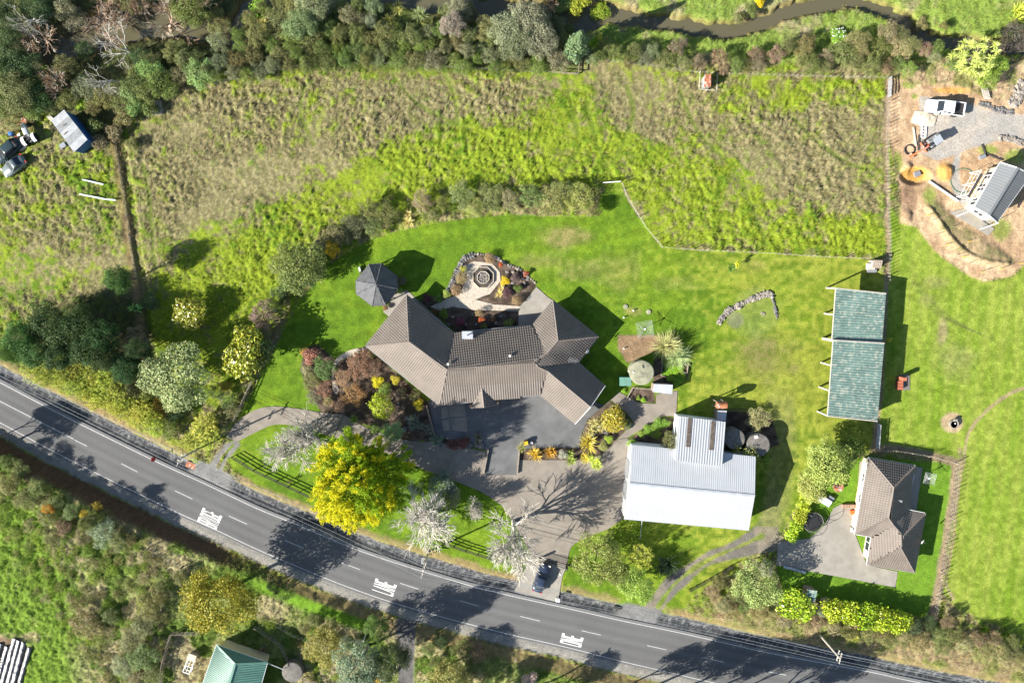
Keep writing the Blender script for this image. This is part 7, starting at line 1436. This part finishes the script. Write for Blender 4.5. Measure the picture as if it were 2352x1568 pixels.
# ------------------------------------------------------------------ gardens and yards
fo = W(1110, 637); ft = empty('fountain', fo, 'octagonal stone-edged fountain bed in the middle of the shell path', 'fountain')
for R_, h, w in ((1.62, .32, .12), (.92, .5, .12)):
    for i in range(8):
        a0, a1 = (math.pi/8+i*math.pi/4, math.pi/8+(i+1)*math.pi/4); m = MB(); m.beam((fo.x+R_*math.cos(a0), fo.y+R_*math.sin(a0), h/2), (fo.x+R_*math.cos(a1), fo.y+R_*math.sin(a1), h/2), w, h); m.build('kerb', M_['shell'], ft)
for z, R_, mt_ in ((.2, 1.55, 'darktimber'), (.3, .85, 'darkstone')): m = MB(); m.prism([(fo.x+R_*math.cos(math.pi/8+i*math.pi/4), fo.y+R_*math.sin(math.pi/8+i*math.pi/4)) for i in range(8)], .02, z); m.build('soil' if R_ > 1 else 'basin', M_[mt_], ft)
for i in range(34): a = rr.uniform(0, 6.28); u = .75*rr.random()**.5; o = link('stone', STN[i % 5], ft); o.location = (u*math.cos(a), u*math.sin(a), .36); o.scale = (.3, .24, .22); o.rotation_euler.z = a*3
for i in range(9): a = i*.7+.2; P_('tuft', 1110+20*math.cos(a), 637+20*math.sin(a), 4, (.28, .20, .04), 'tiny bronze plant in the fountain bed', 'plant', 'plants in the fountain bed', name='bedding_plant', h=.35)
def clothesline(label, x, y, r, h=1.9, rz=0.0):
    p = W(x, y, h); root = empty('clothesline', (p.x, p.y, 0), label, 'clothesline', None, rz); m = MB(); m.tube([(0, 0, -.1), (0, 0, h+.1)], .045, 8); part(root, m, 'pole', 'steel'); m = MB(); m.box((0, 0, h), (.3, .2, .2)); part(root, m, 'hub', 'white')
    for i in range(4): a = i*math.pi/2; m = MB(); m.tube([(0, 0, h), (r*math.cos(a), r*math.sin(a), h+.22)], .03, 6); part(root, m, 'arm', 'steel')
    for k in range(8):
        f = .35+.65*k/7; m = MB(); m.tube([(r*f*math.cos(i*math.pi/2), r*f*math.sin(i*math.pi/2), h+.22*f) for i in range(5)], .008, 4, False); part(root, m, 'line', 'plastic')
clothesline('green-wired rotary clothesline on the lawn by the pampas', 1481, 756, 1.65, 2.0, .95); clothesline('white rotary clothesline behind the smaller house', 2134, 1098, 1.2, 1.8, .6)
for x, y, t in ((1437, 704, 'upper round green tank lid sunk in the lawn'), (1490, 716, 'right half-shaded round green lid in the lawn')): p = W(x, y); m = MB(); m.lathe([(.36, -.05), (.36, .12), (.3, .16), (0, .2)], p, 18); m.build('tank_lid', M_['tank'], label=t, cat='lid')
for x, y in ((1454, 713), (1432, 729), (1432, 800)): p = W(x, y); m = MB(); m.lathe([(.1, -.05), (.1, .4), (.13, .42), (0, .46)], p, 8); m.build('vent_pipe', M_['plastic'], label='small white vent pipe standing in the lawn', cat='pipe', group='vent pipes in the lawn')
slab('wheelie_bin', 'yellow recycling bin at the end of the flax row', 1208, 1018, (.62, .55, .95), 10, 'yellow', 'bin'); slab('storage_crate', 'small blue-white crate beside the yellow bin', 1221, 1017, (.35, .4, .4), 10, 'plastic', 'crate')
# boxed vegetable beds
for c_, t in (([(1520, 828), (1545, 830), (1545, 833), (1520, 831)], 'rail'),):
    r_ = empty('raised_bed', W(1545, 850), 'timber-boxed vegetable bed below the pampas grass', 'garden bed')
    for a, b in (((1521, 826), (1518, 862)), ((1521, 828), (1580, 836)), ((1580, 836), (1577, 856)), ((1518, 862), (1545, 868)), ((1562, 836), (1560, 850)), ((1560, 852), (1578, 856))): m = MB(); m.beam(W(*a)+Vector((0, 0, .2)), W(*b)+Vector((0, 0, .2)), .08, .4); m.build('board', M_['timber'], r_)
fence('low weathered rail round the tank-side garden bed', [(1440, 912), (1452, 890), (1500, 894)], 1.2, .5, .08, 'paletimber', 0, 1, 'fence', .0, 0, 'rail_fence')
# rusty barrel on a stand
p = W(1658, 930, 2.9); bs = empty('barrel_stand', (p.x, p.y, 0), 'rusty white fuel barrel on a tall timber stand by the annex', 'tank stand'); M = Matrix.Rotation(math.pi/2, 3, 'Y')
m = MB(); m.lathe([(0, -.78), (.44, -.76), (.5, -.7), (.5, .7), (.44, .76), (0, .78)], (p.x, p.y, 2.9), 16, M); m.build('barrel', M_['rust'], bs)
for a in (-.6, .6):
    for b in (-.4, .4): m = MB(); m.beam((p.x+a, p.y+b, 0), (p.x+a*.9, p.y+b*.9, 2.45), .12, .12); m.build('leg', M_['timber'], bs)
m = MB(); m.beam((p.x-.6, p.y-.4, 1.0), (p.x+.6, p.y-.4, 2.2), .08, .08); m.beam((p.x-.6, p.y+.4, 2.2), (p.x+.6, p.y+.4, 1.0), .08, .08); m.box((p.x, p.y, 2.44), (1.5, .95, .08)); m.build('brace', M_['timber'], bs)
# smaller house yard
p = W(1868, 1199, .8); tp = empty('trampoline', (p.x, p.y, 0), 'round black trampoline with safety net on the small lawn', 'trampoline'); M = Matrix.Identity(3)
m = MB(); m.lathe([(1.35, .80), (0, .78)], (p.x, p.y, 0), 28); m.build('mat', M_['black'], tp); m = MB(); m.tube([(p.x+1.5*math.cos(a), p.y+1.5*math.sin(a), .82) for a in [i*math.pi/14 for i in range(29)]], .055, 6, False); m.build('rim_pad', M_['darkstone'], tp)
m = MB(); m.tube([(p.x+1.5*math.cos(a), p.y+1.5*math.sin(a), 2.2) for a in [i*math.pi/14 for i in range(29)]], .03, 5, False); m.build('net_ring', M_['black'], tp)
for i in range(6): a = i*math.pi/3; m = MB(); m.tube([(p.x+1.52*math.cos(a), p.y+1.52*math.sin(a), 0), (p.x+1.52*math.cos(a), p.y+1.52*math.sin(a), 2.2)], .04, 6); m.build('pole', M_['steel'], tp)
p = W(1926, 1118, .75); ct = empty('cable_drum_table', (p.x, p.y, 0), 'round rust-brown table on the small lawn', 'table'); m = MB(); m.lathe([(.75, .7), (.78, .74), (.75, .78), (0, .79)], (p.x, p.y, 0), 24); m.build('table_top', M_['rust'], ct); m = MB(); m.lathe([(.6, 0), (.3, .06), (.25, .7)], (p.x, p.y, 0), 14); m.build('pedestal', M_['timber'], ct)
slab('outdoor_freezer', 'white box table beside the round rust-brown table', 1896, 1151, (1.9, 1.0, .75), -32, 'white', 'table'); slab('paddling_box', 'grey-blue box behind the white table', 1909, 1146, (.9, .8, .5), -32, 'steel', 'box')
pp_ = empty('timber_pallets', W(1947, 1160), 'row of orange-brown pallets by the smaller house', 'pallet')
for i in range(6): p = W(1934+i*5.5, 1160); m = MB(); m.box((p.x, p.y, .3), (.3, .55, .5)); m.build('slat', M_['brick'], pp_)
slab('garden_bench', 'small bench with bright clutter at the house wall', 1962, 1176, (.9, .6, .5), 10, 'orange', 'bench'); slab('bicycle_trailer', 'dark clutter by the smaller house door', 1966, 1212, (.8, .9, .6), 30, 'black', 'clutter'); slab('doormat_box', 'white box on the concrete by the house corner', 1960, 1217, (.5, .7, .3), 0, 'plastic', 'box')
p, q = W(1800, 1300, .1), W(1850, 1314, .1); m = MB(); m.beam(p+Vector((0, 0, .1)), q+Vector((0, 0, .1)), .35, .1); m.build('ladder', M_['galv'], label='pale plank lying along the concrete yard edge', cat='plank')
gable_hut('pump_house', 'small dark-roofed hut between the lime bush and the long hedge', [(1854, 1352), (1876, 1355), (1872, 1382), (1850, 1378)], 1.8, 2.0, 'greenroof', 'timber', None)
# hay field items
p = W(2192, 974, .5); tg = empty('water_trough', (p.x, p.y, 0), 'round concrete water trough with green water in the hay field', 'trough'); m = MB(); m.lathe([(.62, -.1), (.66, .55), (.56, .56), (.54, .40)], (p.x, p.y, 0), 24); m.build('trough_wall', M_['concrete2'], tg); m = MB(); m.lathe([(.55, .40), (0, .4)], (p.x, p.y, 0), 24); m.build('water', M_['greenpipe'], tg); m = MB(); m.box((p.x+.1, p.y+.62, .55), (.5, .35, .25)); m.build('float_box', M_['concrete2'], tg); m = MB(); m.lathe([(.1, .42), (.1, .5), (0, .52)], (p.x+.15, p.y+.1, 0), 8); m.build('float', M_['plastic'], tg)
slab('fire_base', 'concrete pad under the brick barbecue', 2078, 878, (1.6, 2.4, .06), 3, 'darktank', 'slab'); bb = empty('brick_barbecue', W(2066, 880), 'red brick barbecue beside the green pole shed', 'barbecue')
for j in range(7):
    for i in range(3):
        for k in (0, 1, 2): p = W(2058+0, 890-k*7, 0); m = MB(); m.box((p.x+.28*i+(.1 if j % 2 else 0), p.y, .08+j*.1), (.26, .4, .095)); m.build('brick', M_['redbrick'], bb)
p = W(2064, 867); m = MB(); m.box((p.x, p.y, .9), (.55, .5, 1.8)); m.build('chimney', M_['redbrick'], bb)
# ------------------------------------------------------------------ left paddock and bottom-left items
for a, b, t in (((193, 413), (241, 424), 'upper white pole lying in the left paddock'), ((186, 446), (246, 458), 'lower white pole lying in the left paddock'), ((246, 458), (269, 460), 'brown end log beyond the lower white pole'), ((369, 1410), (377, 1385), 'thin pale post leaning in the rough grass below the road'), ((235, 770+0), (237, 772), '')):
    if t: p, q = G(*a), G(*b); m = MB(); m.tube([p+Vector((0, 0, .35)), q+Vector((0, 0, .4))], .12 if 'pole' in t else .09, 7); m.build('fallen_pole', M_['white' if 'white' in t else 'timber'], label=t, cat='pole')
p = W(26, 308, .5); m = MB(); m.lathe([(.3, 0), (.33, .3), (.33, .75), (.28, .85), (0, .88)], p.xy.to_3d(), 14); m.build('plastic_drum', M_['blue'], label='blue plastic drum in the weeds beside the tractor', cat='drum')
slab('fuel_can', 'yellow and white can beside the blue drum', 38, 305, (.5, .4, .4), 20, 'yellow', 'can'); slab('fish_bin', 'white bin beside the yellow can', 42, 309, (.45, .45, .35), 10, 'plastic', 'bin'); slab('car_door_panel', 'red and grey sheet lying in the weeds', 48, 279, (1.5, .8, .12), 25, 'rust', 'sheet'); slab('wooden_box', 'pale box against the end of the container', 115, 271, (.9, .6, .5), -45, 'paletimber', 'box'); slab('small_trailer', 'weathered wooden trailer deck behind the estate car', 50, 337, (1.2, .7, .5), 30, 'paletimber', 'trailer'); slab('machine_engine', 'grey machine part beside the container', 143, 334, (.9, .7, .6), 30, 'steel', 'machinery'); slab('gas_bottle', 'white box leaning on the container end', 207, 316, (1.2, .35, .5), -50, 'plastic', 'box'); slab('bike_frame', 'dark junk at the container corner', 198, 344, (1.1, .4, .5), 30, 'black', 'junk')
slab('concrete_slab', 'mossy concrete block in the weeds above the paddock', 358, 247, (1.6, 2.0, .5), 5, 'concrete2', 'slab')
for i, (a, b, w) in enumerate((((-22, 1490), (-40, 1590), .6), ((4, 1476), (-26, 1590), .75), ((18, 1482), (-12, 1590), .75), ((36, 1464), (0, 1590), .8), ((46, 1468), (14, 1590), .8), ((57, 1472), (26, 1590), .8), ((70, 1484), (40, 1590), .75))):
    p, q = G(*a), G(*b); m = MB(); n_ = 26; d = (q-p); t = d.normalized(); s_ = Vector((-t.y, t.x, 0)); secs = []
    for k in range(n_+1):
        c_ = p.lerp(q, k/n_); hgt = .34+.05*rr.uniform(-1, 1); secs.append([c_+s_*(u*w/2*(1+.05*rr.uniform(-1, 1)))+Vector((0, 0, z*hgt)) for u, z in ((-1, 0), (-.8, .75), (-.3, 1.0), (.3, 1.02), (.8, .7), (1, 0))])
    loft(m, secs); m.build('mulch_row', M_['mulch'], label='plastic-covered planting row in the bottom left corner', cat='crop row', group='plastic-covered rows')
# hutch with wire run
p = G(440, 1518); ht = empty('rabbit_hutch', p, 'white framed animal hutch with wire run on the small lawn', 'hutch', None, math.radians(68)); m = MB(); m.box((1.15, 0, .45), (.8, 1.1, .9)); part(ht, m, 'box', 'paletimber'); m = MB(); m.box((1.2, 0, .95), (1.0, 1.25, .06)); part(ht, m, 'lid', 'duck')
for z in (.05, .8):
    for Y in (-.5, .5): m = MB(); m.beam((-1.5, Y, z), (.75, Y, z), .08, .08); part(ht, m, 'rail', 'white')
    for X in (-1.5, -.4, .7): m = MB(); m.beam((X, -.5, z), (X, .5, z), .08, .08); part(ht, m, 'crossbar', 'white')
for X in (-1.5, -.4): 
    for Y in (-.5, .5): m = MB(); m.beam((X, Y, 0), (X, Y, .85), .08, .08); part(ht, m, 'upright', 'white')
m = MB(); m.beam((-1.5, 0, .83), (.7, 0, .83), .05, .05); part(ht, m, 'ridge_bar', 'white')
# ------------------------------------------------------------------ roadside
def power_pole(label, base, h, arms, rz, name='power_pole', lean=(0, 0)):
    b = G(*base) if not isinstance(base, Vector) else base; root = empty(name, b, label, 'power pole', None, rz); m = MB(); m.tube([(0, 0, -.3), (lean[0], lean[1], h)], [.17, .11], 10); part(root, m, 'pole', 'paletimber')
    for z, L in arms:
        m = MB(); m.beam((.12, -L/2, z), (.12, L/2, z), .1, .12); ar = part(root, m, 'crossarm', 'paletimber')
        for k in (-.46, -.2, .2, .46): m = MB(); m.lathe([(.04, z+.06), (.07, z+.12), (.05, z+.2), (0, z+.22)], (.12, k*L, 0), 8); part(root, m, 'insulator', 'plastic', False, ar)
    return root, b
rz1 = math.radians(-27+0)
rp1, b1_ = power_pole('timber power pole with two crossarms at the mouth of the loop drive', (465, 1025), 8.2, ((7.9, 2.0), (6.6, 1.4)), rz1)
rp2, b2_ = power_pole('power pole carrying a striped sign beside the second painted word', (984, 1266), 7.2, ((7.0, 2.4), (6.2, 1.2)), math.radians(-18))
rp3, b3_ = power_pole('leaning power pole with two crossarms at the lower right roadside', (1883, 1457), 7.0, ((6.9, 1.6), (6.1, 1.6)), math.radians(-12))
power_pole('power pole just below the bottom edge casting a crossarm shadow on the road', (1200, 1592), 8.0, ((7.8, 2.0), (6.8, 1.2)), math.radians(-14))
# striped hazard board
p = b2_+Vector((-.45, -.75, 0)); hs = empty('hazard_sign', p, 'white board with black diagonal stripes beside the power pole', 'sign')
m = MB(); m.beam(p, p+Vector((0, 0, 2.4)), .08, .08); m.build('post', M_['timber'], hs)
tl_ = Matrix.Rotation(math.radians(-35), 3, 'X'); c_ = p+Vector((0, 0, 1.9)); m = MB(); m.box(c_, (.75, .9, .04), M=tl_); bd_ = m.build('board', M_['white'], hs)
for k in range(4): m = MB(); M2 = tl_ @ Matrix.Rotation(math.radians(32), 3, 'Z'); m.box(c_+tl_ @ Vector((0, -.33+k*.22, .03)), (.68, .075, .012), M=M2); m.build('stripe', M_['black'], bd_)
def wire_span(a, b, label, sag=.5):
    pts = [a.lerp(b, t/12)-Vector((0, 0, sag*4*(t/12)*(1-t/12))) for t in range(13)]; m = MB(); m.tube(pts, .020, 4, False); m.build('power_line', M_['wire'], label=label, cat='cable', group='overhead power lines')
def armpt(root, b, z, y): return Matrix.Translation(b) @ Matrix.Rotation(root.rotation_euler.z, 4, 'Z') @ Vector((.12, y, z+.2))
for i_, (y1, y2, z1, z2) in enumerate(((-.92, -1.1, 7.9, 7.0), (-.4, -.48, 7.9, 7.0), (.4, .48, 7.9, 7.0), (.92, 1.1, 7.9, 7.0), (.5, .5, 6.6, 6.2))):
    A1 = armpt(rp1, b1_, z1, y1); A2 = armpt(rp2, b2_, z2, y2); A3 = armpt(rp3, b3_, min(z2, 6.9), y2*.65); L0_ = W(-120+y1*5, 800-y1*12, 8.0); m = MB()
    for a, b, sag in ((L0_, A1, .3), (A1, A2, .5), (A2, A3, .7), (A3, A3+Vector((38, -8.5, .3)), .4)): m.tube([a.lerp(b, t/12)-Vector((0, 0, sag*4*(t/12)*(1-t/12))) for t in range(13)], .020, 4, False)
    m.build('power_line', M_['wire'], label=['overhead power line nearest the road centre', 'second overhead power line from the road', 'third overhead power line from the road', 'overhead power line farthest from the road', 'single lower overhead line under the crossarms'][i_], cat='cable')
# guy / stay pole timbers near the right pole
def marker(label, x, y, h, mat, w=.1, name='marker_post', tilt=0): p = G(x, y); m = MB(); m.box((0, 0, h/2), (w, .04, h)); m.box((0, .005, h*.82), (w*.9, .05, h*.12)); o = m.build(name, M_[mat], label=label, cat='marker post'); o.location = p; o.rotation_euler = (tilt, 0, .5)
for x, y, t in ((1078, 1337, 'white road marker post on the stony drain'), (1047, 1417+20, 'white road marker post in the shade below the road'), (1185, 1510, 'white marker post at the bottom verge'), (2245, 1557, 'white marker post at the right roadside'), (655, 1325+20, 'white and yellow marker post by the dark bushes'), (1533, 1408, 'marker post at the gravel track mouth')): marker(t, x, y, 1.0, 'white')
p = G(363, 1049); sg_ = empty('road_sign', p, 'small red-orange road sign on the drain edge', 'sign'); m = MB(); m.beam(p, p+Vector((0, 0, 1.5)), .06, .06); m.build('post', M_['timber'], sg_); m = MB(); m.lathe([(.05, -.03), (.36, -.02), (.36, .02), (.05, .03)], p+Vector((0, 0, 1.5)), 8, Matrix.Rotation(math.radians(50), 3, 'Y')); m.build('sign_face', M_['red'], sg_)
for i, (x, y) in enumerate(((1279, 1376), (1284, 1377))): p = W(x, y, .9); r_ = empty('mailbox', (p.x, p.y, 0), ['left white rural mailbox beside the concrete pad', 'right white rural mailbox beside the concrete pad'][i], 'mailbox'); m = MB(); m.lathe([(.16, -.28), (.17, -.25), (.17, .25), (.16, .28)], (p.x, p.y, 1.05), 12, Matrix.Rotation(math.pi/2, 3, 'X')); m.build('box', M_['plastic'], r_); m = MB(); m.beam((p.x, p.y, 0), (p.x, p.y, .95), .09, .09); m.build('post', M_['timber'], r_)
p = W(1286, 1308); lp = empty('garden_lamp', p, 'thin white lamp post on the grass beside the concrete pad', 'lamp'); m = MB(); m.tube([p, p+Vector((0, 0, 1.5))], .035, 6); m.build('post', M_['black'], lp); m = MB(); m.lathe([(.08, 1.45), (.15, 1.55), (.12, 1.75), (0, 1.82)], p, 8); m.build('lantern', M_['plastic'], lp)
slab('culvert_block', 'dark timber culvert end on the roadside drain', 1418, 1398, (1.2, .3, .4), -12, 'darktimber', 'culvert', -.2); slab('culvert_block', 'rusty brown culvert headwall beside the loop drive mouth', 436, 1070, (1.5, .9, .3), -28, 'rust', 'culvert', -.35)
slab('bird_table', 'white bird table at the gazebo edge', 826, 620, (.25, .9, .5), 12, 'plastic', 'bird table')
for x, y, a, t in ((836, 1468, 70, 'left grey gatepost log beside the side drive'), (905, 1545, 65, 'pale log leaning by the shaded side drive')): p = G(x, y); m = MB(); m.beam(p+Vector((0, 0, .4)), p+Vector((math.cos(math.radians(a))*2.2, math.sin(math.radians(a))*2.2, .6)), .2, .2); m.build('timber_log', M_['paletimber'], label=t, cat='log')

# ------------------------------------------------------------------ tell look-alikes apart: size, colour, place along their row
def colour_word(c):
    r, g, b = c[:3]; v = max(r, g)
    w = 'reddish-brown' if r > g*1.45 else 'brown' if r > g*1.12 else 'green' if g > r*1.38 else 'grey-olive' if b > .55*g else 'olive'
    return ('dark ' if v < .16 else 'pale ' if v > .34 else '')+w
_by = {}
for o in COL.objects:
    if o.parent is None and o.get('group') and o.get('category'): _by.setdefault(o['group'], []).append(o)
def _ord(n): return '%d%s' % (n, 'th' if 10 < n % 100 < 14 else {1: 'st', 2: 'nd', 3: 'rd'}.get(n % 10, 'th'))
for gname, L in _by.items():
    if len(L) < 2 or len(set(o['label'] for o in L)) == len(L): continue
    L.sort(key=lambda o: o.location.x if o.type == 'EMPTY' else sum(c[0] for c in o.bound_box)); sz = sorted(o.scale.x for o in L); kinds = {}
    for o in L:
        lf = [ch for ch in o.children if ch.name.startswith(('crown', 'leaf_fan', 'frond'))]
        w = (('small ' if o.scale.x < sz[len(sz)//3] else 'large ' if o.scale.x > sz[-len(sz)//3] else 'mid-sized ')+colour_word(lf[0].color)+' ') if lf else ''
        kinds.setdefault(w+o['category'], []).append(o)
    for w, M in kinds.items():
        for i, o in enumerate(M): o['label'] = '%s, %s from left, %s' % (w, _ord(i+1), gname) if len(M) > 1 else 'the only %s, %s' % (w, gname)
